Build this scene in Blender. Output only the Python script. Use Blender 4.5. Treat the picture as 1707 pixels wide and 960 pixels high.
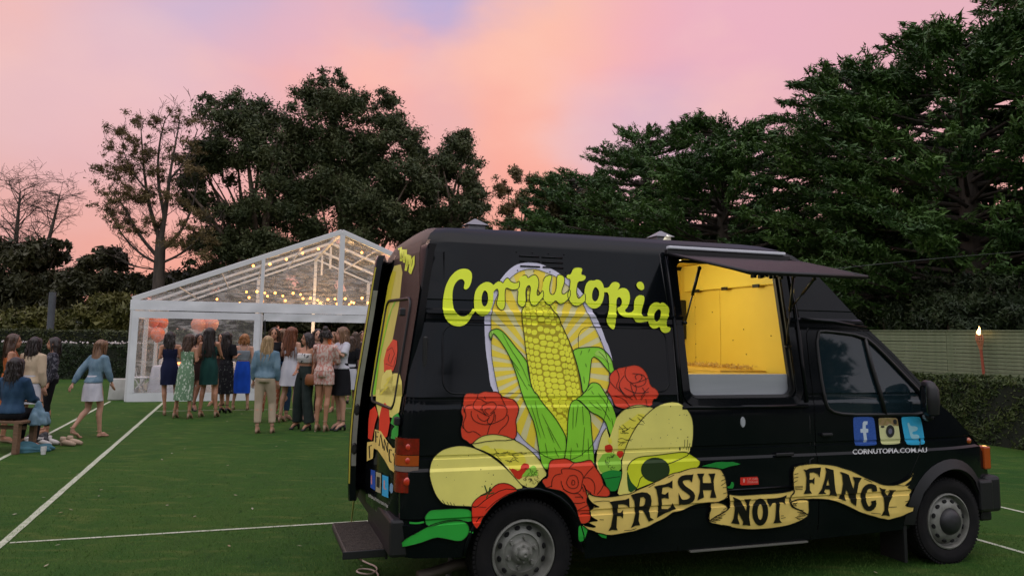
import bpy, bmesh, math, random
import numpy as np
from mathutils import Vector, Matrix
from mathutils.geometry import tessellate_polygon, delaunay_2d_cdt
random.seed(7); RNG = np.random.default_rng(7)
sc = bpy.context.scene
for o in list(bpy.data.objects): bpy.data.objects.remove(o)
# ------------------------------------------------------------------ camera
CAM_H = 1.68; FPX = 1292.0; CX = 853.5; CY = 405.0
PITCH = math.atan(152/1292); ROLL = math.atan(.0164)
cd = bpy.data.cameras.new('camera'); cam = bpy.data.objects.new('camera', cd)
sc.collection.objects.link(cam); sc.camera = cam
cd.sensor_width = 36; cd.lens = 36*FPX/1707; cd.clip_end = 6000; cd.clip_start = .05
cd.shift_y = -(480-CY)/1707
F_ = Vector((0, math.cos(PITCH), math.sin(PITCH))); U0 = Vector((0, -math.sin(PITCH), math.cos(PITCH)))
X0 = Vector((1, 0, 0)); R_ = X0*math.cos(ROLL)+U0*math.sin(ROLL); U_ = U0*math.cos(ROLL)-X0*math.sin(ROLL)
m3 = Matrix((R_, U_, -F_)).transposed(); cam.matrix_world = Matrix.Translation((0, 0, CAM_H)) @ m3.to_4x4()
def ray(px, py):
    return F_ + R_*((px-CX)/FPX) - U_*((py-CY)/FPX)
def gp(px, py, z=0.0):
    r = ray(px, py); t = (z-CAM_H)/r.z; return Vector((r.x*t, r.y*t, z))
def at(px, py, Y):
    r = ray(px, py); t = Y/r.y; return Vector((r.x*t, Y, CAM_H+r.z*t))
# ------------------------------------------------------------------ render settings
sc.view_settings.view_transform = 'Standard'; sc.view_settings.look = 'None'
EXPO = .8; sc.view_settings.exposure = EXPO; sc.view_settings.gamma = 1
def lin(c):
    c = c/255.0
    return c/12.92 if c <= .04045 else ((c+.055)/1.055)**2.4
def L(r, g, b): return (lin(r), lin(g), lin(b), 1)
# ------------------------------------------------------------------ world: dusk sky, pink afterglow ahead, lavender gaps
w = bpy.data.worlds.new('World'); sc.world = w; w.use_nodes = True
nt = w.node_tree; nt.nodes.clear()
def N(t, **k):
    n = nt.nodes.new(t)
    for a, b in k.items(): setattr(n, a, b)
    return n
out = N('ShaderNodeOutputWorld'); bg = N('ShaderNodeBackground'); nt.links.new(bg.outputs[0], out.inputs[0])
sky = N('ShaderNodeTexSky', sky_type='NISHITA'); sky.sun_disc = False
SUN_EL, SUN_ROT = math.radians(2.0), math.radians(-20)
sky.sun_elevation = SUN_EL; sky.sun_rotation = SUN_ROT; sky.air_density = 1.5; sky.dust_density = 3
tc = N('ShaderNodeTexCoord'); D = tc.outputs['Generated']
def mth(op, a, b=None, c=None, clamp=False):
    n = N('ShaderNodeMath', operation=op); n.use_clamp = clamp
    for i, v in enumerate((a, b, c)):
        if v is None: continue
        if isinstance(v, (int, float)): n.inputs[i].default_value = v
        else: nt.links.new(v, n.inputs[i])
    return n.outputs[0]
def wmix(f, a, b):
    n = N('ShaderNodeMix', data_type='RGBA')
    for i, v in ((0, f), (6, a), (7, b)):
        if isinstance(v, (int, float, tuple)): n.inputs[i].default_value = v
        else: nt.links.new(v, n.inputs[i])
    return n.outputs[2]
sep = N('ShaderNodeSeparateXYZ'); nt.links.new(D, sep.inputs[0])
mp = N('ShaderNodeMapping'); mp.inputs['Scale'].default_value = (1, 1, 1.9); nt.links.new(D, mp.inputs[0])
nz = N('ShaderNodeTexNoise'); nz.inputs['Scale'].default_value = 2.2; nz.inputs['Detail'].default_value = 6
nz.inputs['Roughness'].default_value = .55; nt.links.new(mp.outputs[0], nz.inputs[0])
nz2 = N('ShaderNodeTexNoise'); nz2.inputs['Scale'].default_value = 4.5; nz2.inputs['Detail'].default_value = 9
nz2.inputs['Roughness'].default_value = .5; nt.links.new(mp.outputs[0], nz2.inputs[0])
nzd = N('ShaderNodeVectorMath', operation='MULTIPLY_ADD'); nt.links.new(nz2.outputs['Color'], nzd.inputs[0])
nzd.inputs[1].default_value = (.20, .20, .20); nt.links.new(D, nzd.inputs[2])
def blob(px, py, deg, soft=.6):            # soft-edged patch of cloud or clear sky round one bearing
    r = ray(px, py).normalized() + Vector((.10, .10, .10))
    d = N('ShaderNodeVectorMath', operation='DISTANCE'); nt.links.new(nzd.outputs[0], d.inputs[0]); d.inputs[1].default_value = r
    mr = N('ShaderNodeMapRange', interpolation_type='SMOOTHSTEP')
    rr = math.radians(deg); nt.links.new(d.outputs['Value'], mr.inputs[0])
    mr.inputs[1].default_value = rr*(1-soft); mr.inputs[2].default_value = rr*(1+soft*.5)
    mr.inputs[3].default_value = 1; mr.inputs[4].default_value = 0
    return mr.outputs[0]
def ramp(v, stops):
    r = N('ShaderNodeValToRGB'); e = r.color_ramp.elements
    while len(e) > 1: e.remove(e[-1])
    e[0].position = stops[0][0]; e[0].color = stops[0][1]
    for p, c in stops[1:]:
        x = e.new(p); x.color = c
    nt.links.new(v, r.inputs[0]); return r.outputs[0]
grad = ramp(sep.outputs[2], [(0.0, L(206, 140, 122)), (.07, L(226, 152, 134)), (.16, L(234, 166, 152)), (.26, L(230, 176, 174)), (.40, L(226, 178, 190)), (.7, L(176, 165, 195)), (1, L(140, 145, 180))])
col = grad
pk = mth('MULTIPLY', mth('SUBTRACT', nz.outputs[0], .42), 3.0, clamp=True)
col = wmix(mth('MULTIPLY', pk, .30), col, L(214, 180, 206))
for px, py, dg, c, s, f in [(60, 60, 11, (240, 186, 176), .8, .7), (380, 40, 9, (188, 176, 212), .9, .8), (290, 70, 6, (204, 180, 208), .9, .6), (60, 270, 8, (214, 192, 200), .9, .7),
                         (250, 190, 7, (222, 176, 192), .8, .5), (560, 110, 8, (246, 176, 166), .8, .85), (660, 60, 4.5, (246, 180, 170), .7, .8), (500, 30, 5, (216, 178, 200), .8, .6),
                         (745, 12, 3.6, (172, 166, 214), .9, .85), (810, -20, 4.0, (176, 168, 214), .9, .8), (680, -10, 4.2, (184, 172, 212), .9, .7), (930, 90, 7, (250, 192, 170), .8, .9), (880, 190, 6, (248, 176, 160), .9, .7), (960, 230, 4.5, (240, 182, 178), .8, .5),
                         (1090, 190, 5.5, (222, 174, 196), .9, .7), (1050, 60, 5, (244, 176, 178), .8, .6), (1300, 60, 12, (234, 172, 184), .8, .7), (900, 275, 5, (246, 160, 142), .8, .6), (100, 400, 9, (228, 152, 134), .9, .5), (1250, 20, 8, (232, 178, 196), .9, .6), (1120, 260, 6, (200, 172, 202), .9, .6), (130, 140, 6, (216, 182, 200), .9, .5), (1450, 130, 9, (226, 178, 190), .8, .5), (150, 180, 9, (232, 188, 190), .9, .6)]:
    col = wmix(mth('MULTIPLY', blob(px, py, dg, s), f), col, L(*c))
wisp = mth('MULTIPLY', mth('SUBTRACT', nz2.outputs[0], .50), 3.2, clamp=True)
col = wmix(mth('MULTIPLY', wisp, .42), col, L(252, 206, 188))
wisp2 = mth('MULTIPLY', mth('SUBTRACT', .47, nz2.outputs[0]), 3.2, clamp=True)
col = wmix(mth('MULTIPLY', wisp2, .22), col, L(206, 166, 192))
# away from the afterglow the dusk sky turns slate blue
back = N('ShaderNodeMapRange', interpolation_type='SMOOTHSTEP'); nt.links.new(sep.outputs[1], back.inputs[0])
back.inputs[1].default_value = .55; back.inputs[2].default_value = -.35; back.inputs[3].default_value = 0; back.inputs[4].default_value = 1
bk_ = 0
bk = ramp(sep.outputs[2], [(0.0, L(150, 140, 140)), (.12, L(170, 168, 176)), (.35, L(176, 182, 196)), (1, L(216, 210, 212))])
bk = wmix(mth('MULTIPLY', pk, .45), bk, L(200, 178, 176))
up = N('ShaderNodeMapRange', interpolation_type='SMOOTHSTEP'); nt.links.new(sep.outputs[2], up.inputs[0])
up.inputs[1].default_value = .45; up.inputs[2].default_value = .95; up.inputs[3].default_value = 1; up.inputs[4].default_value = 1.75
bks = N('ShaderNodeVectorMath', operation='SCALE'); nt.links.new(bk, bks.inputs[0]); nt.links.new(up.outputs[0], bks.inputs[3]); bk = bks.outputs[0]
fr = N('ShaderNodeVectorMath', operation='SCALE'); nt.links.new(col, fr.inputs[0]); fr.inputs[3].default_value = 1.04*2**(-EXPO)
fr2 = N('ShaderNodeVectorMath', operation='SCALE'); nt.links.new(fr.outputs[0], fr2.inputs[0]); nt.links.new(up.outputs[0], fr2.inputs[3]); col = fr2.outputs[0]
col = wmix(back.outputs[0], col, bk)
sk = N('ShaderNodeVectorMath', operation='SCALE'); nt.links.new(sky.outputs[0], sk.inputs[0]); sk.inputs[3].default_value = .003
add = N('ShaderNodeVectorMath', operation='ADD'); nt.links.new(col, add.inputs[0]); nt.links.new(sk.outputs[0], add.inputs[1])
nt.links.new(add.outputs[0], bg.inputs[0]); bg.inputs[1].default_value = 1.0
# the sun has set behind the trees: only a very soft, weak afterglow lamp
sl = bpy.data.lights.new('sun', 'SUN'); sl.energy = .35; sl.angle = math.radians(25); sl.color = (1, .68, .55)
so = bpy.data.objects.new('sun', sl); sc.collection.objects.link(so)
sd = Vector((math.sin(SUN_ROT)*1, math.cos(SUN_ROT), math.tan(math.radians(12)))).normalized()
so.rotation_euler = sd.to_track_quat('Z', 'Y').to_euler()
# ------------------------------------------------------------------ helpers
COL = sc.collection
def mat(name, c, rough=.6, metal=0, var=0, vscale=8, bump=0, bscale=40, coat=0, emit=None, estr=1, spec=.5, c2=None, alpha=1, ior=None, coord='Object', stretch=None, trans=0):
    m = bpy.data.materials.new(name); m.use_nodes = True; t = m.node_tree; b = t.nodes['Principled BSDF']
    c = tuple(c)[:3]+(1,)
    b.inputs['Base Color'].default_value = c; b.inputs['Roughness'].default_value = rough
    b.inputs['Metallic'].default_value = metal; b.inputs['Coat Weight'].default_value = coat
    b.inputs['Coat Roughness'].default_value = .06; b.inputs['Specular IOR Level'].default_value = spec
    b.inputs['Alpha'].default_value = alpha; b.inputs['Transmission Weight'].default_value = trans
    if ior: b.inputs['IOR'].default_value = ior
    if emit: b.inputs['Emission Color'].default_value = tuple(emit)[:3]+(1,); b.inputs['Emission Strength'].default_value = estr
    tcn = t.nodes.new('ShaderNodeTexCoord'); mpn = t.nodes.new('ShaderNodeMapping'); t.links.new(tcn.outputs[coord], mpn.inputs[0])
    if stretch: mpn.inputs['Scale'].default_value = stretch
    if var or c2:
        n = t.nodes.new('ShaderNodeTexNoise'); n.inputs['Scale'].default_value = vscale; n.inputs['Detail'].default_value = 5
        t.links.new(mpn.outputs[0], n.inputs[0])
        mr = t.nodes.new('ShaderNodeMapRange'); mr.inputs[1].default_value = .32; mr.inputs[2].default_value = .68; t.links.new(n.outputs[0], mr.inputs[0])
        x = t.nodes.new('ShaderNodeMix'); x.data_type = 'RGBA'; t.links.new(mr.outputs[0], x.inputs[0])
        if c2 is None:
            x.inputs[6].default_value = tuple(max(0, v*(1-var)) for v in c[:3])+(1,); x.inputs[7].default_value = tuple(min(1, v*(1+var)) for v in c[:3])+(1,)
        else: x.inputs[6].default_value = c; x.inputs[7].default_value = tuple(c2)[:3]+(1,)
        t.links.new(x.outputs[2], b.inputs['Base Color'])
    if bump:
        n2 = t.nodes.new('ShaderNodeTexNoise'); n2.inputs['Scale'].default_value = bscale; n2.inputs['Detail'].default_value = 4
        t.links.new(mpn.outputs[0], n2.inputs[0])
        bn = t.nodes.new('ShaderNodeBump'); bn.inputs['Strength'].default_value = bump; bn.inputs['Distance'].default_value = .02
        t.links.new(n2.outputs[0], bn.inputs['Height']); t.links.new(bn.outputs[0], b.inputs['Normal'])
    return m
def setup(o, label=None, cat=None, group=None, kind=None):
    if label: o['label'] = label
    if cat: o['category'] = cat
    if group: o['group'] = group
    if kind: o['kind'] = kind
    return o
def empty(name, loc=(0, 0, 0), rz=0, **k):
    o = bpy.data.objects.new(name, None); o.empty_display_size = .2; o.location = loc; o.rotation_euler = (0, 0, rz); COL.objects.link(o)
    return setup(o, **k)
def link(name, me, m=None, parent=None, loc=None, rz=0, **k):
    o = bpy.data.objects.new(name, me)
    if m is not None and not me.materials:
        for q in (m if isinstance(m, (list, tuple)) else [m]): me.materials.append(q)
    if parent is not None: o.parent = parent
    if loc is not None: o.location = loc
    if rz: o.rotation_euler = (0, 0, rz)
    COL.objects.link(o); return setup(o, **k)
def pyd(name, vs, fs, m=None, parent=None, smooth=False, ang=None, **k):
    me = bpy.data.meshes.new(name); me.from_pydata([tuple(v) for v in vs], [], fs)
    if smooth:
        me.shade_smooth()
        if ang: me.set_sharp_from_angle(angle=math.radians(ang))
    return link(name, me, m, parent, **k)
def bmo(name, bm, m=None, parent=None, smooth=False, ang=None, split=False, **k):
    if split:
        bm.verts.index_update(); seen = set(); objs = []
        for v0 in list(bm.verts):
            if v0 in seen: continue
            st = [v0]; isl = []; seen.add(v0)
            while st:
                v = st.pop(); isl.append(v)
                for e in v.link_edges:
                    o_ = e.other_vert(v)
                    if o_ not in seen: seen.add(o_); st.append(o_)
            b3 = bmesh.new(); mp3 = {v: b3.verts.new(v.co) for v in isl}
            for f in {f for v in isl for f in v.link_faces}:
                nf = b3.faces.new([mp3[v] for v in f.verts]); nf.material_index = f.material_index
            objs.append(bmo(name, b3, m, parent, smooth, ang, **k))
        bm.free(); return objs
    me = bpy.data.meshes.new(name); bm.normal_update(); bm.to_mesh(me); bm.free()
    if smooth:
        me.shade_smooth()
        if ang: me.set_sharp_from_angle(angle=math.radians(ang))
    return link(name, me, m, parent, **k)
def box(bm, x0, x1, y0, y1, z0, z1, bev=0, M=None, mi=0):
    g = bmesh.ops.create_cube(bm, size=1)
    vs = g['verts']
    for v in vs: v.co = Vector(((x0+x1)/2+v.co.x*(x1-x0), (y0+y1)/2+v.co.y*(y1-y0), (z0+z1)/2+v.co.z*(z1-z0)))
    fs = {f for v in vs for f in v.link_faces}
    for f in fs: f.material_index = mi
    if bev:
        es = list({e for v in vs for e in v.link_edges})
        r = bmesh.ops.bevel(bm, geom=es, offset=bev, segments=2, affect='EDGES', profile=.5)
        vs = list({v for f in r['faces'] for v in f.verts} | {v for v in vs if v.is_valid})
    if M is not None:
        for v in vs: v.co = M @ v.co
    return vs
def tube(bm, pts, rad, n=8, cap=True, flat=1.0, mi=0):
    pts = [Vector(p) for p in pts]
    if isinstance(rad, (int, float)): rad = [rad]*len(pts)
    rings = []; prev = None
    for i, p in enumerate(pts):
        t = (pts[min(i+1, len(pts)-1)]-pts[max(i-1, 0)])
        if t.length < 1e-9: t = Vector((0, 0, 1))
        t.normalize()
        if prev is None:
            a = Vector((0, 0, 1)) if abs(t.z) < .9 else Vector((1, 0, 0)); x = t.cross(a).normalized()
        else: x = (prev-t*prev.dot(t)); x = x.normalized() if x.length > 1e-6 else t.orthogonal().normalized()
        prev = x; y = t.cross(x)
        rings.append([bm.verts.new(p+(x*math.cos(k*2*math.pi/n)+y*math.sin(k*2*math.pi/n)*flat)*rad[i]) for k in range(n)])
    for a, b in zip(rings, rings[1:]):
        for k in range(n):
            f = bm.faces.new((a[k], a[(k+1) % n], b[(k+1) % n], b[k])); f.material_index = mi
    if cap:
        for r, fl in ((rings[0], True), (rings[-1], False)):
            f = bm.faces.new(r[::-1] if fl else r); f.material_index = mi
    return rings
def lathe(bm, prof, n=32, M=None, mi=0):       # prof: (radius, axial) about local Y axis
    rings = []
    for r, h in prof:
        ring = [Vector((r*math.cos(k*2*math.pi/n), h, r*math.sin(k*2*math.pi/n))) for k in range(n)]
        rings.append([bm.verts.new(M @ q if M is not None else q) for q in ring])
    for a, b in zip(rings, rings[1:]):
        for k in range(n):
            f = bm.faces.new((a[k], b[k], b[(k+1) % n], a[(k+1) % n])); f.material_index = mi
    return rings
def smoothpoly(P, it=1):
    for _ in range(it):
        Q = []
        for i in range(len(P)):
            a, b = P[i], P[(i+1) % len(P)]
            Q += [(a[0]*.75+b[0]*.25, a[1]*.75+b[1]*.25), (a[0]*.25+b[0]*.75, a[1]*.25+b[1]*.75)]
        P = Q
    return P
def smoothline(P, it=1):
    for _ in range(it):
        Q = [P[0]]
        for a, b in zip(P, P[1:]): Q += [(a[0]*.75+b[0]*.25, a[1]*.75+b[1]*.25), (a[0]*.25+b[0]*.75, a[1]*.25+b[1]*.75)]
        P = Q+[P[-1]]
    return P
def pip(x, y, P):
    c = False; j = len(P)-1
    for i in range(len(P)):
        if (P[i][1] > y) != (P[j][1] > y) and x < (P[j][0]-P[i][0])*(y-P[i][1])/(P[j][1]-P[i][1])+P[i][0]: c = not c
        j = i
    return c
TH = math.radians(18.7)
CT, ST = math.cos(TH), math.sin(TH)
def crt(u, v, z=0): return Vector((u*CT-v*ST, u*ST+v*CT, z))     # court frame (same bearing as the van)
# ================================================================== GROUND: turf sheet, lines
turf = bpy.data.materials.new('turf'); turf.use_nodes = True
t = turf.node_tree; b = t.nodes['Principled BSDF']; b.inputs['Roughness'].default_value = .9; b.inputs['Specular IOR Level'].default_value = .15
tcn = t.nodes.new('ShaderNodeTexCoord')
def tn(scale, det=4, st=(1, 1, 1), rot=0):
    mp_ = t.nodes.new('ShaderNodeMapping'); mp_.inputs['Scale'].default_value = st; mp_.inputs['Rotation'].default_value = (0, 0, rot)
    t.links.new(tcn.outputs['Object'], mp_.inputs[0])
    n = t.nodes.new('ShaderNodeTexNoise'); n.inputs['Scale'].default_value = scale; n.inputs['Detail'].default_value = det
    t.links.new(mp_.outputs[0], n.inputs[0]); return n.outputs[0]
def tmix(f, a, b_, lo=.35, hi=.65):
    mr = t.nodes.new('ShaderNodeMapRange'); mr.inputs[1].default_value = lo; mr.inputs[2].default_value = hi; t.links.new(f, mr.inputs[0])
    x = t.nodes.new('ShaderNodeMix'); x.data_type = 'RGBA'; t.links.new(mr.outputs[0], x.inputs[0])
    for i, v in ((6, a), (7, b_)):
        if isinstance(v, tuple): x.inputs[i].default_value = v
        else: t.links.new(v, x.inputs[i])
    return x.outputs[2]
c1 = tmix(tn(1.1, 6, (1, .35, 1), -TH), (.028, .098, .012, 1), (.060, .140, .018, 1))
c2 = tmix(tn(.35, 4), (.026, .090, .014, 1), (.068, .134, .018, 1))
cm = tmix(tn(3.3, 6), c1, c2, .4, .6)
cs = tmix(tn(7, 8, (.3, 1, 1), 1.1), cm, (.14, .18, .04, 1), .54, .76)
cs = tmix(tn(14, 8, (1, .25, 1), .2), cs, (.018, .052, .008, 1), .60, .78)
cf = tmix(tn(120, 3), (.02, .062, .008, 1), cs, .36, .56)
t.links.new(cf, b.inputs['Base Color'])
bn = t.nodes.new('ShaderNodeBump'); bn.inputs['Strength'].default_value = .9; bn.inputs['Distance'].default_value = .02
t.links.new(tn(160, 3), bn.inputs['Height']); t.links.new(bn.outputs[0], b.inputs['Normal'])
S = 3000
pyd('ground', [(-S, -S, -.004), (S, -S, -.004), (S, S, -.004), (-S, S, -.004)], [(0, 1, 2, 3)],
    mat('field_grass', (.045, .075, .02), .95, var=.4, vscale=.4), kind='structure')
q = [crt(-14, -12), crt(12.5, -12), crt(12.5, 30), crt(-14, 30)]
pyd('court_turf', q, [(0, 1, 2, 3)], turf, kind='structure')
# worn white lines
wl = mat('line_paint', (.50, .52, .40), .85, c2=(.30, .36, .22), vscale=14, bump=.3, bscale=120)
def strip(P0, P1, wd, name='court_line'):
    n = max(2, int((P1-P0).length/.25)); d = (P1-P0).normalized(); s = Vector((-d.y, d.x, 0))
    vs = []; fs = []
    for i in range(n+1):
        c = P0.lerp(P1, i/n); a = wd*.5*(1+random.uniform(-.10, .10)); b2 = wd*.5*(1+random.uniform(-.10, .10))
        vs += [c+s*a+Vector((0, 0, .004)), c-s*b2+Vector((0, 0, .004))]
        if i: k = 2*i; fs.append((k-2, k-1, k+1, k))
    return pyd(name, vs, fs, wl, kind='structure')
strip(crt(-1.71, -3), crt(-1.71, 20.1), .062)
strip(crt(-2.87, -3), crt(-2.87, 20.1), .055)
strip(crt(-1.66, 7.20), crt(5.97, 7.20), .040)
strip(crt(6.02, -3), crt(6.02, 24), .05)
strip(crt(7.43, -3), crt(7.43, 24), .05)
strip(crt(-1.66, 17.6), crt(2.75, 17.6), .045)
strip(crt(2.8, 17.9), crt(2.8, 14.6), .07)
# short real blades of turf close to the camera, thinning with distance
nb = 110000
uu = RNG.uniform(-3.6, 6.5, nb); vv = 3.6+RNG.beta(1, 2.2, nb)*9
bx = uu*CT-vv*ST; by = uu*ST+vv*CT
ang = RNG.uniform(0, math.pi, nb); hh = RNG.uniform(.008, .02, nb); wd = RNG.uniform(.0015, .003, nb)
lx = RNG.normal(0, .008, nb); ly = RNG.normal(0, .008, nb)
V = np.zeros((nb, 3, 3), np.float32)
V[:, 0, 0] = bx-np.cos(ang)*wd; V[:, 0, 1] = by-np.sin(ang)*wd
V[:, 1, 0] = bx+np.cos(ang)*wd; V[:, 1, 1] = by+np.sin(ang)*wd
V[:, 2, 0] = bx+lx; V[:, 2, 1] = by+ly; V[:, 2, 2] = hh
def npmesh(name, V, k, m=None, parent=None, smooth=False, **kw):
    """V: (n,k,3) polygons with k corners each"""
    n = V.shape[0]; me = bpy.data.meshes.new(name)
    me.vertices.add(n*k); me.vertices.foreach_set('co', V.reshape(-1).astype(np.float32))
    me.loops.add(n*k); me.loops.foreach_set('vertex_index', np.arange(n*k, dtype=np.int32))
    me.polygons.add(n); me.polygons.foreach_set('loop_start', np.arange(0, n*k, k, dtype=np.int32))
    me.update(calc_edges=True)
    return link(name, me, m, parent, **kw)
npmesh('turf_blades', V, 3, mat('turf_blade', (.045, .125, .016), .8, c2=(.11, .18, .04), vscale=3, spec=.2), kind='stuff', label='short green blades of the artificial turf', cat='turf')

# dry leaves and scraps scattered on the turf
nl = 170; uu = RNG.uniform(-4, 4.5, nl); vv = RNG.uniform(3.6, 19, nl); Pl = np.stack([uu*CT-vv*ST, uu*ST+vv*CT, np.full(nl, .014)], 1)
a_l = RNG.uniform(0, 6.28, nl); tl_ = np.stack([np.cos(a_l), np.sin(a_l), RNG.uniform(-.2, .3, nl)], 1)*.022; bl_ = np.stack([-np.sin(a_l), np.cos(a_l), RNG.uniform(-.2, .3, nl)], 1)*.011
npmesh('leaf_litter', np.stack([Pl-tl_, Pl-bl_, Pl+tl_, Pl+bl_], 1), 4, mat('dry_leaf', (.22, .16, .07), .8, c2=(.34, .34, .26), vscale=5, coord='Object'), kind='stuff', label='sparse dry leaves and scraps scattered over the turf', cat='leaves')
# ================================================================== FOOD TRUCK
# frame: x = u (towards its front), y = v (away from the near side), z up; origin on the turf at the near rear wheel
OX, OY = .09, 4.97
van = empty('food_truck', (OX, OY, 0), TH, label='black high-roof food van painted with a corn cob, roses and tacos, serving hatch open', cat='food truck')
PROF = [(0.1, .07), (.27, .03), (.42, .0), (.545, -.010), (.55, -.002), (.575, -.002), (.585, -.012), (.855, -.012), (.873, 0), (.925, 0), (.93, .008), (.945, .008), (.95, 0), (1.222, .004),
        (1.238, .012), (1.270, .012), (1.274, .019), (1.288, .019), (1.292, .013), (1.42, .035), (1.745, .082), (1.75, .089), (1.762, .089), (1.767, .085), (1.798, .088), (1.804, .078),
        (1.822, .078), (1.836, .099), (1.886, .107), (1.889, .112), (1.895, .109), (2.27, .2), (2.31, .225), (2.35, .26), (2.385, .31)]
def prof(z):
    if z <= PROF[0][0]: return PROF[0][1]
    for (a, b_), (c, d) in zip(PROF, PROF[1:]):
        if z <= c: return b_+(d-b_)*(z-a)/(c-a)
    return PROF[-1][1]
REAR = [(-.740, .36), (-.758, .6), (-.763, .9), (-.75, 1.2), (-.718, 1.45), (-.668, 1.83), (-.645, 2.03), (-.622, 2.2), (-.60, 2.27), (-.565, 2.33), (-.51, 2.375)]
def urear(z):
    P = REAR
    if z <= P[0][1]: return P[0][0]
    for (a, b_), (c, d) in zip(P, P[1:]):
        if z <= d: return a+(c-a)*(z-b_)/(d-b_)
    return P[-1][0]
def vside(u, z):
    v = prof(z)
    if u > 3.1: v += .17*((u-3.1)/.93)**2.2
    ur = urear(z)+.10
    if u < ur: v += .05*((ur-u)/.10)**2
    return v
def side_hit(px, py):
    r = ray(px, py); n = Vector((-ST, CT, 0)); o = -(n.x*OX+n.y*OY); v = 0.0
    for _ in range(10):
        t = (v-o)/(n.x*r.x+n.y*r.y); x, y, z = r.x*t, r.y*t, CAM_H+r.z*t
        u = (x-OX)*CT+(y-OY)*ST; v = .5*v+.5*vside(u, z)
    return (u, z)
paint = mat('black_paint', (.003, .0045, .006), .10, coat=0, c2=(.007, .008, .009), vscale=1.6, bump=.02, bscale=2.2, spec=.20)
matt_black = mat('black_plastic', (.007, .007, .008), .5, bump=.1, bscale=200)
rubber = mat('tyre_rubber', (.007, .007, .008), .9, spec=.25, c2=(.013, .012, .012), vscale=9, bump=.15, bscale=120)
dark = mat('dark_interior', (.01, .01, .01), .8)
trimm = mat('seal_rubber', (.008, .008, .008), .45)
ROOF = [(0, 2.384), (1.0, 2.386), (1.85, 2.384), (2.0, 2.376), (2.13, 2.352), (2.25, 2.31), (2.38, 2.215), (2.52, 2.075), (2.66, 1.92), (2.79, 1.785)]
SCR = [(2.91, 1.685), (3.03, 1.58), (3.23, 1.385), (3.37, 1.255), (3.45, 1.18)]
HOOD = [(3.56, 1.115), (3.75, .98), (3.92, .855), (4.0, .765), (4.045, .66), (4.05, .56), (4.03, .44)]
def arc(cx, cz, rx, rz, a0, a1, n):
    return [(cx+rx*math.cos(math.radians(a0+(a1-a0)*i/n)), cz+rz*math.sin(math.radians(a0+(a1-a0)*i/n))) for i in range(n+1)]
FARCH = arc(3.49, .31, .40, .405, 5, 175, 16); RARCH = arc(.03, .33, .395, .40, 3, 177, 16)
SIDE = REAR+ROOF+SCR+HOOD+[(3.97, .40)]+FARCH+[(3.07, .29), (2.2, .27), (.44, .27)]+RARCH+[(-.37, .34)]
# openings
HATCH = smoothpoly([(1.18, 1.245), (2.12, 1.245), (2.12, 2.215), (1.18, 2.215)], 0)
def rrect(x0, x1, z0, z1, r, n=4):
    P = []
    for cx, cz, a in ((x1-r, z1-r, 0), (x0+r, z1-r, 90), (x0+r, z0+r, 180), (x1-r, z0+r, 270)):
        P += arc(cx, cz, r, r, a, a+90, n)
    return P
HATCH = rrect(1.205, 2.085, 1.262, 2.235, .06)
DOOR = [(2.235, .33), (2.225, .9), (2.225, 1.45), (2.235, 1.72), (2.27, 1.765), (2.34, 1.785), (2.70, 1.765), (2.80, 1.735), (2.92, 1.645), (3.05, 1.53), (3.23, 1.35), (3.34, 1.225), (3.355, 1.16), (3.31, 1.10), (3.24, 1.09), (3.20, 1.0), (3.18, .85), (3.14, .79), (3.03, .62), (3.02, .33)]
DWIN = smoothpoly([(2.325, 1.735), (2.44, 1.742), (2.76, 1.712), (2.88, 1.625), (3.06, 1.455), (3.28, 1.24), (3.305, 1.175), (3.25, 1.125), (2.88, 1.13), (2.50, 1.135), (2.36, 1.165), (2.325, 1.24), (2.318, 1.45)], 1)
ZL = sorted({z for z, _ in PROF if .25 < z < 2.36} | {.35, .65, .75, 1.0, 1.07, 1.14, 1.35, 1.5, 1.58, 1.66, 1.96, 2.03, 2.1, 2.17, 2.23})
UL = [-.73, -.70, -.66, -.62]+[i*.15-.45 for i in range(24)]+[3.1+i*.07 for i in range(14)]
def sheet(P, holes, vfun, name, m, parent, flip=False, ul=UL, zl=ZL, off=0, **k):
    """a panel in the (u,z) plane, cut along grid lines, bent to the van's side"""
    bm = bmesh.new()
    for poly in tess(P, holes): bm.faces.new([bm.verts.new((p[0], 0, p[1])) for p in poly])
    bmesh.ops.remove_doubles(bm, verts=bm.verts, dist=1e-6)
    us = [v.co.x for v in bm.verts]; zs = [v.co.z for v in bm.verts]
    for z in zl:
        if min(zs) < z < max(zs): bmesh.ops.bisect_plane(bm, geom=bm.verts[:]+bm.edges[:]+bm.faces[:], plane_co=(0, 0, z), plane_no=(0, 0, 1), dist=1e-5)
    for u in ul:
        if min(us) < u < max(us): bmesh.ops.bisect_plane(bm, geom=bm.verts[:]+bm.edges[:]+bm.faces[:], plane_co=(u, 0, 0), plane_no=(1, 0, 0), dist=1e-5)
    for v in bm.verts: v.co.y = vfun(v.co.x, v.co.z)+off
    bm.normal_update()
    for f in bm.faces:
        if (f.normal.y > 0) != flip: f.normal_flip()
    return bmo(name, bm, m, parent, smooth=True, ang=28, **k)
def tess(P, holes=()):
    loops = [P]+list(holes); vs = [Vector((p[0], p[1], 0)) for Lp in loops for p in Lp]
    tr = tessellate_polygon([[Vector((p[0], p[1], 0)) for p in Lp] for Lp in loops])
    return [[(vs[i].x, vs[i].y) for i in tri] for tri in tr]
near = sheet(SIDE, [HATCH, DOOR], vside, 'body', paint, van)
bm = bmesh.new()
far_bm = bmesh.new()
W = 1.96
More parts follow.
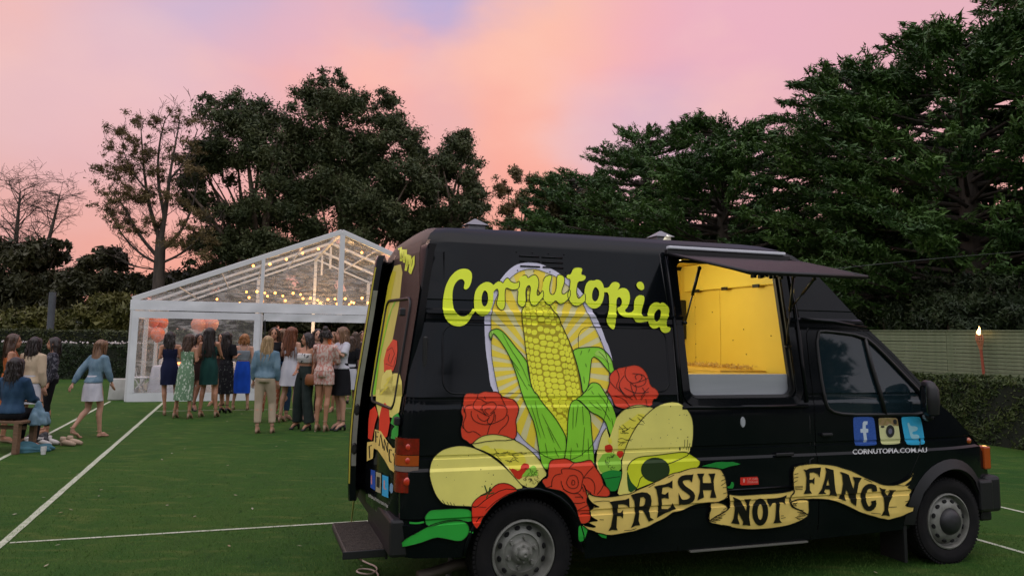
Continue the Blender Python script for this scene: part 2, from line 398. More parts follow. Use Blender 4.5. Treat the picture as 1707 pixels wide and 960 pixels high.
# far side + roof + nose shell, one part
far = sheet(SIDE, [], lambda u, z: W-vside(u, z), 'far_side_panel', paint, van, flip=True)
def shell(pts, name, m, bul=.05, k=14, off=0, smooth=True):
    vs = []; fs = []
    for i, (u, z) in enumerate(pts):
        a = pts[max(i-1, 0)]; c = pts[min(i+1, len(pts)-1)]; tx, tz = c[0]-a[0], c[1]-a[1]; l = math.hypot(tx, tz); nx, nz_ = -tz/l, tx/l
        v0 = vside(u, z)
        for j in range(k+1):
            s = j/k; s = .5-.5*math.cos(math.pi*s); h = bul*(1-abs(2*s-1)**3)+off
            vs.append((u+nx*h, v0+(W-2*v0)*s, z+nz_*h))
            if i and j: q = i*(k+1)+j; fs.append((q-k-2, q-1, q, q-k-1))
    return pyd(name, vs, fs, m, van, smooth=smooth, ang=60)
roofpaint = mat('roof_paint', (.010, .010, .011), .5, spec=.15, c2=(.022, .018, .017), vscale=3)
shell(REAR[7:]+ROOF, 'roof', roofpaint, .035)
scrglass = mat('screen_glass', (.02, .03, .03), .04, spec=.9, coat=.6)
shell([(2.79, 1.785)]+SCR, 'windscreen', scrglass, .06, 14)
shell([SCR[-1]]+HOOD, 'bonnet', paint, .09)
# wheel arch linings, floor and inner shell so no light shows through
bm = bmesh.new()
for A in (RARCH, FARCH):
    vs0 = [bm.verts.new((u, vside(u, z)+.001, z)) for u, z in A]; vs1 = [bm.verts.new((u, .42, z)) for u, z in A]
    for i in range(len(A)-1): bm.faces.new((vs0[i], vs0[i+1], vs1[i+1], vs1[i]))
    bm.faces.new(vs1[::-1])
box(bm, .44, 3.06, .06, 1.9, .30, .36); box(bm, -.36, .44, .44, 1.52, .30, .36); box(bm, 3.06, 3.9, .44, 1.52, .30, .36); box(bm, -.70, -.36, .1, 1.86, .36, .42)
bmo('underbody', bm, dark, van)
# arch lip on the near side
for A in (RARCH, FARCH):
    bm = bmesh.new(); tube(bm, [(u, vside(u, z)-.004, z) for u, z in A], .012, 6); bmo('wheel_arch', bm, paint if A is RARCH else matt_black, van, smooth=True)
fl = [(3.49+(u-3.49)*1.0, z) for u, z in arc(3.49, .31, .43, .435, 2, 178, 20)]
bm = bmesh.new()
for i in range(20):
    a0, a1 = arc(3.49, .31, .40, .405, 2, 178, 20)[i:i+2]; b0, b1 = arc(3.49, .31, .475, .475, 2, 178, 20)[i:i+2]
    q = [bm.verts.new((p[0], vside(*p)-d, p[1])) for p, d in ((a0, .03), (a1, .03), (b1, .004), (b0, .004))]
    bm.faces.new(q)
bmesh.ops.remove_doubles(bm, verts=bm.verts, dist=1e-5)
bmo('wing_flare', bm, matt_black, van, smooth=True)
# inner walls: bulkhead behind the cab, added partition keeping cabin light from the rear doors, cargo lining
# ---- serving hatch frame
def ringframe(P, w1, off0, off1, name, m, depth=.03):
    n = len(P); cx = sum(p[0] for p in P)/n; cz = sum(p[1] for p in P)/n
    bm = bmesh.new(); rows = []
    for p in P:
        i_ = P.index(p); a = P[i_-1]; c = P[(i_+1) % n]; tx, tz = c[0]-a[0], c[1]-a[1]; l = math.hypot(tx, tz) or 1; nx, nz_ = tz/l, -tx/l
        if (p[0]+nx*.01-cx)**2+(p[1]+nz_*.01-cz)**2 < (p[0]-cx)**2+(p[1]-cz)**2: nx, nz_ = -nx, -nz_
        o = (p[0]+nx*w1, p[1]+nz_*w1); vb = vside(*p)
        rows.append([bm.verts.new((p[0], vb+depth, p[1])), bm.verts.new((p[0], vb-off0, p[1])), bm.verts.new((o[0], vside(*o)-off1, o[1])), bm.verts.new((o[0], vside(*o)+.004, o[1]))])
    for i in range(n):
        a, c = rows[i], rows[(i+1) % n]
        for j in range(3): bm.faces.new((a[j], a[j+1], c[j+1], c[j]))
    bmesh.ops.recalc_face_normals(bm, faces=bm.faces)
    return bmo(name, bm, m, van, smooth=True, ang=35)
ringframe(HATCH, .055, .014, .014, 'hatch_frame', paint, .05)
ringframe(rrect(1.225, 2.065, 1.282, 2.215, .055), .018, -.03, -.03, 'hatch_seal', trimm, .06)
bm = bmesh.new()                       # raised side bars of the hatch frame
for u in (1.135, 2.165):
    pts = [(u, vside(u, z)-.006, z) for z in (1.23, 1.5, 1.74, 1.9, 2.25)]; tube(bm, pts, .013, 6)
pts = [(u, vside(u, 1.205)-.006, 1.205) for u in (1.135, 2.165)]; tube(bm, pts, .014, 6)
bmo('hatch_surround', bm, paint, van, smooth=True)
# ---- interior
yel = mat('yellow_wall', (.80, .60, .085), .55, c2=(.74, .54, .07), vscale=2.5, bump=.02)
yel2 = mat('yellow_door', (.80, .62, .09), .5)
steel = mat('stainless_steel', (.52, .54, .57), .4, metal=.25, c2=(.42, .44, .47), vscale=3, stretch=(.3, 1, 6))
I0, I1, J1, K0, K1 = .70, 2.185, 1.74, .8, 2.335
def quadf(bm, a, b_, c, d, mi=0):
    f = bm.faces.new([bm.verts.new(p) for p in (a, b_, c, d)]); f.material_index = mi
bm = bmesh.new(); quadf(bm, (I0, J1, K0), (I1, J1, K0), (I1, J1, K1), (I0, J1, K1)); bmo('back_wall', bm, yel, van)
for ux in (I0, I1):  # the rear one is an added partition holding the cabin light in
    bm = bmesh.new()
    f = bm.faces.new([bm.verts.new(p) for p in [(ux, J1, K0), (ux, J1, K1), (ux, .30, K1), (ux, .26, 2.28), (ux, .18, 2.05), (ux, .135, 1.83), (ux, .07, 1.4), (ux, .05, K0)]]); bmo('side_wall', bm, yel, van)
bm = bmesh.new(); quadf(bm, (I0, .30, K1), (I1, .30, K1), (I1, J1, K1), (I0, J1, K1)); bmo('ceiling_panel', bm, yel, van)
bm = bmesh.new(); quadf(bm, (I0, .05, K0), (I1, .05, K0), (I1, J1, K0), (I0, J1, K0)); bmo('cabin_floor', bm, dark, van)
bm = bmesh.new(); box(bm, 1.98, 2.17, 1.62, 1.735, 1.66, 2.02, .01); bmo('dark_cabinet', bm, matt_black, van)
ys = [.13, 1.085, 1.485, 1.73]
for a, c in zip(ys, ys[1:]):
    bm = bmesh.new(); box(bm, I1-.012, I1-.001, a+.003, c-.003, .82, 2.085, .002); bmo('wall_panel', bm, yel, van)
bm = bmesh.new(); box(bm, I1-.05, I1-.002, .24, 1.60, 2.095, 2.33, .006); bmo('overhead_locker', bm, yel2, van)
for v_ in (.52, .95, 1.38):
    bm = bmesh.new(); box(bm, I1-.062, I1-.048, v_-.04, v_+.04, 2.078, 2.105, .003); bmo('hinge', bm, matt_black, van)
rv = mat('rivet', (.2, .13, .02), .5, metal=.4)
bm = bmesh.new()
for v_, z in [(1.47, 1.5), (1.47, 1.62), (1.47, 1.8), (1.47, 1.95), (.75, 1.75), (.72, 1.55), (.9, 1.66), (1.2, 1.9), (.4, 1.7)]:
    bmesh.ops.create_icosphere(bm, subdivisions=1, radius=.006, matrix=Matrix.Translation((I1-.013, v_, z)))
bmo('rivets', bm, rv, van, kind='stuff')
bm = bmesh.new(); box(bm, 1.19, 2.13, .085, .105, 1.22, 1.425, .004); bmo('steel_upstand', bm, steel, van)
bm = bmesh.new(); box(bm, 1.19, 2.13, .106, .45, 1.405, 1.42, .004); bmo('serving_bench', bm, mat('bench_top', (.62, .42, .10), .4), van)
bm = bmesh.new(); box(bm, 1.75, 2.165, .46, 1.60, 1.40, 1.432, .004); bmo('side_bench', bm, mat('bench_board', (.66, .42, .08), .4), van)
# shreds of food left along the bench by the bulkhead
rs = random.Random(9); bm = bmesh.new()
for _ in range(420):
    v_ = rs.uniform(.55, 1.52); u = rs.uniform(1.98, 2.15); z = 1.436+abs(rs.gauss(0, .012)); a = rs.uniform(0, 6.28); l = rs.uniform(.008, .022)
    tube(bm, [(u, v_, z), (u+l*math.cos(a), v_+l*math.sin(a), z+rs.uniform(-.004, .018))], .0028, 3)
food = bmo('shredded_food', bm, mat('shred_brown', (.42, .22, .04), .7, c2=(.75, .55, .2), vscale=60), None, kind='stuff', label='strewn golden brown food shreds along the bench inside the van', cat='food')
food.location = (OX, OY, 0); food.rotation_euler = (0, 0, TH)
lampm = mat('lamp_tube', (1, .85, .5), .4, emit=(1, .80, .42), estr=4.0)
bm = bmesh.new(); box(bm, 1.1, 1.9, .86, .94, 2.31, 2.333, .004); cl = bmo('cabin_lamp', bm, matt_black, van)
bm = bmesh.new(); tube(bm, [(1.12, .9, 2.30), (1.88, .9, 2.30)], .014, 8); bmo('lamp_tube', bm, lampm, cl)
ld = bpy.data.lights.new('cabin_light', 'AREA'); ld.shape = 'RECTANGLE'; ld.size = .7; ld.size_y = .7; ld.energy = 7.5; ld.color = (1, .90, .62)
lo = bpy.data.objects.new('cabin_light', ld); COL.objects.link(lo); lo.parent = van; lo.location = (1.15, .85, 2.2); lo.rotation_euler = (0, math.radians(-50), 0)
# ---- lifted hatch flap, hinge rail and struts
flap_m = mat('flap_top', (.009, .007, .006), .5, spec=.2, c2=(.016, .013, .011), vscale=5, bump=.1, bscale=60)
H0 = Vector((1.14, .165, 2.268)); H1 = Vector((2.17, .165, 2.268)); E0 = Vector((1.22, -.66, 2.082)); E1 = Vector((2.15, -.63, 2.09))
bm = bmesh.new(); nx_ = 10; rows = []
for i in range(nx_+1):
    s = i/nx_; row = []
    for j in range(7):
        t_ = j/6; p = H0.lerp(H1, s).lerp(E0.lerp(E1, s), t_); p.z += .012*math.sin(math.pi*t_)*(.6+.4*s)
        row.append(p)
    rows.append(row)
top = [[bm.verts.new(p) for p in r] for r in rows]; bot = [[bm.verts.new(p+Vector((0, 0, -.016))) for p in r] for r in rows]
for i in range(nx_):
    for j in range(6):
        bm.faces.new((top[i][j], top[i][j+1], top[i+1][j+1], top[i+1][j])); bm.faces.new((bot[i][j], bot[i+1][j], bot[i+1][j+1], bot[i][j+1]))
for j in range(6):
    bm.faces.new((top[0][j], bot[0][j], bot[0][j+1], top[0][j+1])); bm.faces.new((top[-1][j], top[-1][j+1], bot[-1][j+1], bot[-1][j]))
for i in range(nx_):
    bm.faces.new((top[i][6], bot[i][6], bot[i+1][6], top[i+1][6])); bm.faces.new((top[i][0], top[i+1][0], bot[i+1][0], bot[i][0]))
bmesh.ops.recalc_face_normals(bm, faces=bm.faces)
flap = bmo('hatch_flap', bm, flap_m, van, smooth=True, ang=30)
bm = bmesh.new(); tube(bm, [E0, E1], .013, 6); tube(bm, [H0, E0], .012, 6); tube(bm, [H1, E1], .012, 6); bmo('flap_rim', bm, matt_black, flap, smooth=True)
white = mat('white_trim', (.62, .64, .68), .45)
bm = bmesh.new(); box(bm, 1.13, 2.12, .135, .185, 2.30, 2.322, .006, M=Matrix.Identity(4)); bmo('hinge_rail', bm, white, van)
bm = bmesh.new(); box(bm, 1.12, 2.17, .15, .19, 2.262, 2.298, .004); bmo('hinge_bar', bm, trimm, van)
for (a, c) in (((1.30, .02, 2.16), (1.215, .075, 1.78)), ((2.06, -.02, 2.13), (2.075, .10, 1.62)), ((2.05, -.25, 2.10), (2.10, .07, 1.90))):
    a, c = Vector(a), Vector(c); bm = bmesh.new(); tube(bm, [a, a.lerp(c, .5)], .011, 6); tube(bm, [a.lerp(c, .48), c], .006, 6)
    bmesh.ops.create_icosphere(bm, subdivisions=1, radius=.017, matrix=Matrix.Translation(a)); bmesh.ops.create_icosphere(bm, subdivisions=1, radius=.017, matrix=Matrix.Translation(c))
    bmo('gas_strut', bm, trimm, van, smooth=True)
bm = bmesh.new()                                                       # bunch of clips under the flap
for i in range(9):
    u = 1.40+i*.028; box(bm, u, u+.02, -.45+random.uniform(-.02, .02), -.42, 2.075+random.uniform(-.01, .01), 2.115, .003)
tube(bm, [(1.38, -.43, 2.118), (1.66, -.43, 2.118)], .007, 6)
bmo('flap_lamp', bm, matt_black, van)
# ---- driver's door
drv = sheet([(u+(.006 if u < 2.6 else -.006), z) for u, z in DOOR], [DWIN], vside, 'driver_door', paint, van)
glassm = mat('door_glass', (.010, .022, .028), .03, spec=.5, ior=1.6, alpha=.86)
sheet(DWIN, [], vside, 'door_glass', glassm, drv, off=.012)
def seal(P, r, name, m, parent, off=0, close=True):
    bm = bmesh.new(); Q = [(u, vside(u, z)+off, z) for u, z in P]
    if close: Q = Q+[Q[0]]
    tube(bm, Q, r, 6, cap=not close); return bmo(name, bm, m, parent, smooth=True)
seal(DWIN, .013, 'window_seal', trimm, drv)
seal([(2.775, 1.70), (2.80, 1.5), (2.84, 1.3), (2.872, 1.13)], .015, 'quarter_bar', trimm, drv, close=False)
seal(DOOR, .006, 'door_gap', trimm, van, off=.0075)
bm = bmesh.new()                                                   # dark lining behind the door and glass: seat backs too
quadf(bm, (2.2, .09, .3), (3.3, .09, .3), (3.3, .09, 1.09), (2.2, .09, 1.09))
box(bm, 2.28, 2.50, .25, .75, .5, 1.38, .05); box(bm, 2.30, 2.44, .38, .62, 1.40, 1.60, .04)
quadf(bm, (2.2, .05, .3), (2.2, 1.9, .3), (2.2, 1.85, 1.8), (2.2, .12, 1.8)); box(bm, 3.05, 3.5, .2, 1.75, .7, 1.08, .05)
bmo('cab_lining', bm, dark, van)
bm = bmesh.new()
box(bm, 1.87, 2.02, -.028, -.012, .862, .886, .006); bmo('door_handle', bm, matt_black, van)
bm = bmesh.new(); box(bm, 2.27, 2.36, -.03, -.008, .99, 1.012, .006); bmo('door_handle', bm, matt_black, drv)
bm = bmesh.new(); lathe(bm, [(.0, -.004), (.022, -.004), (.026, .004)], 14, Matrix.Translation((1.62, .0, 1.10)) @ Matrix.Diagonal((.8, 1, 1.5, 1))); bmo('lock_plate', bm, steel, van)
# sliding door gap lines + panel recess lines, upper cab edge rail
def groove(P, name='panel_seam', r=.0045, m=None, off=.0): return seal(P, r, name, m or trimm, van, off=off, close=False)
groove([(1.115, .28), (1.115, .8), (1.115, 1.20), (1.115, 1.74)]); groove([(1.10, 1.84), (1.085, 2.27)])
groove([(2.19, 1.84), (2.195, 2.25)]); groove([(2.185, .28), (2.185, 1.1), (2.185, 1.74)])
groove([(2.16, .60), (2.165, .83), (2.2, .84)], r=.004)
groove([(1.12, .648), (1.6, .65), (2.18, .655)], r=.009, m=paint)
groove([(2.2, 1.825), (2.5, 1.812), (2.80, 1.775)], r=.014, m=paint)
def rpanel(x0, x1, z0, z1, r=.08): 
    P = rrect(x0, x1, z0, z1, r); return seal(P, .006, 'pressed_panel', paint, van, off=.002)
rpanel(-.52, .30, 1.31, 1.735); rpanel(.40, 1.06, 1.31, 1.735)
# pillar slot, bolts and louvres
bm = bmesh.new(); box(bm, -.645, -.615, .045, .07, 1.42, 1.66, .01); bmo('pillar_vent', bm, trimm, van)
bm = bmesh.new()
for k, z in enumerate((2.20, 2.165, 2.13)):
    for a, c in ((.02, .16), (.18, .33)):
        pts = [(a, vside(0, z)-.004, z), (c, vside(0, z)-.004, z)]; tube(bm, pts, .006, 5)
for i in range(4):
    for z in (2.225, 2.10): bmesh.ops.create_icosphere(bm, subdivisions=1, radius=.005, matrix=Matrix.Translation((.0+i*.115, vside(0, z)-.003, z)))
bmo('louvre_vent', bm, paint, van, smooth=True)
# lower sill strip, mud flap, exhaust
bm = bmesh.new(); box(bm, 1.2, 2.15, .01, .06, .255, .268, .003); bmo('sill_strip', bm, mat('sill_alloy', (.12, .12, .10), .5), van)
bm = bmesh.new(); box(bm, 3.02, 3.05, .02, .26, .05, .34, .006, M=Matrix.Shear('XY', 4, (0, 0)) if False else None); bmo('mud_flap', bm, matt_black, van)
bm = bmesh.new(); tube(bm, [(-.05, .30, .22), (-.35, .28, .22), (-.52, .22, .20), (-.60, .20, .195)], .035, 10); bmo('exhaust_pipe', bm, mat('exhaust', (.10, .08, .06), .6, metal=.6), van, smooth=True)
bm = bmesh.new(); tube(bm, [(-.30, .5, .33), (-.36, .42, .05)], .02, 8); box(bm, -.42, -.32, .38, .50, .0, .02); bmo('steady_leg', bm, mat('dull_metal', (.14, .13, .12), .6), van)
# ---- wheels
rimm = mat('rim_steel', (.26, .26, .23), .5, metal=.15, c2=(.14, .14, .12), vscale=12)
hole = mat('rim_hole_disc', (.004, .004, .004), .9)  # near-black discs paint the shade inside the rim openings
def wheel(cx, y0, cz, R, dual, sgn=1):
    wr = empty('wheel'); wr.parent = van; wr.location = (cx, y0, cz)
    def M(): return Matrix.Diagonal((1, sgn, 1, 1))
    bm = bmesh.new(); r = .205
    tp = [(r-.005, .03), (r+.012, .005), (r+.05, -.006), (R-.045, -.008), (R-.015, .004), (R, .03), (R+.001, .05), (R-.006, .053), (R-.006, .062), (R+.001, .065), (R+.001, .10), (R-.006, .103), (R-.006, .112), (R+.001, .115), (R+.001, .15), (R, .18), (R-.02, .205), (r+.04, .215), (r, .20)]
    lathe(bm, tp, 56, M())
    for k in range(72):                                            # tread blocks
        a = k*2*math.pi/72; Mx = M() @ Matrix.Rotation(a, 4, 'Y')
        for y_ in (.012, .155): box(bm, R-.012, R+.005, y_, y_+.034, -.009, .009, M=Mx)
    if sgn < 0: bmesh.ops.reverse_faces(bm, faces=bm.faces)
    bmo('tyre', bm, rubber, wr, smooth=True, ang=35)
    if dual:
        rp = [(.208, .02), (.206, .004), (.196, .0), (.190, .010), (.186, .055), (.176, .075), (.170, .072), (.150, .050), (.118, .036), (.112, .048), (.082, .050), (.068, .040), (.062, .02), (.052, .012), (.040, .010), (.034, -.012), (.026, -.022), (.012, -.026), (0.001, -.02)]
    else:
        rp = [(.208, .02), (.206, .004), (.196, .0), (.190, .012), (.186, .045), (.176, .05), (.168, .03), (.135, .004), (.110, -.004), (.100, -.004)]
    bm = bmesh.new(); lathe(bm, rp, 56, M())
    if sgn < 0: bmesh.ops.reverse_faces(bm, faces=bm.faces)
    rim = bmo('rim', bm, rimm, wr, smooth=True, ang=40)
    hr, hy = (.152, .046) if dual else (.150, .010)
    bm = bmesh.new()
    for k in range(12):
        a = k*2*math.pi/12+.2; Mx = M() @ Matrix.Translation((hr*math.cos(a), hy, hr*math.sin(a))) @ Matrix.Rotation(-a, 4, 'Y') @ Matrix.Rotation(.55 if not dual else .6, 4, 'Z')
        lathe(bm, [(.0005, -.006), (.0145, -.006), (.0165, .004)], 12, Mx @ Matrix.Diagonal((.85, 1, 1.15, 1)))
    bmo('rim_hole_disc', bm, hole, rim, split=True)
    bm = bmesh.new()
    for k in range(6 if dual else 0):
        a = k*2*math.pi/6+.3; Mx = M() @ Matrix.Translation((.092*math.cos(a), .03, .092*math.sin(a)))
        lathe(bm, [(.001, -.005), (.012, -.005), (.014, .018), (.02, .02)], 8, Mx)
    for k in range(8 if dual else 0):
        a = k*2*math.pi/8; Mx = M() @ Matrix.Translation((.048*math.cos(a), .006, .048*math.sin(a))); lathe(bm, [(.001, -.004), (.007, -.004), (.008, .006)], 6, Mx)
    if not dual:
        lathe(bm, [(.001, -.055), (.05, -.052), (.075, -.04), (.092, -.02), (.100, .0), (.104, .01)], 24, M())
    bmo('wheel_nut' if dual else 'hub_cap', bm, rimm if dual else mat('hub_cap', (.02, .02, .022), .45), rim, smooth=True, ang=35, split=True)
    return wr
wheel(.03, .035, .325, .325, True); wheel(3.49, .045, .315, .318, False)
wheel(.03, W-.035, .325, .325, True, -1); wheel(3.49, W-.045, .315, .318, False, -1)
# ---- front end: bumper, lamps, mirror
bm = bmesh.new(); box(bm, 3.94, 4.11, .10, 1.86, .34, .62, .03); box(bm, 3.84, 3.98, .06, .2, .36, .60, .02); box(bm, 3.95, 4.07, .16, 1.80, .26, .34, .02)
bmo('front_bumper', bm, matt_black, van)
amber = mat('amber_lens', (.40, .07, .012), .15, coat=1); redl = mat('red_lens', (.24, .007, .005), .12, coat=1, c2=(.12, .004, .003), vscale=30); clear = mat('clear_lens', (.55, .55, .5), .1, coat=1)
bm = bmesh.new(); box(bm, 3.965, 4.035, .115, .22, .67, .85, .012, M=Matrix.Rotation(0, 4, 'Y')); bmo('front_indicator', bm, amber, van)
bm = bmesh.new(); box(bm, 4.0, 4.06, .20, .48, .62, .79, .015); box(bm, 4.0, 4.06, 1.5, 1.76, .62, .79, .015); bmo('headlight', bm, clear, van, split=True)
bm = bmesh.new(); lathe(bm, [(.001, -.016), (.016, -.013), (.024, -.004), (.026, .004)], 16, Matrix.Translation((3.765, vside(3.765, .91), .905))); bmo('side_marker', bm, amber, van, smooth=True)
mr = empty('wing_mirror'); mr.parent = van; mr.location = (3.25, -.0, 1.16); mr.rotation_euler = (0, 0, -.55)
bm = bmesh.new()
def ringbox(bm, secs, n=14):
    rows = []
    for (c, rx, ry) in secs:
        c = Vector(c); row = []
        for k in range(n):
            a = k*2*math.pi/n; ca, sa = math.cos(a), math.sin(a); e = .6
            row.append(bm.verts.new((c.x+rx*abs(ca)**e*(1 if ca > 0 else -1), c.y+ry*abs(sa)**e*(1 if sa > 0 else -1), c.z)))
        rows.append(row)
    for a, c in zip(rows, rows[1:]):
        for k in range(n): bm.faces.new((a[k], a[(k+1) % n], c[(k+1) % n], c[k]))
    bm.faces.new(rows[0][::-1]); bm.faces.new(rows[-1])
ringbox(bm, [((0, -.14, -.03), .03, .05), ((0, -.15, -.015), .045, .085), ((0, -.155, .08), .052, .098), ((0, -.15, .17), .05, .095), ((-.01, -.145, .215), .035, .075), ((-.012, -.14, .228), .015, .045)])
bmo('mirror_shell', bm, matt_black, mr, smooth=True, ang=50)
bm = bmesh.new(); box(bm, -.048, -.046, -.235, -.07, .0, .19, 0); bmo('mirror_glass', bm, mat('mirror_glass', (.5, .52, .55), .05, metal=1), mr)
bm = bmesh.new(); tube(bm, [(0, .04, -.05), (0, -.05, -.055), (0, -.13, -.04)], .028, 8); bmo('mirror_arm', bm, matt_black, mr, smooth=True)
bm = bmesh.new(); tube(bm, [(-.01, -.02, -.05), (-.01, -.10, -.055)], .02, 8); bmo('repeater', bm, mat('pale_lens', (.3, .36, .38), .2), mr, smooth=True)
# far mirror seen through the door glass
bm = bmesh.new(); tube(bm, [(3.25, 1.92, 1.14), (3.25, 2.10, 1.16)], .02, 8); box(bm, 3.2, 3.28, 2.02, 2.20, 1.13, 1.38, .03); bmo('far_mirror', bm, matt_black, van)
# ---- roof vents
for u, v_ in ((-.16, .75), (1.35, .75)):
    bm = bmesh.new(); r_ = bmesh.ops.create_cone(bm, cap_ends=True, segments=4, radius1=.115, radius2=.008, depth=.05, matrix=Matrix.Translation((u, v_-.1, 2.475)) @ Matrix.Rotation(math.pi/4, 4, 'Z'))
    box(bm, u-.06, u+.06, v_-.16, v_-.04, 2.40, 2.45); bmo('roof_vent', bm, mat('vent_white', (.22, .22, .24), .6), van)
# ---- rear: tail lamp, bumper, doors, step
tl = empty('tail_light'); tl.parent = van; tl.location = (0, 0, 0)
def lens(z0, z1, m, name):
    bm = bmesh.new()
    P = [(-.662, -.004), (-.700, .000), (-.738, .012), (-.768, .032), (-.785, .060), (-.788, .11)]
    a = [bm.verts.new((u, v_, z0)) for u, v_ in P]; c = [bm.verts.new((u, v_, z1)) for u, v_ in P]; k = [bm.verts.new((-.68, .1, z0)), bm.verts.new((-.68, .1, z1))]
    for i in range(5): bm.faces.new((a[i], c[i], c[i+1], a[i+1]))
    bm.faces.new([k[1]]+c[::-1]); bm.faces.new([k[0]]+a)
    bmesh.ops.recalc_face_normals(bm, faces=bm.faces)
    return bmo(name, bm, m, tl, smooth=True, ang=40)
lens(.955, 1.05, redl, 'red_lens'); lens(.89, .951, mat('amber_tail', (.40, .07, .01), .15, coat=1), 'amber_lens'); lens(.857, .886, mat('reverse_lens', (.22, .16, .14), .2, coat=1), 'clear_lens'); lens(.735, .853, redl, 'red_lens')
bm = bmesh.new()
for z, r in ((1.0, .026), (.92, .026), (.80, .034)): bmesh.ops.create_icosphere(bm, subdivisions=2, radius=r, matrix=Matrix.Translation((-.722, .010, z)) @ Matrix.Diagonal((.8, .24, .8, 1)))
bmo('bulb_reflector', bm, mat('lens_glow', (.55, .035, .012), .25, coat=1), tl, smooth=True, split=True)  # glow of the reflectors put into a brighter red colour
# D pillar and rear frame facing backwards
bm = bmesh.new()
for z0, z1 in zip([.40, .6, .9, 1.2, 1.5, 1.83, 2.18], [.6, .9, 1.2, 1.5, 1.83, 2.18, 2.27]):
    for (va, vb, vc, vd) in ((vside(urear(z0), z0), .115, .115, vside(urear(z1), z1)), (W-vside(urear(z0), z0), W-.115, W-.115, W-vside(urear(z1), z1))):
        quadf(bm, (urear(z0)-.0, va, z0), (urear(z0)-.004, vb, z0), (urear(z1)-.004, vc, z1), (urear(z1), vd, z1))
quadf(bm, (urear(2.2), .11, 2.2), (urear(2.2), W-.11, 2.2), (urear(2.28), W-.2, 2.28), (urear(2.28), .2, 2.28))
quadf(bm, (-.5, .1, .4), (-.5, W-.1, .4), (-.5, W-.15, 2.2), (-.5, .15, 2.2))  # added black sheet for the dark interior behind the ajar doors
bmo('rear_frame', bm, paint, van)
bm = bmesh.new(); box(bm, -.815, -.70, .03, .30, .36, .58, .02); box(bm, -.80, -.70, .30, 1.93, .40, .56, .02)
bmo('rear_bumper', bm, matt_black, van)
bm = bmesh.new(); ck = mat('step_tread', (.055, .045, .038), .85, c2=(.095, .075, .06), vscale=40, bump=.8, bscale=150)
box(bm, -1.045, -.80, .24, .98, .345, .362, .003)
for i in range(34):
    y_ = .255+i*.0212; box(bm, -1.035, -.81, y_, y_+.008, .362, .367)
step = bmo('rear_step', bm, ck, van)
bm = bmesh.new(); box(bm, -1.06, -.80, .225, .24, .32, .365, .003); box(bm, -.80, -.785, .24, .98, .30, .42, .003); box(bm, -1.045, -1.03, .24, .98, .32, .344, .003); bmo('step_frame', bm, matt_black, step)
# the two rear doors, both a little ajar
def dpt(w_, z, a, hinge, sgn, out=0.0):
    """point on a rear door: w_ metres from its hinge, out = metres proud of the skin"""
    u = urear(z)-w_*math.sin(a)-out*math.cos(a); v_ = hinge+sgn*(w_*math.cos(a)-out*math.sin(a)) if sgn > 0 else hinge-(w_*math.cos(a)-out*math.sin(a))
    if sgn > 0: v_ = hinge+w_*math.cos(a)-out*math.sin(a)
    return (u-.012, v_, z)
ZD = [.50, .6, .8, .95, 1.1, 1.3, 1.5, 1.7, 1.83, 2.0, 2.12, 2.2, 2.24]
def door(a, hinge, sgn, wd):
    d = empty('rear_door'); d.parent = van
    d2 = []
    bm = bmesh.new(); ws = [0, .02, .3, .6, wd-.02, wd]
    g = [[bm.verts.new(dpt(w_-(.02 if z > 2.2 and w_ > 0 else 0), z, a, hinge, sgn, 0 if 0 < i < 5 else -.012)) for i, w_ in enumerate(ws)] for z in ZD]
    h_ = [[bm.verts.new(dpt(w_, z, a, hinge, sgn, -.055)) for w_ in (0.0, wd)] for z in ZD]
    for k in range(len(ZD)-1):
        for i in range(5): bm.faces.new((g[k][i], g[k][i+1], g[k+1][i+1], g[k+1][i]))
        bm.faces.new((g[k][5], h_[k][1], h_[k+1][1], g[k+1][5])); bm.faces.new((g[k][0], g[k+1][0], h_[k+1][0], h_[k][0])); bm.faces.new((h_[k][1], h_[k][0], h_[k+1][0], h_[k+1][1]))
    bm.faces.new(g[0]+h_[0][::-1]); bm.faces.new(g[-1][::-1]+h_[-1])
    bmesh.ops.recalc_face_normals(bm, faces=bm.faces)
    bmo('door_skin', bm, paint, d, smooth=True, ang=35)
    return d
RD_A, RD_H, RD_W = math.radians(4), .085, .885
LD_A, LD_H, LD_W = math.radians(11.5), W-.085, .885
rdoor = door(RD_A, RD_H, 1, RD_W)
ldoor = door(LD_A, LD_H, -1, LD_W)
edgem = mat('door_edge', (.26, .27, .23), .55, c2=(.17, .17, .14), vscale=7)
def edgestrip(parent, a, hinge, sgn, w_, o0, o1, z0, z1, m, name, prd=.004):
    bm = bmesh.new(); zs = [z for z in ZD if z0 < z < z1]; zs = [z0]+zs+[z1]
    A = [bm.verts.new(dpt(w_+prd, z, a, hinge, sgn, o0)) for z in zs]; B = [bm.verts.new(dpt(w_+prd, z, a, hinge, sgn, o1)) for z in zs]
    for i in range(len(zs)-1): bm.faces.new((A[i], B[i], B[i+1], A[i+1]))
    return bmo(name, bm, m, parent)
edgestrip(ldoor, LD_A, LD_H, -1, LD_W, -.022, -.055, .74, 1.98, edgem, 'door_edge_trim')
edgestrip(ldoor, LD_A, LD_H, -1, LD_W, -.006, -.016, .62, 2.15, mat('edge_sticker', (.52, .45, .05), .5), 'sticker_edge')
for z in (.86, 1.13):
    c = Vector(dpt(LD_W+.008, z, LD_A, LD_H, -1, -.04)); bm = bmesh.new(); lathe(bm, [(.001, -.006), (.016, -.006), (.022, .004)], 12, Matrix.Translation(c) @ Matrix.Rotation(-.2, 4, 'Z') @ Matrix.Diagonal((1, 1, 1.9, 1))); bmo('door_latch', bm, trimm, ldoor)
bm = bmesh.new(); Pw = rrect(.16, .80, 1.20, 1.90, .07, 5)
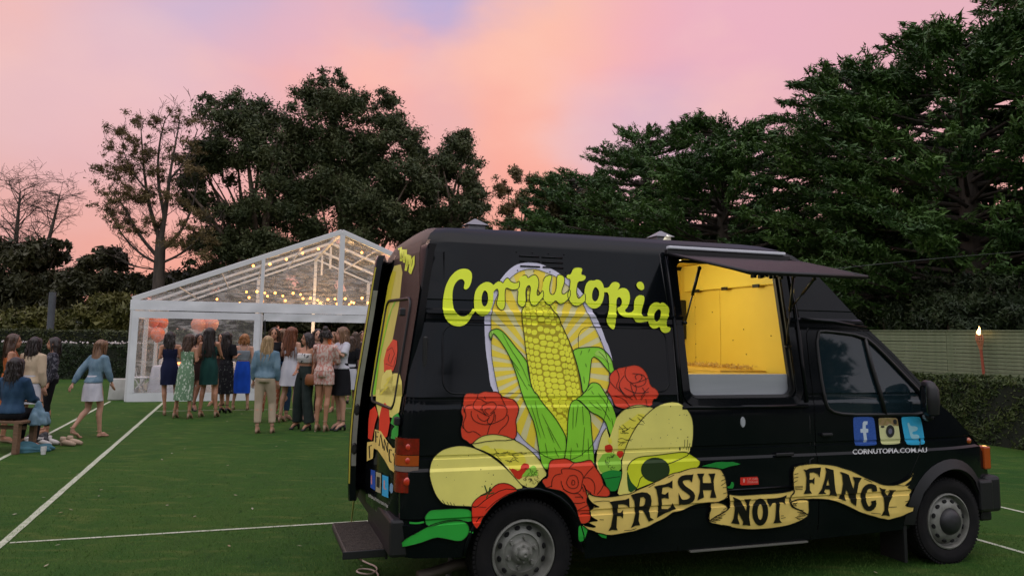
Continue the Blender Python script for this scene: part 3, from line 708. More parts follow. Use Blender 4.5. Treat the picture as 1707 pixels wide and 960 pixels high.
tube(bm, [dpt(x, z, RD_A, RD_H, 1, .004) for x, z in Pw+[Pw[0]]], .011, 6, cap=False); bmo('window_seal', bm, trimm, rdoor, smooth=True)
bm = bmesh.new(); box(bm, -.80, -.765, .07, .12, 1.12, 1.17, .008); box(bm, -.79, -.755, .07, .12, 1.78, 1.83, .008); bmo('hinge', bm, matt_black, rdoor)
# ================================================================== PAINTED SIDE ARTWORK (flat print laid on the panels)
ZA = (720, 420, 6.858); ZB = (920, 420, 6.4); ZC = (800, 520, 6.565); ZD_ = (700, 640, 6.0); ZE = (880, 640, 5.334); ZF = (880, 740, 6.0)
ZG = (650, 740, 5.332); ZH = (970, 760, 5.886); ZI = (1150, 760, 6.855); ZJ = (1310, 760, 6.857); ZK = (1400, 680, 10.67); ZM = (550, 340, 2.943)
def T(z, s):
    a = [float(x) for x in s.replace(',', ' ').split()]
    return [(z[0]+a[i]/z[2], z[1]+a[i+1]/z[2]) for i in range(0, len(a), 2)]
LAY = {}
def clipz(P):                                 # split a (u,z) polygon set is done by bisecting; only unique corners kept here
    Q = []
    for p in P:
        if not Q or (abs(p[0]-Q[-1][0])+abs(p[1]-Q[-1][1])) > 2e-4: Q.append(p)
    if len(Q) > 1 and abs(Q[0][0]-Q[-1][0])+abs(Q[0][1]-Q[-1][1]) < 2e-4: Q.pop()
    return Q
class Decal:
    """collects flat shapes traced in photo coordinates, projected once onto the van's side"""
    def __init__(s): s.tri = []
    def poly(s, P, holes=(), sm=0, off=0.0):
        if sm: P = smoothpoly(P, sm); holes = [smoothpoly(h, sm) for h in holes]
        P = clipz([side_hit(*p) for p in P]); H_ = [clipz([side_hit(*p) for p in h]) for h in holes]
        s.tri += [(t_, off) for t_ in tess(P, H_)]; return s
    def line(s, P, wd=1.1, sm=1, off=0.0, taper=False, close=False):
        if close: P = P+[P[0]]
        if sm: P = smoothline(P, sm)
        P = [Vector(p) for p in P]; n = len(P); Lq = []; Rq = []
        for i, p in enumerate(P):
            t_ = P[min(i+1, n-1)]-P[max(i-1, 0)]
            if t_.length < 1e-6: t_ = Vector((1, 0))
            t_.normalize(); k = wd/2*(max(.25, math.sin(math.pi*min(1, (i+.3)/(n-.4)))**.5) if taper else 1); nn = Vector((-t_.y, t_.x))*k
            Lq.append(side_hit(*(p+nn))); Rq.append(side_hit(*(p-nn)))
        for i in range(n-1):
            s.tri.append(([Lq[i], Rq[i], Rq[i+1], Lq[i+1]], off))
        return s
    def raw(s, P, off=0.0): s.tri += [(t_, off) for t_ in tess(P)]; return s
    def build(s, name, m, lay, parent=van, **k):
        bm = bmesh.new()
        groups = {}
        for t_, o in s.tri: groups.setdefault(o, []).append(t_)
        for o, ts in groups.items():
            b2 = bmesh.new()
            for t_ in ts:
                try: b2.faces.new([b2.verts.new((p[0], 0, p[1])) for p in t_])
                except Exception: pass
            bmesh.ops.remove_doubles(b2, verts=b2.verts, dist=1e-5)
            if not b2.verts: continue
            zs = [v.co.z for v in b2.verts]; us = [v.co.x for v in b2.verts]
            for z in ZL:
                if min(zs) < z < max(zs): bmesh.ops.bisect_plane(b2, geom=b2.verts[:]+b2.edges[:]+b2.faces[:], plane_co=(0, 0, z), plane_no=(0, 0, 1), dist=1e-5)
            for u in UL:
                if (u < -.6 or u > 3.05) and min(us) < u < max(us): bmesh.ops.bisect_plane(b2, geom=b2.verts[:]+b2.edges[:]+b2.faces[:], plane_co=(u, 0, 0), plane_no=(1, 0, 0), dist=1e-5)
            b2.verts.index_update(); mp_ = [bm.verts.new((v.co.x, vside(v.co.x, v.co.z)-.0016-lay*.0007-o*.00012, v.co.z)) for v in b2.verts]
            for f in b2.faces:
                try:
                    nf = bm.faces.new([mp_[v.index] for v in f.verts])
                    nf.normal_update()
                    if nf.normal.y > 0: nf.normal_flip()
                except Exception: pass
            b2.free()
        if 'outline' in name: k['kind'] = 'stuff'
        return bmo(name, bm, m, parent, split=('kind' not in k), **k)
def vinyl(name, r, g, b_, var=.06):
    c = L(r, g, b_)[:3]; mx = max(c); mn = min(c); c = tuple(min(.9, (x-mn*.25)*1.30) for x in c) if mx > .1 else c
    return mat(name, c, .45, var=var, vscale=5, spec=.3)
k_ink = vinyl('ink_black', 22, 22, 14); lime = vinyl('lime', 205, 218, 55); olive = vinyl('kernel_gap', 158, 146, 28); corn_y = vinyl('corn_yellow', 238, 226, 62); egg_w = vinyl('halo_white', 214, 212, 226)
ray_p = vinyl('ray_pale', 214, 208, 160); ray_y = vinyl('ray_yellow', 240, 196, 66); husk = vinyl('husk_green', 132, 200, 58); husk2 = vinyl('husk_light', 160, 206, 96)
red = vinyl('rose_red', 205, 68, 44); red2 = vinyl('tomato_red', 212, 58, 38); taco = vinyl('taco_shell', 222, 214, 124); cheese = vinyl('cheese', 222, 210, 84); salsa = vinyl('salsa', 190, 48, 30)
lett = vinyl('lettuce', 138, 190, 70); leafd = vinyl('leaf_green', 34, 130, 52); avo = vinyl('avocado', 200, 208, 48); pit = vinyl('avocado_stone', 42, 62, 28); skin_g = vinyl('avocado_skin', 36, 84, 36)
chil = vinyl('chilli_green', 52, 158, 62); scroll = vinyl('scroll_gold', 224, 196, 118, .12)
# --- halo, sun rays
OUT = T(ZA, '600 740 612 640 650 540 700 440 780 320 860 220 950 150 1040 124 1130 118 1220 130 1300 160 1380 200 1450 240 1510 290')+T(ZB, '200 300 330 440 400 560 440 640 490 730 540 840 580 960')+T(ZC, '1400 350 1440 480 1465 600 1480 740')+[(1024, 655), (1020, 690), (1008, 730), (985, 765), (950, 780), (915, 775), (880, 752), (860, 735), (842, 705)]+T(ZD_, '730 60 700 0')+T(ZC, '90 600 66 450 55 300 50 150 50 60')
INN = T(ZA, '670 800 672 740 690 640 740 500 800 400 890 300 980 230 1060 203 1130 194 1200 200 1300 235 1400 275 1480 330 1550 390')+T(ZB, '250 420 300 500 340 580 390 680 430 760 480 860 530 960')+T(ZC, '1290 250 1345 370 1390 520 1410 640 1415 740')+[(1013, 660), (1008, 695), (994, 730), (975, 755), (945, 768), (915, 764), (890, 748), (866, 727), (852, 700)]+T(ZD_, '800 130 762 0')+T(ZC, '150 640 128 520 120 400 118 250 118 100')
Decal().poly(OUT, sm=1).build('halo_border', egg_w, 0)
Decal().poly(INN, sm=1).build('halo_field', ray_p, 1)
d = Decal(); cxr, cyr = 905, 612; SI = smoothpoly(INN, 1)
def edgehit(a):
    best = 400
    dx, dy = math.cos(a), math.sin(a)
    for i in range(len(SI)):
        (x1, y1), (x2, y2) = SI[i-1], SI[i]; ex, ey = x2-x1, y2-y1; den = dx*ey-dy*ex
        if abs(den) < 1e-9: continue
        t_ = ((x1-cxr)*ey-(y1-cyr)*ex)/den; s_ = ((x1-cxr)*dy-(y1-cyr)*dx)/den
        if t_ > 0 and 0 <= s_ <= 1: best = min(best, t_)
    return best-.5
nr = 30
for k in range(nr):
    a0 = (k+.02)*2*math.pi/nr; a1 = a0+.58*2*math.pi/nr; P = [(cxr+12*math.cos(a0), cyr+12*math.sin(a0))]
    for j in range(4): a = a0+(a1-a0)*j/3; r_ = edgehit(a); P.append((cxr+r_*math.cos(a), cyr+r_*math.sin(a)))
    d.poly(P)
d.build('sun_rays', ray_y, 2)
ink = Decal()
ink.line(SI, .9, 0, close=True)
# --- corn cob with separate kernels
COB = T(ZA, '1020 690 1040 640 1080 560 1078 440 1108 390 1200 420 1262 520 1350 620 1400 690')+T(ZC, '860 60 900 160 960 290 1005 400 1040 520 1065 600 1085 700 1100 780 1115 880')+T(ZE, '495 80 400 140 370 180 350 260 345 400 345 480 300 400 225 280 130 180 60 80 0 0')+T(ZC, '560 820 540 730 520 620 512 520 495 400 482 280 465 150 455 40')
Decal().poly(COB).build('corn_cob', olive, 3)
CL = [(869, 505), (870, 530), (874, 570), (878, 600), (882, 630), (887, 655), (897, 680), (915, 705), (933, 727), (943, 737)]
CR = [(925, 505), (930, 530), (946, 564), (955, 590), (962, 620), (967, 650), (968, 672), (950, 690), (945, 715), (945, 736)]
def lerpc(C, t_):
    t_ = t_*(len(C)-1); i = min(int(t_), len(C)-2); f = t_-i; return (C[i][0]+(C[i+1][0]-C[i][0])*f, C[i][1]+(C[i+1][1]-C[i][1])*f)
d = Decal(); rnd = random.Random(3); rowsN = 26
for r_ in range(rowsN):
    t_ = (r_+.5)/rowsN; a = lerpc(CL, t_); c = lerpc(CR, t_); wdt = math.hypot(c[0]-a[0], c[1]-a[1]); n = max(1, int(round(wdt/8.8)))
    # columns narrow towards both edges of the cob
    us = [0.5-.5*math.cos(math.pi*(.12+.76*j/n)) for j in range(n+1)]; us = [(x-us[0])/(us[-1]-us[0]) for x in us]
    for j in range(n):
        x0, x1 = us[j], us[j+1]; hx = (x1-x0)*wdt/2-.12; hy = 237/rowsN/2-.15; m_ = (x0+x1)/2; sag = -2.5*math.sin(math.pi*m_)*(1 if r_ < 4 else 0)+((j*7) % 3-1)*hy*.6+rnd.uniform(-.6, .6)
        px_, py_ = a[0]+(c[0]-a[0])*m_, a[1]+(c[1]-a[1])*m_+sag
        if hx < .8: continue
        P = []
        for q in range(10):
            an = q*2*math.pi/10; ca, sa = math.cos(an), math.sin(an); P.append((px_+hx*1.04*abs(ca)**.78*(1 if ca > 0 else -1)*rnd.uniform(.93, 1.02), py_+hy*1.04*abs(sa)**.78*(1 if sa > 0 else -1)*rnd.uniform(.93, 1.02)))
        d.poly(P)
for x, y in T(ZA, '1090 660 1150 690 1240 640 1300 640 1340 700 1180 600 1240 590 1100 470 1095 520 1130 640'): d.poly([(x+4*math.cos(q), y+3.2*math.sin(q)) for q in [i*.785 for i in range(8)]])
d.build('corn_kernels', corn_y, 4, kind='stuff')
ink.line(COB[:18], 1.3, 0); ink.line(COB[-9:]+COB[:1], 1.3, 0)
# --- husks
HL = T(ZC, '120 325 95 260 100 215 140 190 185 178 240 205 300 270 400 400 460 470 510 540 528 600 540 700 555 800 610 905')+T(ZE, '60 60 130 170 230 285 300 395 345 490 320 650 300 760 150 760 120 720 100 620 60 360 0 230')+T(ZC, '460 919 400 700 350 560 300 440 200 290 150 235 135 240')
HM = T(ZE, '370 180 400 140 440 133 480 165 550 240 560 400 575 560 592 740 480 780 300 780 320 650 345 500 350 300')
HR = T(ZC, '1010 430 1040 398 1130 386 1280 378 1340 400 1400 460 1440 520 1460 620 1500 710 1545 770 1450 700 1380 620 1300 520 1225 475 1205 600 1190 780 1160 860 1120 890 1100 740 1060 580 1030 480')
HD = T(ZC, '1115 905 1180 820 1200 780 1240 765 1300 782 1340 840 1378 910')+T(ZE, '730 155 765 230 790 330 798 450 790 560 772 662 755 560 740 480 705 400 690 340 640 285 560 250 510 205 480 170 440 138 420 135')
for i, P in enumerate((HL, HR, HM, HD)):
    Decal().poly(P, sm=1).build('husk_leaf', husk, 5+i); 
    ink.line(smoothpoly(P, 1), 1.3, 0, off=i, close=True)
Decal().poly(T(ZC, '130 300 98 255 102 215 130 200 150 215 132 240'), sm=1).poly(T(ZC, '1240 470 1280 410 1340 430 1400 490 1440 560 1400 560 1330 490'), sm=1, off=1).build('husk_leaf', husk2, 9)
for z, s in ((ZC, '240 230 330 400 440 560 530 770'), (ZC, '330 500 420 680 520 850'), (ZC, '300 460 370 560 430 640'), (ZC, '1200 400 1180 440'), (ZC, '1110 420 1095 470'), (ZC, '1150 560 1160 600'), (ZC, '1130 700 1140 780'), (ZC, '1290 430 1340 470 1400 560'), (ZC, '1170 860 1230 810'),
             (ZE, '60 150 90 300 150 480'), (ZE, '120 260 200 420 290 580'), (ZE, '20 180 60 300 110 480'), (ZE, '170 380 230 520'), (ZE, '230 560 270 650'), (ZE, '150 520 170 640'), (ZE, '400 200 395 400'), (ZE, '440 180 420 380'), (ZE, '480 190 490 360'), (ZE, '500 380 480 640'), (ZE, '530 480 540 680'), (ZE, '380 560 370 700'), (ZE, '430 520 440 560'), (ZE, '540 150 590 200 650 230'), (ZE, '600 150 680 240 730 330'), (ZE, '620 80 680 150 720 240'), (ZE, '740 300 760 420'), (ZE, '560 60 580 90')):
    ink.line(T(z, s), .8, 1, off=5, taper=True)
ink.build('artwork_outline', k_ink, 10)
# --- back row: right rose, tacos
ink2 = Decal()
R1 = T(ZD_, '440 95 500 82 575 95 640 65 700 75 770 75 800 100 820 125 880 140 930 150 965 190 985 235 975 300 950 360 962 430 960 530 900 560 700 560 500 600 470 570 415 540 405 490 400 440 415 400 425 330 408 290 405 260 420 220 425 180')
R2 = T(ZM, '1352 930 1370 870 1365 840 1400 805 1450 795 1500 785 1540 810 1560 850 1568 890 1600 905 1615 940')+T(ZE, '1165 70 1140 130 1105 130 1100 200 980 195 880 215 840 218 780 200 760 180 740 130 720 90 690 50')
d = Decal().poly(R1, sm=1).poly(R2, sm=1, off=1); d.build('rose', red, 11)
for P in (R1, R2): ink2.line(smoothpoly(P, 1), 1.3, 0, close=True)
for s in ('575 95 570 140 530 185 525 240 590 270 650 305', '570 140 620 155 665 190 720 168 760 200 755 240 700 290', '665 190 610 215 620 260 650 305 690 320 740 270', '700 240 650 240 640 270 680 300', '510 265 505 310 540 370 620 400 700 400 780 370 850 330 870 270 855 215 770 205',
          '570 300 580 340 640 375 690 330', '700 400 680 450 670 500', '520 200 450 215 440 260 460 310 430 370 430 440 480 485 530 460 600 510', '870 300 885 340 860 400 800 450 780 490', '800 100 820 160 850 215', '690 320 660 380 700 400 730 360 740 270', '425 200 440 280', '640 120 650 150', '415 400 430 440', '750 300 745 370', '600 240 610 260'):
    ink2.line(T(ZD_, s), 1.0, 2, off=2)
for s in ('1400 805 1420 850 1395 900 1440 930', '1450 795 1440 840 1470 880 1520 870 1560 850', '1440 840 1410 880 1430 925 1480 958', '1470 880 1480 920 1500 958', '1500 860 1490 840 1520 830 1530 850 1510 870', '1370 870 1400 905', '1560 900 1530 930 1520 958', '1480 830 1540 835 1550 880 1500 900 1465 870', '1440 900 1500 930 1560 920'):
    ink2.line(T(ZM, s), .9, 2, off=3)
for s in ('800 20 830 80 870 120', '950 0 960 60 920 110 870 120', '1010 30 1040 80 1000 140', '760 100 850 130 900 200', '1040 130 1050 180'):
    ink2.line(T(ZE, s), .9, 1, off=4)
TB1 = T(ZD_, '500 610 560 550 600 525 640 510 690 500 740 498 840 512 920 545 1010 590 1100 660 1160 720 1200 770')+T(ZF, '150 230 190 300 130 345 60 435 0 435')+T(ZD_, '960 970 880 850 800 760 700 690')
TB2 = T(ZE, '770 330 790 280 830 235 900 195 980 178 1060 190 1110 210 1010 320 940 440 880 560 850 640 800 700 700 800 620 790 595 690 600 640 620 540 650 440 690 385 720 480')
d = Decal().poly(TB1, sm=1).poly(TB2, sm=0, off=1); d.build('taco_shell', taco, 12)
ink2.line(TB1[:14], 1.2, 1, off=5); ink2.line(T(ZE, '690 385 650 440 620 540 600 640 595 700'), 1.2, 1, off=5); ink2.line(T(ZE, '780 290 830 235 900 195 980 178 1060 190 1110 210'), 1.2, 1, off=5)
Decal().poly(T(ZD_, '880 830 960 790 1070 785 1095 820 1050 880 1000 950 960 945 900 860'), sm=1).poly(T(ZE, '680 540 740 530 750 600 690 610 675 570'), sm=1).poly(T(ZE, '785 590 850 590 830 650 780 660'), sm=1).build('salsa', salsa, 13)
Decal().poly(T(ZD_, '590 640 620 625 640 610 680 612 700 645 800 640 860 655 920 650 960 680 1020 690 1050 740 1060 775 1010 800 990 870 920 835 905 850 860 800 770 740 700 690'), sm=1).poly(T(ZE, '800 380 880 325 950 280 970 258 1045 265 1000 320 940 400 890 500 850 590 790 590 800 480'), sm=1).poly(T(ZE, '700 480 730 470 745 520 715 530'), sm=1).build('cheese_strands', cheese, 14)
Decal().poly(T(ZD_, '1040 880 1060 850 1100 825 1130 805 1160 830 1165 900 1200 940')+T(ZF, '60 205 80 260 95 310 120 325 135 400 140 432 20 440 -60 430 -100 380 -60 300'), sm=1).poly(T(ZE, '610 690 640 650 660 615 740 600 800 640 825 690 820 770 700 790 640 780 625 740'), sm=1).build('lettuce', lett, 15)
rr = random.Random(5)
for _ in range(34):                                        # cheese and lettuce squiggles
    x, y = rr.choice([T(ZD_, '800 690')[0], T(ZD_, '900 730')[0], T(ZE, '880 400')[0], T(ZE, '840 520')[0], T(ZE, '950 320')[0], T(ZD_, '970 720')[0]]); x += rr.uniform(-11, 11); y += rr.uniform(-7, 7); a = rr.uniform(-.6, .9)
    ink2.line([(x-6*math.cos(a), y-6*math.sin(a)), (x, y+rr.uniform(-3, 3)), (x+6*math.cos(a), y+6*math.sin(a))], .7, 2, off=6)
for _ in range(40):
    x, y = rr.choice([T(ZE, '720 700')[0], T(ZE, '730 650')[0], T(ZG, '1260 300')[0], T(ZG, '1220 350')[0], T(ZE, '20 800')[0]]); x += rr.uniform(-11, 11); y += rr.uniform(-9, 9); a = rr.uniform(0, 6)
    ink2.line([(x+2.4*math.cos(a+q), y+2.4*math.sin(a+q)) for q in (0, 1.2, 2.4, 3.6)], .6, 1, off=7)
Decal().poly(T(ZE, '640 790 690 770 740 758 800 765 870 790 820 870 790 930 760 950 700 940 680 860'), sm=1).build('green_leaf', leafd, 16)
ink2.line(T(ZF, '760 340 830 330 910 318'), .8, 1, off=8)
# --- front tacos, avocado, tomato, chillies, centre rose
TF1 = T(ZG, '345 260 352 190 372 130 400 95 440 60 480 38 560 14 640 8 720 22 800 55 880 95 960 152 1050 232 1130 322 1188 385 1110 400 1000 390 850 480 760 560 720 548 600 545 480 535 440 500 410 460 385 410 360 335')
TF2 = T(ZE, '1110 210 1180 172 1260 155 1300 155 1340 165 1400 210 1440 270 1455 320 1462 380 1460 470 1450 540 1430 600 1400 640 1200 720 1000 800 960 930 890 1000 780 985 800 900 830 800 820 700 840 620 870 540 900 470 950 380 1020 290')
d = Decal().poly(TF1, sm=1).poly(TF2, sm=1, off=1); d.build('taco_shell', taco, 17)
ink2b = Decal()
for P in (TF1, TF2): ink2b.line(smoothpoly(P, 1), 1.3, 0, close=True)
for _ in range(70):
    P = rr.choice((TF1, TF2)); xs_ = [p[0] for p in P]; ys_ = [p[1] for p in P]; x, y = rr.uniform(min(xs_), max(xs_)), rr.uniform(min(ys_), max(ys_))
    if pip(x, y, P) and pip(x+6, y+6, P) and pip(x-6, y-6, P): r_ = rr.uniform(.4, 1.0); ink2b.poly([(x+r_*math.cos(q), y+r_*math.sin(q)) for q in [0, 1.2, 2.5, 3.7, 5]], off=1)
for s in ('1385 490 1375 570', '1410 490 1400 580', '1430 520 1420 585'): ink2b.line(T(ZE, s), .7, 0, off=1)
for s in ('460 490 490 535', '500 505 520 538', '530 510 545 540', '560 520 570 540', '645 530 655 545'): ink2b.line(T(ZG, s), .8, 0, off=1)
AV = T(ZE, '872 760 880 720 900 690 930 665 970 645 1030 635 1100 630 1200 618 1300 605 1360 598 1410 603 1460 635 1490 655 1520 680 1515 720 1480 742 1400 755 1280 790 1150 850 1000 910 950 930 890 960 872 860')
Decal().poly(AV, sm=1).build('avocado', avo, 18)
Decal().poly(T(ZE, '873 770 884 790 900 850 930 890 965 920 890 970 872 860'), sm=1).build('avocado_skin', skin_g, 19)
c = T(ZE, '1123 757')[0]; Decal().poly([(c[0]+24*math.cos(q*.26), c[1]+20.5*math.sin(q*.26)) for q in range(24)]).build('avocado_stone', pit, 20)
ink2b.line(AV[:14]+T(ZE, '1520 690 1515 730'), 1.2, 1, off=20)
Decal().poly(T(ZI, '120 110 170 95 230 80 280 65 330 60 410 62 480 60 565 85 520 98 450 110 360 140 280 125'), sm=0).poly(T(ZI, '400 350 450 330 462 282 490 300 487 360 440 365'), sm=1).build('green_leaf', leafd, 18)
TM = T(ZG, '720 560 722 530 750 490 800 450 860 420 880 405 940 350 1000 338 1060 350 1125 398 1112 420 1030 450 950 500 880 570 820 650 775 745 750 735 725 690 718 640')
Decal().poly(TM, sm=1).build('tomato', red2, 19)
ink2b.line(smoothpoly(TM, 1), 1.2, 0, off=22, close=True)
d = Decal()
for s in ('860 435 835 360', '870 440 885 375', '860 435 800 452', '865 440 920 425', '865 445 850 475', '868 430 900 400'): d.line(T(ZG, s), 2.6, 0, taper=True)
d.build('tomato_stalk', skin_g, 20)
ink2b.line(T(ZG, '725 545 850 555'), .6, 0, off=24)
C1 = T(ZG, '300 660 315 615 345 585 370 575 500 568 620 562 715 575 722 640 720 690 600 668 480 685 400 712 320 722'); C2 = T(ZG, '50 905 100 860 150 820 230 780 300 740 360 710 420 690 500 670 560 663 620 665 660 682 695 715 700 760 685 805 640 850 590 855 540 845 470 830 400 820 300 860 200 888 120 905')
Decal().poly(C1, sm=1).poly(C2, sm=1, off=1).line(T(ZG, '170 692 240 698 300 685'), 3, 1, off=2).line(T(ZG, '695 770 735 780'), 2.4, 0, off=2).poly(T(ZF, '500 800 560 820 590 850 575 900 550 960 500 970 495 880'), sm=1, off=2).poly(T(ZF, '690 890 780 900 775 935 730 925'), off=2).build('chilli', chil, 17)
ink2b.line(smoothpoly(C2, 1), 1.2, 0, off=25, close=True); ink2b.line(smoothpoly(C1, 1), 1.2, 0, off=25, close=True)
R3 = T(ZF, '205 165 250 145 310 140 370 135 410 155 450 182 530 170 600 150 628 160 660 220 690 260 715 300 735 350 745 400 790 430 812 470 800 520 700 515 640 510 600 470 570 560 600 620 620 700 605 770 540 792 512 780 490 700 460 600 400 520 330 460 240 445 170 430 150 400 128 370 140 340 190 330 190 260')
Decal().poly(R3, sm=1).build('rose', red, 21)
ink3 = Decal(); ink3.line(smoothpoly(R3, 1), 1.3, 0, close=True)
for s in ('450 182 410 220 400 240', '330 290 320 240 370 235 450 240 520 270 545 320 530 380 520 460 450 490 380 470 335 430 320 360', '320 290 260 300 230 350 225 420', '400 310 470 300 495 360 490 420 440 440 390 420 370 370 400 320', '430 350 460 360 455 400 425 400 430 360', '545 330 600 325 650 370 660 430 650 490', '540 390 560 440 620 480', '745 400 720 450 680 495', '340 440 430 490 500 480 540 540', '460 520 540 520', '450 580 500 585 560 570', '490 650 530 630 590 600', '510 690 560 680 610 690', '330 400 340 430', '530 420 550 470', '170 430 230 410', '640 220 580 280 545 330'):
    ink3.line(T(ZF, s), 1.0, 2, off=1)
# --- scroll
S1 = T(ZH, '10 278 30 330 60 365 100 382 140 388 200 394 260 392 340 382 400 368 460 362 510 335 560 310 620 288 700 248 760 222 830 183 870 165 900 156 950 150 1000 128 1060 112 1120 106 1160 108 1200 112 1260 112 1320 118 1350 128 1380 175 1400 250 1408 330 1415 400 1300 452 1240 446 1180 455 1120 462 1080 472 1020 500 980 520 930 536 880 542 820 585 780 610 700 645 640 682 560 705 500 728 420 740 330 758 280 766 230 764 180 748 140 744 90 720 50 712 20 690 0 668 90 690 130 682 90 665 48 642 90 628 150 626 110 605 78 585 66 560 60 530 110 490 165 492 120 472 85 450 60 420 40 380')
S2 = T(ZI, '425 425 480 436 560 440 640 436 760 426 900 420 1000 412 1100 398 1175 375 1170 420 1135 440 1120 480 1118 520 1140 570 1180 590 1220 605 1270 625 1310 655 1335 668 1250 725 1180 755 1100 782 1000 800 900 815 800 822 700 828 600 824 500 812 430 795 350 782 290 765 230 757 203 738 220 715 270 685 360 640 430 590 440 540 432 480')
S3 = T(ZI, '220 530 300 520 360 535 400 560 415 590 400 612 350 640 270 680 210 735 198 700 205 640 222 600 215 560')
S4 = T(ZJ, '40 520 90 497 160 482 235 490 242 560 245 620 228 662 200 640 150 610 80 580 48 552')
S5 = T(ZJ, '60 180 80 122 130 96 165 95 200 86 300 78 330 80 400 86 480 92 560 105 620 128 700 150 780 185 850 222 920 255 1000 285 1060 312 1130 326 1230 326 1290 300 1340 280 1400 240 1435 190 1420 240 1405 275 1330 332 1390 325 1365 352 1425 378 1405 410 1390 440 1395 470 1385 500 1340 560 1400 575 1480 570 1450 600 1430 622 1360 650 1300 680 1220 700 1150 722 1100 708 1050 702 1000 685 950 672 880 650 820 632 760 600 700 570 620 535 560 512 480 490 420 484 350 480 290 478 230 484 160 478 90 490 35 515 30 450 75 402 66 330 62 250')
d = Decal().poly(S3).poly(S4, off=1).poly(S2, off=2).poly(S1, off=3).poly(S5, off=4); d.build('scroll_banner', scroll, 22)
for P, o in ((S3, 3), (S4, 3), (S2, 4), (S1, 5), (S5, 6)): ink3.line(P, 1.3, 1, off=12+o, close=True)
for z, ss in ((ZH, ['1395 190 1360 180', '1398 215 1350 235', '1400 245 1350 280', '1400 300 1365 300', '1405 350 1370 360', '200 615 160 612', '700 262 640 300', '890 175 830 205', '100 440 200 430 260 432', '1400 500 1365 520', '1405 525 1350 540', '1390 560 1320 580', '1360 600 1290 590', '1340 620 1270 610', '1300 640 1250 630', '400 720 470 715 520 700']),
              (ZI, ['1310 650 1230 640', '1300 670 1200 680', '1270 700 1180 690', '1240 715 1200 700', '350 775 450 790', '1050 670 1020 672', '1070 690 1020 700', '1150 530 1200 530', '1150 545 1190 560', '210 735 300 720', '240 720 330 700', '260 700 350 680']),
              (ZJ, ['75 200 120 190', '70 240 120 230', '70 290 110 270', '80 340 170 335', '80 355 170 350', '85 372 170 370', '60 540 110 520', '100 560 80 540', '180 610 100 600', '190 640 110 630', '200 660 120 660', '1330 332 1220 320', '870 250 960 290', '1150 575 1240 570', '950 640 1060 650', '1385 500 1340 510'])):
    for s in ss: ink3.line(T(z, s), .9, 0, off=20)
ink2.build('artwork_outline', k_ink, 16.5); ink2b.build('artwork_outline', k_ink, 19.5); ink3.build('artwork_outline', k_ink, 26)
# --- slogan lettering: each word one part
d = Decal()
d.poly(T(ZH, '255 440 300 432 350 425 410 418 450 402 447 500 425 472 390 462 340 465 337 545 365 545 390 517 387 600 365 577 330 577 325 690 337 717 285 712 245 725 270 680 285 600 290 540 280 470'))
d.poly(T(ZH, '465 372 520 355 575 345 625 350 658 378 668 430 655 490 640 530 655 590 690 615 640 632 605 560 580 520 545 520 540 620 555 668 510 672 465 697 490 640 505 540 498 430 480 400'), [T(ZH, '557 397 590 390 608 415 602 460 585 480 550 484')])
d.poly(T(ZH, '692 290 740 278 800 268 845 250 872 228 872 310 830 292 775 300 767 360 800 368 832 342 836 410 800 400 766 408 766 508 825 510 855 490 870 450 908 510 860 525 790 555 720 597 732 500 730 400 715 320'))
d.line(T(ZH, '1060 200 1000 200 955 215 945 250 975 300 1030 335 1070 370 1065 415 1020 440 970 445 945 430'), 8.4, 1); d.poly(T(ZH, '1040 190 1078 165 1062 250 1030 215'), off=1); d.poly(T(ZH, '930 350 965 420 1000 450 930 475'), off=1)
d.poly(T(ZH, '1112 165 1185 162 1168 200 1170 255 1252 255 1245 200 1222 165 1292 162 1275 230 1280 320 1302 400 1240 400 1255 325 1170 325 1180 396 1115 425 1138 340 1142 230'))
d.build('slogan_word', k_ink, 30)
d = Decal()
d.poly(T(ZI, '468 455 540 485 565 510 620 620 625 530 600 482 678 480 662 560 655 680 668 785 620 775 580 778 588 735 530 630 525 700 548 768 450 755 478 700 492 600 488 500'))
c = T(ZI, '782 628')[0]; d.poly([(c[0]+13.3*math.cos(q*.26), c[1]+22.6*math.sin(q*.26)) for q in range(24)], [[(c[0]+4.6*math.cos(q*.42), c[1]+13.2*math.sin(q*.42)) for q in range(15)]])
d.poly(T(ZI, '860 480 920 480 980 468 1040 455 1082 435 1068 545 1040 517 1000 515 998 620 1005 720 1028 750 930 757 952 710 960 620 955 520 915 532 890 572'))
d.build('slogan_word', k_ink, 30)
d = Decal()
d.poly(T(ZJ, '175 142 210 150 250 130 340 124 378 120 362 238 340 195 290 176 248 182 248 262 280 260 305 232 300 315 275 292 248 300 250 380 275 418 180 422 205 370 212 250 200 175'))
d.poly(T(ZJ, '422 122 520 150 528 230 533 300 545 400 562 450 500 440 465 442 485 400 475 370 425 370 412 400 440 420 345 425 385 370 420 260 438 170'), [T(ZJ, '460 250 437 325 473 325')])
d.poly(T(ZJ, '590 170 640 182 695 205 720 290 748 370 762 290 738 228 842 240 808 300 790 400 778 562 720 520 690 435 662 372 645 440 662 502 580 475 610 420 628 310 618 210'))
d.line(T(ZJ, '990 395 985 345 935 330 885 355 855 430 865 520 900 590 950 590 985 545 975 500'), 8.2, 1); d.poly(T(ZJ, '960 320 1010 325 980 400 950 360'), off=1)
d.poly(T(ZJ, '1038 345 1075 365 1122 370 1105 392 1132 442 1162 402 1150 376 1232 380 1192 430 1157 520 1142 600 1162 678 1110 665 1063 672 1100 610 1100 520 1073 430'))
d.build('slogan_word', k_ink, 30)
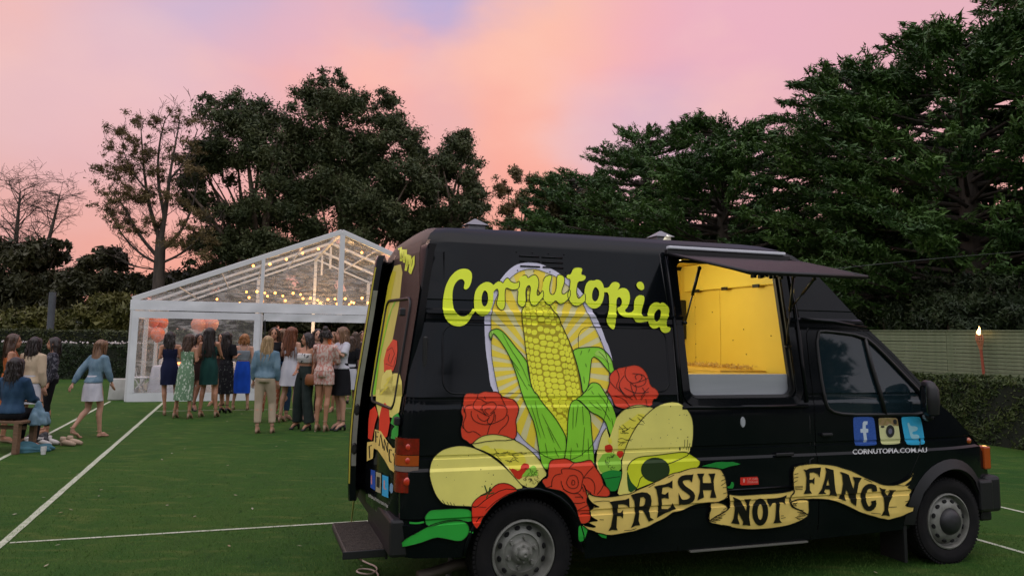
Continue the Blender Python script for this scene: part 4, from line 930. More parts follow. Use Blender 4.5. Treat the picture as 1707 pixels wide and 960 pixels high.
# --- brand lettering
C_ = T(ZA, '360 420 385 432 415 412 440 365 455 300 452 245 432 212 395 195 350 191 300 203 240 245 190 310 150 400 128 500 118 600 125 680 145 750 180 800 230 838 300 853 360 840 410 800 440 750 470 700 500 672 470 640 445 672 430 700 390 730 345 740 300 725 260 680 235 610 228 520 235 430 255 370 290 325 330 308 358 320 372 350 362 390')
o_ = T(ZA, '700 385 680 360 650 345 610 343 570 360 530 390 495 440 480 500 475 570 478 640 500 690 540 725 580 736 620 722 660 680 685 620 697 550 698 460'); oh = T(ZA, '595 437 575 465 563 520 562 570 575 610 600 628 625 600 638 550 635 480 620 450')
r_ = T(ZA, '680 395 730 350 770 330 795 342 808 358 822 325 852 292 875 305 895 335 930 352 965 350 1000 330 990 420 935 435 890 430 845 405 832 440 830 520 835 590 825 640 800 668 765 655 735 610 730 575 745 530 755 480 748 425 730 425 710 450 690 458')
n_ = T(ZA, '975 345 1000 290 1040 265 1078 265 1090 302 1130 270 1170 257 1200 280 1217 330 1213 400 1195 450 1195 490 1212 498 1235 470 1262 430 1275 510 1230 560 1190 610 1150 615 1120 590 1108 540 1112 480 1122 430 1115 385 1090 385 1070 420 1065 480 1072 540 1065 600 1035 633 1000 620 972 590 970 530 980 460 975 400')
u_ = T(ZA, '1250 440 1262 380 1268 320 1290 280 1330 265 1368 268 1360 310 1345 360 1337 420 1342 470 1367 490 1392 478 1412 430 1418 360 1420 290 1435 258 1480 262 1508 288 1512 330 1500 380 1480 430 1478 475 1500 485 1540 455 1575 420 1575 520 1530 560 1490 595 1445 598 1408 548 1375 590 1330 605 1290 580 1262 510')
t__ = T(ZB, '150 270 155 245 190 240 205 205 222 172 260 162 305 165 325 185 305 240 340 242 362 265 350 295 320 315 272 318 260 380 256 440 265 480 280 498 310 470 345 430 355 520 320 550 280 575 240 578 200 555 168 500 160 450 175 410 185 350 190 290 160 282')
o2 = T(ZB, '340 440 345 380 365 330 400 302 440 308 475 292 515 308 543 350 553 410 548 480 530 540 500 585 455 605 410 598 370 565 340 510'); o2h = T(ZB, '455 368 430 410 420 460 425 510 455 532 485 505 500 450 492 400')
p_ = T(ZB, '535 385 600 382 620 342 655 318 700 325 720 350 710 385 688 412 730 385 780 385 815 420 828 480 820 540 800 590 765 625 800 650 850 640 880 645 880 697 820 697 760 692 715 665 692 620 690 595 725 580 742 545 735 500 712 478 690 490 680 530 682 600 682 680 672 750 662 815 640 828 600 790 575 740 580 690 600 640 605 560 600 430 545 430')
i_ = T(ZB, '835 645 868 620 868 560 875 510 900 470 940 458 977 470 982 510 965 570 948 630 955 680 990 692 1025 680 1035 735 980 745 935 752 890 750 868 715 855 697'); i2 = T(ZB, '900 330 930 315 960 325 977 360 975 400 945 410 910 390 893 355')
a_ = T(ZB, '1012 690 1020 620 1040 572 1080 540 1120 535 1150 552 1170 535 1200 550 1240 590 1245 650 1222 720 1212 770 1225 800 1255 800 1258 830 1235 858 1190 865 1155 840 1140 790 1110 815 1070 818 1035 790 1018 740'); ah = T(ZB, '1125 607 1095 640 1078 690 1090 730 1112 745 1140 720 1155 670 1155 620')
d = Decal(); ik = Decal()
for i, (P, hs) in enumerate([(C_, []), (o_, [oh]), (r_, []), (n_, []), (u_, []), (t__, []), (o2, [o2h]), (p_, []), (i_, []), (i2, []), (a_, [ah])]):
    d.poly(P, hs, sm=1, off=i*.8)
    if i in (2, 3, 4, 5): ik.line(smoothpoly(P, 1)[3:-3], 1.2, 0, off=i*.5)
d.build('brand_lettering', lime, 12); ik.build('lettering_outline', k_ink, 14)
# --- social badges, web address, gas label
def ctext(s, p0, p1, hpx, name, m, lay, skew=0):
    """flat lettering between two points of the photo's side panel"""
    cu = bpy.data.curves.new('t', 'FONT'); cu.body = s; cu.size = 1; cu.offset = .018; cu.resolution_u = 3; ob = bpy.data.objects.new('t', cu); COL.objects.link(ob)
    dg = bpy.context.evaluated_depsgraph_get(); me = bpy.data.meshes.new_from_object(ob.evaluated_get(dg)); bpy.data.objects.remove(ob); bpy.data.curves.remove(cu)
    xs_ = [v.co.x for v in me.vertices]; x0, x1 = min(xs_), max(xs_); hh_ = .72
    d = Decal()
    for p in me.polygons:
        P = []
        for vi in p.vertices:
            v = me.vertices[vi].co; f = (v.x-x0)/(x1-x0); px_ = p0[0]+(p1[0]-p0[0])*f; py_ = p0[1]+(p1[1]-p0[1])*f-(v.y/hh_)*hpx; P.append(side_hit(px_, py_))
        d.tri.append((P, 0.0))
    bpy.data.meshes.remove(me); return d.build(name, m, lay)
ctext('CORNUTOPIA.COM.AU', (1421, 756.5), (1545, 753.2), 8.3, 'web_address', vinyl('sign_white', 205, 205, 205), 1)
def badge(s, m): return Decal().poly(T(ZK, s), sm=2).build('badge', m, 1)
badge('230 185 250 155 560 150 610 185 655 620 640 660 290 668 255 640', mat('badge_blue', L(30, 70, 150)[:3], .4, c2=L(60, 100, 180)[:3], vscale=60, stretch=(1, 1, 3)))
Decal().poly(T(ZK, '400 260 420 232 490 230 485 292 455 298 455 360 500 368 500 432 462 435 470 600 415 605 408 435 365 435 358 368 400 362')).build('badge_letter', vinyl('badge_white', 200, 212, 222), 2)
badge('680 200 700 172 990 170 1025 200 1080 590 1055 635 760 650 720 610', vinyl('badge_cream', 205, 205, 158))
Decal().poly(T(ZK, '682 205 705 174 985 172 1022 200 1040 315 695 305')).build('camera_top', mat('camera_brown', L(165, 135, 100)[:3], .4, c2=L(130, 120, 60)[:3], vscale=40), 2)
c = T(ZK, '888 408')[0]; e_ = lambda a, b_: [(c[0]+a*math.cos(q*.26), c[1]+b_*math.sin(q*.26)) for q in range(24)]
Decal().poly(e_(8.2, 11.8)).build('camera_lens', vinyl('lens_cream', 200, 200, 160), 3); Decal().poly(e_(7.2, 10.6)).poly(T(ZK, '935 200 1000 195 1010 285 950 285'), sm=1).poly(T(ZK, '715 312 790 312 785 345 730 345'), sm=1).build('camera_lens', vinyl('lens_dark', 45, 45, 45), 4)
Decal().poly(e_(3.2, 4.8)).build('camera_lens', vinyl('lens_grey', 105, 105, 120), 5)
badge('1085 180 1110 152 1400 148 1440 180 1512 600 1490 648 1210 655 1160 610', vinyl('badge_cyan', 60, 165, 205))
Decal().poly(T(ZK, '1190 265 1225 248 1250 320 1350 320 1385 350 1370 400 1280 420 1290 465 1380 465 1412 500 1400 545 1300 555 1255 520 1230 420'), sm=1).build('badge_letter', vinyl('badge_pale', 165, 210, 222), 2)
Decal().poly(T(ZI, '575 242 765 232 780 250 785 322 590 330 572 318')).build('gas_label', vinyl('label_red', 190, 44, 34), 1)
wl_ = vinyl('label_white', 215, 150, 140)
ctext('L.P. GAS', T(ZI, '655 272')[0], T(ZI, '770 268')[0], 3.4, 'label_text', wl_, 2); ctext('STORAGE', T(ZI, '655 307')[0], T(ZI, '775 303')[0], 3.4, 'label_text', wl_, 2)
Decal().poly(T(ZI, '605 265 615 250 628 268 622 300 608 300')).build('label_text', wl_, 2)
# --- right rear door artwork, seen almost edge on: traced onto the door skin
def door_hit(px, py, a=RD_A, hinge=RD_H):
    r = ray(px, py); ur = -.74
    for _ in range(8):
        # door plane: point (ur, hinge), direction (-sin a, cos a) in (u,v); solve for w
        ru = r.x*CT+r.y*ST; rv = -r.x*ST+r.y*CT; cu_ = -(OX*CT+OY*ST); cv = OX*ST-OY*CT
        # cu_+t*ru = ur-w*sin a ; cv+t*rv = hinge+w*cos a
        A = np.array([[ru, math.sin(a)], [rv, -math.cos(a)]]); t_, w_ = np.linalg.solve(A, [ur-.012-cu_, hinge-cv]); z = CAM_H+t_*r.z; ur = .5*ur+.5*urear(z)
    return (w_, z)
def ddec(shapes, name, m, lay):
    bm = bmesh.new()
    for P in shapes:
        P = [door_hit(*p) for p in P]; P = [(min(.883, max(.003, a)), z) for a, z in clipz(P)]
        for t_ in tess(P):
            try: bm.faces.new([bm.verts.new((p[0], 0, p[1])) for p in t_])
            except Exception: pass
    bmesh.ops.remove_doubles(bm, verts=bm.verts, dist=1e-5)
    for z in ZD+[.9, 1.2]: bmesh.ops.bisect_plane(bm, geom=bm.verts[:]+bm.edges[:]+bm.faces[:], plane_co=(0, 0, z), plane_no=(0, 0, 1), dist=1e-5)
    for v in bm.verts: v.co = Vector(dpt(v.co.x, v.co.z, RD_A, RD_H, 1, .002+lay*.0008))
    bmo(name, bm, m, rdoor, split=name not in ('artwork_outline', 'web_address', 'corn_cob'), kind='stuff' if name == 'artwork_outline' else None)
ZN = (590, 400, 3.692); ZO = (560, 640, 3.0)
brown = mat('door_paint', (.014, .010, .009), .5, spec=.2, c2=(.028, .019, .016), vscale=6, bump=.05)
def ln(P, wd):
    P = [Vector(p) for p in P]; a = []; c = []
    for i, p in enumerate(P):
        t_ = (P[min(i+1, len(P)-1)]-P[max(i-1, 0)]).normalized(); nn = Vector((-t_.y, t_.x))*wd/2; a.append(tuple(p+nn)); c.append(tuple(p-nn))
    return [[a[i], a[i+1], c[i+1], c[i]] for i in range(len(P)-1)]
ddec([T(ZN, '270 60 420 0 430 300 380 700 360 960 300 960 150 960 200 500 240 200')], 'door_panel_tint', brown, 0)
ddec([T(ZN, '250 160 290 150 300 200 280 400 235 640 190 810 150 960 100 960 130 750 180 480 225 230')], 'halo_field', vinyl('door_cream', 200, 190, 105), 1)
ddec([T(ZN, '240 190 262 195 225 380 180 640 135 940 110 940 130 760 175 480 212 280')], 'corn_cob', vinyl('door_corn', 190, 180, 50), 2)
ddec([T(ZN, '258 365 262 380 235 430 200 560 160 740 135 950 112 950 130 800 175 640 215 470')], 'husk_leaf', husk, 3)
ddec(ln(T(ZN, '275 60 290 45 298 120'), 4)+ln(T(ZN, '292 130 305 60 318 60 312 140'), 3.6)+ln(T(ZN, '308 130 325 60 332 150 330 165'), 3.6)+ln(T(ZN, '322 190 338 90 350 100 346 150'), 4)+ln(T(ZN, '345 200 355 130 372 100 370 150 350 208'), 3.6), 'brand_lettering', lime, 4)
ddec([T(ZN, '245 610 270 620 272 680 262 760 245 805 190 810 188 740 205 670')], 'rose', red, 4)
ddec(ln(T(ZN, '210 680 240 660 255 700 230 760 215 740 225 700'), .8)+ln(T(ZN, '200 760 250 780 262 720'), .8), 'artwork_outline', k_ink, 5)
ddec([T(ZN, '180 835 205 800 235 797 245 830 240 950 160 955'), T(ZN, '250 820 285 820 300 870 302 960 195 960 215 880')], 'taco_shell', taco, 5)
ddec([T(ZO, '205 30 332 0 335 50 320 140 290 170 260 160 225 190 205 100')], 'taco_shell', taco, 5)
ddec(ln(T(ZN, '205 860 230 840 210 880 190 900 215 900 180 935 170 950'), 2.4), 'cheese_strands', cheese, 6)
ddec([T(ZO, '250 92 270 120 275 190 262 260 240 275 220 230 222 160 235 110'), T(ZO, '175 130 200 110 215 150 200 200 185 280 165 270 168 180')], 'tomato', red2, 6)
ddec([T(ZO, '290 160 315 143 332 165 335 190 345 235 370 278 320 260 300 275 280 270 285 230 300 210 278 195')], 'green_leaf', chil, 6)
ddec([T(ZO, '200 225 230 235 260 280 290 320 325 325 322 425 300 442 275 425 250 380 215 330 195 320 190 370 160 385 162 290 195 285')], 'scroll_banner', scroll, 7)
ddec(ln(T(ZO, '205 290 205 235 220 240'), 2.2)+ln(T(ZO, '205 262 216 262'), 2)+ln(T(ZO, '222 308 230 250 242 320'), 2.2)+ln(T(ZO, '248 330 248 275 266 340 266 290'), 2.2)+ln(T(ZO, '286 330 275 325 272 350 276 385 285 390'), 2.2)+ln(T(ZO, '292 345 300 370 312 340'), 2.2)+ln(T(ZO, '300 370 300 410'), 2.2)+ln(T(ZO, '175 370 172 310 185 305'), 2), 'slogan_word', k_ink, 8)
ddec([T(ZO, '180 425 202 432 202 530 178 515')], 'badge', vinyl('badge_blue2', 35, 75, 160), 7); ddec([T(ZO, '206 437 232 445 230 545 204 535')], 'badge', vinyl('badge_cream2', 170, 165, 140), 7)
ddec([T(ZO, '238 452 268 462 268 568 236 555')], 'badge', vinyl('badge_cyan2', 60, 160, 205), 7); ddec([T(ZO, '276 500 284 492 292 505 290 540 282 545 274 530')], 'badge', vinyl('badge_grey', 130, 160, 185), 7)
ddec(ln(T(ZO, '184 455 184 500'), 1.6)+ln(T(ZO, '248 480 248 520 258 525'), 1.8), 'badge_letter', wl_, 8)
ddec([T(ZO, '210 460 226 465 224 520 208 510')], 'camera_lens', vinyl('lens_dark2', 40, 36, 34), 8)
sgn = []
for i in range(16):
    x = 170+i*6.3; y = 548+i*3.6; sgn += ln(T(ZO, f'{x} {y} {x} {y+14}'), 1.0)
    if i % 3: sgn += ln(T(ZO, f'{x} {y+(0 if i % 2 else 13)} {x+4} {y+2+(0 if i % 2 else 13)}'), .9)
ddec(sgn, 'web_address', vinyl('sign_white2', 190, 190, 185), 7)
# ================================================================== MARQUEE
pvcw = mat('white_canvas', (.78, .79, .80), .5, c2=(.62, .63, .65), vscale=1.3, bump=.25, bscale=6)
alu = mat('white_frame', (.66, .66, .66), .4)
clearp = mat('clear_sheet', (.72, .66, .62), .12, alpha=.16, bump=.5, bscale=5, stretch=(1, .4, 1), spec=.9)
_t = clearp.node_tree; _n = _t.nodes.new('ShaderNodeTexNoise'); _n.inputs['Scale'].default_value = 2.2; _n.inputs['Distortion'].default_value = 1.5; _n.inputs['Detail'].default_value = 6
_c = _t.nodes.new('ShaderNodeTexCoord'); _m = _t.nodes.new('ShaderNodeMapping'); _m.inputs['Rotation'].default_value = (0, .7, .4); _m.inputs['Scale'].default_value = (1, 1, 3.5)
_t.links.new(_c.outputs['Object'], _m.inputs[0]); _t.links.new(_m.outputs[0], _n.inputs[0])
_r = _t.nodes.new('ShaderNodeMapRange'); _r.inputs[1].default_value = .45; _r.inputs[2].default_value = .72; _r.inputs[3].default_value = .14; _r.inputs[4].default_value = .55  # streaky alpha stands in for diagonal reflections on the plastic
_t.links.new(_n.outputs[0], _r.inputs[0]); _t.links.new(_r.outputs[0], _t.nodes['Principled BSDF'].inputs['Alpha'])
TW, TL, EZ, PZ = 9.4, 8.1, 2.31, 4.20
mq = empty('marquee', crt(-2.52, 20.0), TH, label='white framed marquee with clear plastic roof and walls and a steep gable', cat='marquee')
def bar(name, a, b_, wx, wz, m, parent, up=(0, 0, 1)):
    a, b_ = Vector(a), Vector(b_); d = (b_-a); l = d.length; d.normalize(); s = d.cross(Vector(up)); s = s.normalized() if s.length > 1e-4 else Vector((1, 0, 0)); u_ = s.cross(d)
    bm = bmesh.new(); M = Matrix((s, d, u_)).transposed().to_4x4(); M.translation = (a+b_)/2
    box(bm, -wx/2, wx/2, -l/2, l/2, -wz/2, wz/2, min(wx, wz)*.12, M=M); return bmo(name, bm, m, parent)
def rz(x): return EZ+(PZ-EZ)*(1-abs(x-TW/2)/(TW/2))
for fy in (0, 2.7, 5.4, 8.1):
    for x in (0, TW): bar('post', (x, fy, 0), (x, fy, EZ), .10, .14, alu, mq, up=(0, 1, 0))
    f = 1 if fy == 0 else .55
    bar('rafter', (-.03, fy, EZ+.03), (TW/2, fy, PZ), .09*f, .13*f, alu, mq); bar('rafter', (TW+.03, fy, EZ+.03), (TW/2, fy, PZ), .09*f, .13*f, alu, mq)
    if fy > 0 and fy < 8: bar('tie_bar', (TW/2, fy, PZ-.1), (TW/2, fy, PZ-.75), .06, .06, alu, mq, up=(0, 1, 0)); 
for x in (2.83, 4.72, 6.6):
    bar('gable_post', (x, .0, 2.05), (x, .0, rz(x)-.03), .13 if x > 3 else .09, .09, alu, mq, up=(0, 1, 0)); bar('gable_post', (x, TL, 0), (x, TL, rz(x)-.03), .11, .09, alu, mq, up=(0, 1, 0))
bar('front_post', (2.83, 0, 0), (2.83, 0, 2.05), .12, .10, alu, mq, up=(0, 1, 0)); bar('front_post', (6.6, 0, 0), (6.6, 0, 2.05), .12, .10, alu, mq, up=(0, 1, 0))
bar('pole_strap', (2.93, -.06, 2.06), (2.96, -.08, 1.5), .03, .02, matt_black, mq, up=(0, 1, 0))
for k in (.2, .4, .6, .8):
    for s in (0, 1):
        x = TW/2*k if s == 0 else TW-TW/2*k; bar('purlin', (x, 0.1, rz(x)-.02), (x, TL-.1, rz(x)-.02), .03, .035, alu, mq)
bar('ridge', (TW/2, 0, PZ), (TW/2, TL, PZ), .08, .08, alu, mq)
for x in (0, TW): bar('eave_beam', (x, 0, EZ), (x, TL, EZ), .08, .12, alu, mq)
def cloth(name, pts, m, wob=.012, n=24, k=6, **kw):
    a, b_, c, d = [Vector(p) for p in pts]; vs = []; fs = []; nn = (b_-a).cross(d-a).normalized(); ph = random.random()*6
    for j in range(k+1):
        for i in range(n+1):
            p = a.lerp(b_, i/n).lerp(d.lerp(c, i/n), j/k); e = math.sin(i*1.7+ph+j*.6)*.6+math.sin(i*.61+j*1.1+ph*2)*.6
            vs.append(p+nn*wob*e*(j/k*.7+.3))
            if i and j: q = j*(n+1)+i; fs.append((q-n-2, q-n-1, q, q-1))
    return pyd(name, vs, fs, m, mq, smooth=True, **kw)
cloth('valance', [(-.06, -.07, 2.335), (TW+.06, -.07, 2.335), (TW+.06, -.075, 2.10), (-.06, -.075, 2.10)], pvcw, .008, 70, 4)
cloth('lower_valance', [(2.9, -.085, 2.09), (6.55, -.085, 2.09), (6.55, -.075, 1.90), (2.9, -.075, 1.90)], pvcw, .014, 40, 3)
cloth('side_valance', [(-.06, -.06, 2.335), (-.06, TL, 2.335), (-.06, TL, 2.10), (-.06, -.06, 2.10)], pvcw, .008, 40, 3)
cloth('roof_sheet', [(-.02, 0, EZ+.1), (-.02, TL, EZ+.1), (TW/2, TL, PZ+.07), (TW/2, 0, PZ+.07)], clearp, .02, 30, 10)
cloth('roof_sheet', [(TW+.02, 0, EZ+.1), (TW+.02, TL, EZ+.1), (TW/2, TL, PZ+.07), (TW/2, 0, PZ+.07)], clearp, .02, 30, 10)
for (xa, xb) in ((.12, 2.78), (2.88, 4.65), (4.79, 6.55), (6.65, 9.2)):
    vs = [(xa, -.02, 2.33), (xb, -.02, 2.33), (xb, -.02, rz(xb)-.07), (xa, -.02, rz(xa)-.07)]; pyd('gable_window', vs, [(0, 1, 2, 3)], clearp, mq)
    vs = [(x, TL-.02, z) for x, y, z in vs]; pyd('gable_window', vs, [(0, 1, 2, 3)], clearp, mq)
# clear wall in a white hemmed border, front left; left side and back walls the same
def wallpanel(a, b_, bw=.14):
    a, b_ = Vector(a), Vector(b_); d = (b_-a).normalized(); l = (b_-a).length
    P = lambda s, z: tuple(a+d*s+Vector((0, 0, z)))
    for q in ([P(0, .0), P(l, 0), P(l, bw+.06), P(0, bw+.06)], [P(0, 2.0-bw*.6), P(l, 2.0-bw*.6), P(l, 2.08), P(0, 2.08)], [P(0, bw+.06), P(bw, bw+.06), P(bw, 2-bw*.6), P(0, 2-bw*.6)], [P(l-bw, bw+.06), P(l, bw+.06), P(l, 2-bw*.6), P(l-bw, 2-bw*.6)]):
        cloth('wall_border', q, pvcw, .006, 20, 2)
    cloth('wall_sheet', [P(bw, bw+.06), P(l-bw, bw+.06), P(l-bw, 2-bw*.6), P(bw, 2-bw*.6)], clearp, .025, 30, 14)
wallpanel((0, -.08, 0), (2.83, -.08, 0)); wallpanel((0, 8.1, 0), (0, 5.4, 0)); wallpanel((0, 5.4, 0), (0, 2.7, 0)); wallpanel((0, 2.7, 0), (0, 0, 0))
# festoon lights
glow = mat('bulb_glow', (1, .62, .25), .4, emit=(1, .30, .045), estr=6.0)
wirem = mat('cable_black', (.01, .01, .01), .6)
def MQ(x, y, z=0): return crt(-2.52+x, 20+y, z)
bulbm = bpy.data.meshes.new('bulb'); b_ = bmesh.new(); bmesh.ops.create_icosphere(b_, subdivisions=1, radius=.036); b_.to_mesh(bulbm); b_.free(); bulbm.materials.append(glow)
def festoon(i, a, b_, sag, n, lab):
    f = empty('festoon_lights', a, 0, label=lab, cat='string lights', group='strings of warm bulbs inside the marquee')
    pts = [(b_-a)*(k/24)+Vector((0, 0, -4*sag*(k/24)*(1-k/24))) for k in range(25)]
    bm = bmesh.new(); tube(bm, pts, .007, 4); bmo('cable', bm, wirem, f)
    pl = bpy.data.lights.new('festoon_glow', 'POINT'); pl.energy = 42*n/12; pl.color = (1, .58, .25); pl.shadow_soft_size = .4; po_ = bpy.data.objects.new('festoon_glow', pl); COL.objects.link(po_); po_.parent = f; po_.location = (b_-a)*.5+Vector((0, 0, -.3))
    for k in range(n):
        s = (k+.5)/n; p = (b_-a)*s+Vector((0, 0, -4*sag*s*(1-s)-.06-random.uniform(0, .16))); o = link('bulb', bulbm, None, f); o.location = p
FE = [(MQ(2.5, 1.2, 2.85), MQ(8.4, 1.4, 2.75), .12, 13, 'string of warm bulbs nearest the marquee front, hanging below the eave line'),
      (MQ(2.3, 2.6, 2.72), MQ(8.6, 3.4, 2.8), .10, 13, 'second string of warm bulbs from the marquee front, strung across the roof'),
      (MQ(2.2, 4.4, 3.05), MQ(8.5, 5.2, 2.9), .16, 12, 'third string of warm bulbs from the marquee front, hung a little higher'),
      (MQ(1.2, 7.2, 2.8), MQ(8.3, 7.0, 2.8), .12, 10, 'farthest string of warm bulbs, near the back gable of the marquee'),
      (MQ(2.4, .6, 3.35), MQ(4.4, .9, 4.0), .06, 5, 'short string of bulbs climbing along the left roof slope of the marquee'),
      (MQ(5.1, .7, 3.95), MQ(7.3, 1.0, 3.2), .05, 5, 'short string of bulbs dropping along the right roof slope of the marquee')]
for i, a in enumerate(FE): festoon(i, *a)
# balloons
def balloon(p, r, c, lab, grp):
    o = empty('balloon', p, 0, label=lab, cat='balloon', group=grp)
    bm = bmesh.new(); bmesh.ops.create_uvsphere(bm, u_segments=16, v_segments=12, radius=r)
    for v in bm.verts:
        if v.co.z < 0: v.co.z *= 1.22; k = 1-.18*(-v.co.z/r); v.co.x *= k; v.co.y *= k
    bmo('skin', bm, c, o, smooth=True); bm = bmesh.new(); tube(bm, [(0, 0, -r*1.2), (0, 0, -r*1.3)], [.012, .022], 6); tube(bm, [(0, 0, -r*1.28), (.02, .01, -r*2.6)], .003, 3); bmo('knot', bm, c, o)
bo = mat('balloon_orange', (.95, .16, .015), .25, coat=.3); bp = mat('balloon_peach', (.80, .30, .20), .22, coat=.3)
for px, py, Y, r, m_, l in ((256, 534, 21.3, .17, bo, 'orange balloon at the top left of the cluster behind the clear wall'), (270, 538, 21.6, .17, bo, 'orange balloon at the top right of the cluster behind the clear wall'), (263, 557, 21.2, .19, bo, 'large orange balloon hanging lowest in the cluster behind the clear wall'), (249, 550, 21.8, .15, bo, 'small orange balloon at the left of the cluster behind the clear wall')): balloon(at(px, py, Y), r, m_, l, 'orange balloons')
for px, py, Y, r, m_, l in ((331, 541, 21.0, .20, bp, 'peach balloon above the women, left one of two behind the clear wall'), (352, 540, 21.2, .20, bp, 'peach balloon above the women, right one of two behind the clear wall')): balloon(at(px, py, Y), r, m_, l, 'peach balloons')
# tables and chairs inside
clothm = mat('table_cloth', (.60, .61, .66), .8, c2=(.48, .49, .55), vscale=3)
def table(loc, lab):
    t_ = empty('round_table', loc, random.random(), label=lab, cat='table', group='round tables in the marquee')
    bm = bmesh.new(); rows = []
    for r, z in ((.02, .752), (.7, .752), (.76, .745), (.78, .70), (.80, .4), (.84, .02)):
        rows.append([bm.verts.new(((r+(.035*math.sin(k*5.6) if z < .6 else 0))*math.cos(k*math.pi/20), (r+(.035*math.sin(k*5.6) if z < .6 else 0))*math.sin(k*math.pi/20), z)) for k in range(40)])
    for a, c in zip(rows, rows[1:]):
        for k in range(40): bm.faces.new((a[k], a[(k+1) % 40], c[(k+1) % 40], c[k]))
    bm.faces.new(rows[0]); bmo('tablecloth', bm, clothm, t_, smooth=True, ang=50)
    bm = bmesh.new(); tube(bm, [(0, 0, .0), (0, 0, .72)], .04, 8); bmo('pedestal', bm, alu, t_)
def chair(loc, rzz, lab):
    t_ = empty('folding_chair', loc, rzz, label=lab, cat='chair', group='white chairs round the marquee tables')
    bm = bmesh.new(); box(bm, -.2, .2, -.2, .2, .44, .47, .01); bmo('seat', bm, pvcw, t_)
    bm = bmesh.new(); box(bm, -.2, .2, .19, .215, .62, .90, .01); bmo('backrest', bm, pvcw, t_)
    for sx in (-.18, .18):
        for P in ([(sx, -.18, 0), (sx, .1, .47), (sx, .21, .9)], [(sx*.95, .2, 0), (sx*.95, -.16, .46)]): bm = bmesh.new(); tube(bm, P, .014, 6); bmo('leg', bm, alu, t_)
for (x, y), l in zip(((1.1, 1.6), (1.5, 4.4), (6.8, 4.2), (4.4, 6.2)), ('round table with a white cloth just behind the clear front wall', 'round table with a white cloth in the left middle of the marquee', 'round table with a white cloth at the right side of the marquee', 'round table with a white cloth at the back of the marquee')):
    table(MQ(x, y), l)
    for k in range(3):
        a = 1.2+k*1.9; side_ = ('left', 'near', 'right')[k]
        chair(MQ(x+1.05*math.cos(a), y+1.05*math.sin(a)), a+TH-math.pi/2, 'white folding chair %s the %s' % (('behind', 'left of', 'in front of')[k], l.replace('round table with a white cloth', 'table').replace('of the marquee', '').replace('the clear front wall', 'the clear wall').strip()))
cand = mat('candle_glow', (1, .6, .3), .4, emit=(1, .40, .10), estr=4)
for (x, y, l) in ((.95, 1.45, 'lit tea light on the left of the nearest marquee table'), (1.35, 1.55, 'lit tea light on the right of the nearest marquee table'), (1.5, 4.3, 'lit tea light on the left middle marquee table')):
    t_ = empty('tea_light', MQ(x, y, .754), 0, label=l, cat='candle', group='lit tea lights on the tables'); bm = bmesh.new(); lathe(bm, [(.001, 0), (.04, 0), (.05, .10), (.045, .10)], 12, Matrix.Rotation(math.pi/2, 4, 'X')); bmo('glass', bm, mat('candle_glass', (.9, .45, .2), .2, alpha=.5), t_)
    bm = bmesh.new(); bmesh.ops.create_icosphere(bm, subdivisions=1, radius=.035, matrix=Matrix.Translation((0, 0, .06))); bmo('flame', bm, cand, t_)
# white covers stacked outside the left corner
for (px, py, w_, h_, th_, l) in ((193, 667, .38, .50, .12, 'off white fabric cover standing on the turf left of the marquee corner'), (209, 664, .10, .62, .10, 'narrow white weight bag against the marquee corner post')):
    p = gp(px, py); bm = bmesh.new(); box(bm, -w_/2, w_/2, 0, th_, 0, h_, .03)
    for v in bm.verts: v.co.x += v.co.z*.06; v.co.x += .012*math.sin(v.co.z*30)
    o = bmo('cover_bag', bm, mat('bag_cloth', (.55, .54, .50), .9, c2=(.42, .41, .38), vscale=6, bump=.3, bscale=15), None, smooth=True, ang=40, label=l, cat='cover'); o.location = p; o.rotation_euler = (0, 0, TH)
# ================================================================== HEDGES, FENCE, TORCH
def leafmat(name, c1, c2, rough=.55, sp=.3, sc_=3):
    return mat(name, c1, rough, c2=c2, vscale=sc_, spec=sp)
def quads(P, Nrm, size, tilt=.9, asp=1.6, elong=None):
    """leaf quads at points P (n,3), roughly facing Nrm"""
    n = len(P); a = RNG.normal(0, 1, (n, 3)); d = Nrm+a*tilt; d /= np.linalg.norm(d, axis=1)[:, None]+1e-9
    t_ = RNG.normal(0, 1, (n, 3)) if elong is None else elong+RNG.normal(0, .35, (n, 3)); t_ -= d*(t_*d).sum(1)[:, None]; t_ /= np.linalg.norm(t_, axis=1)[:, None]+1e-9; b_ = np.cross(d, t_)
    s = (size*RNG.uniform(.6, 1.4, n))[:, None]
    V = np.stack([P-t_*s*asp-b_*s*.55, P-t_*s*asp+b_*s*.55, P+t_*s*asp*1.1], 1); return V
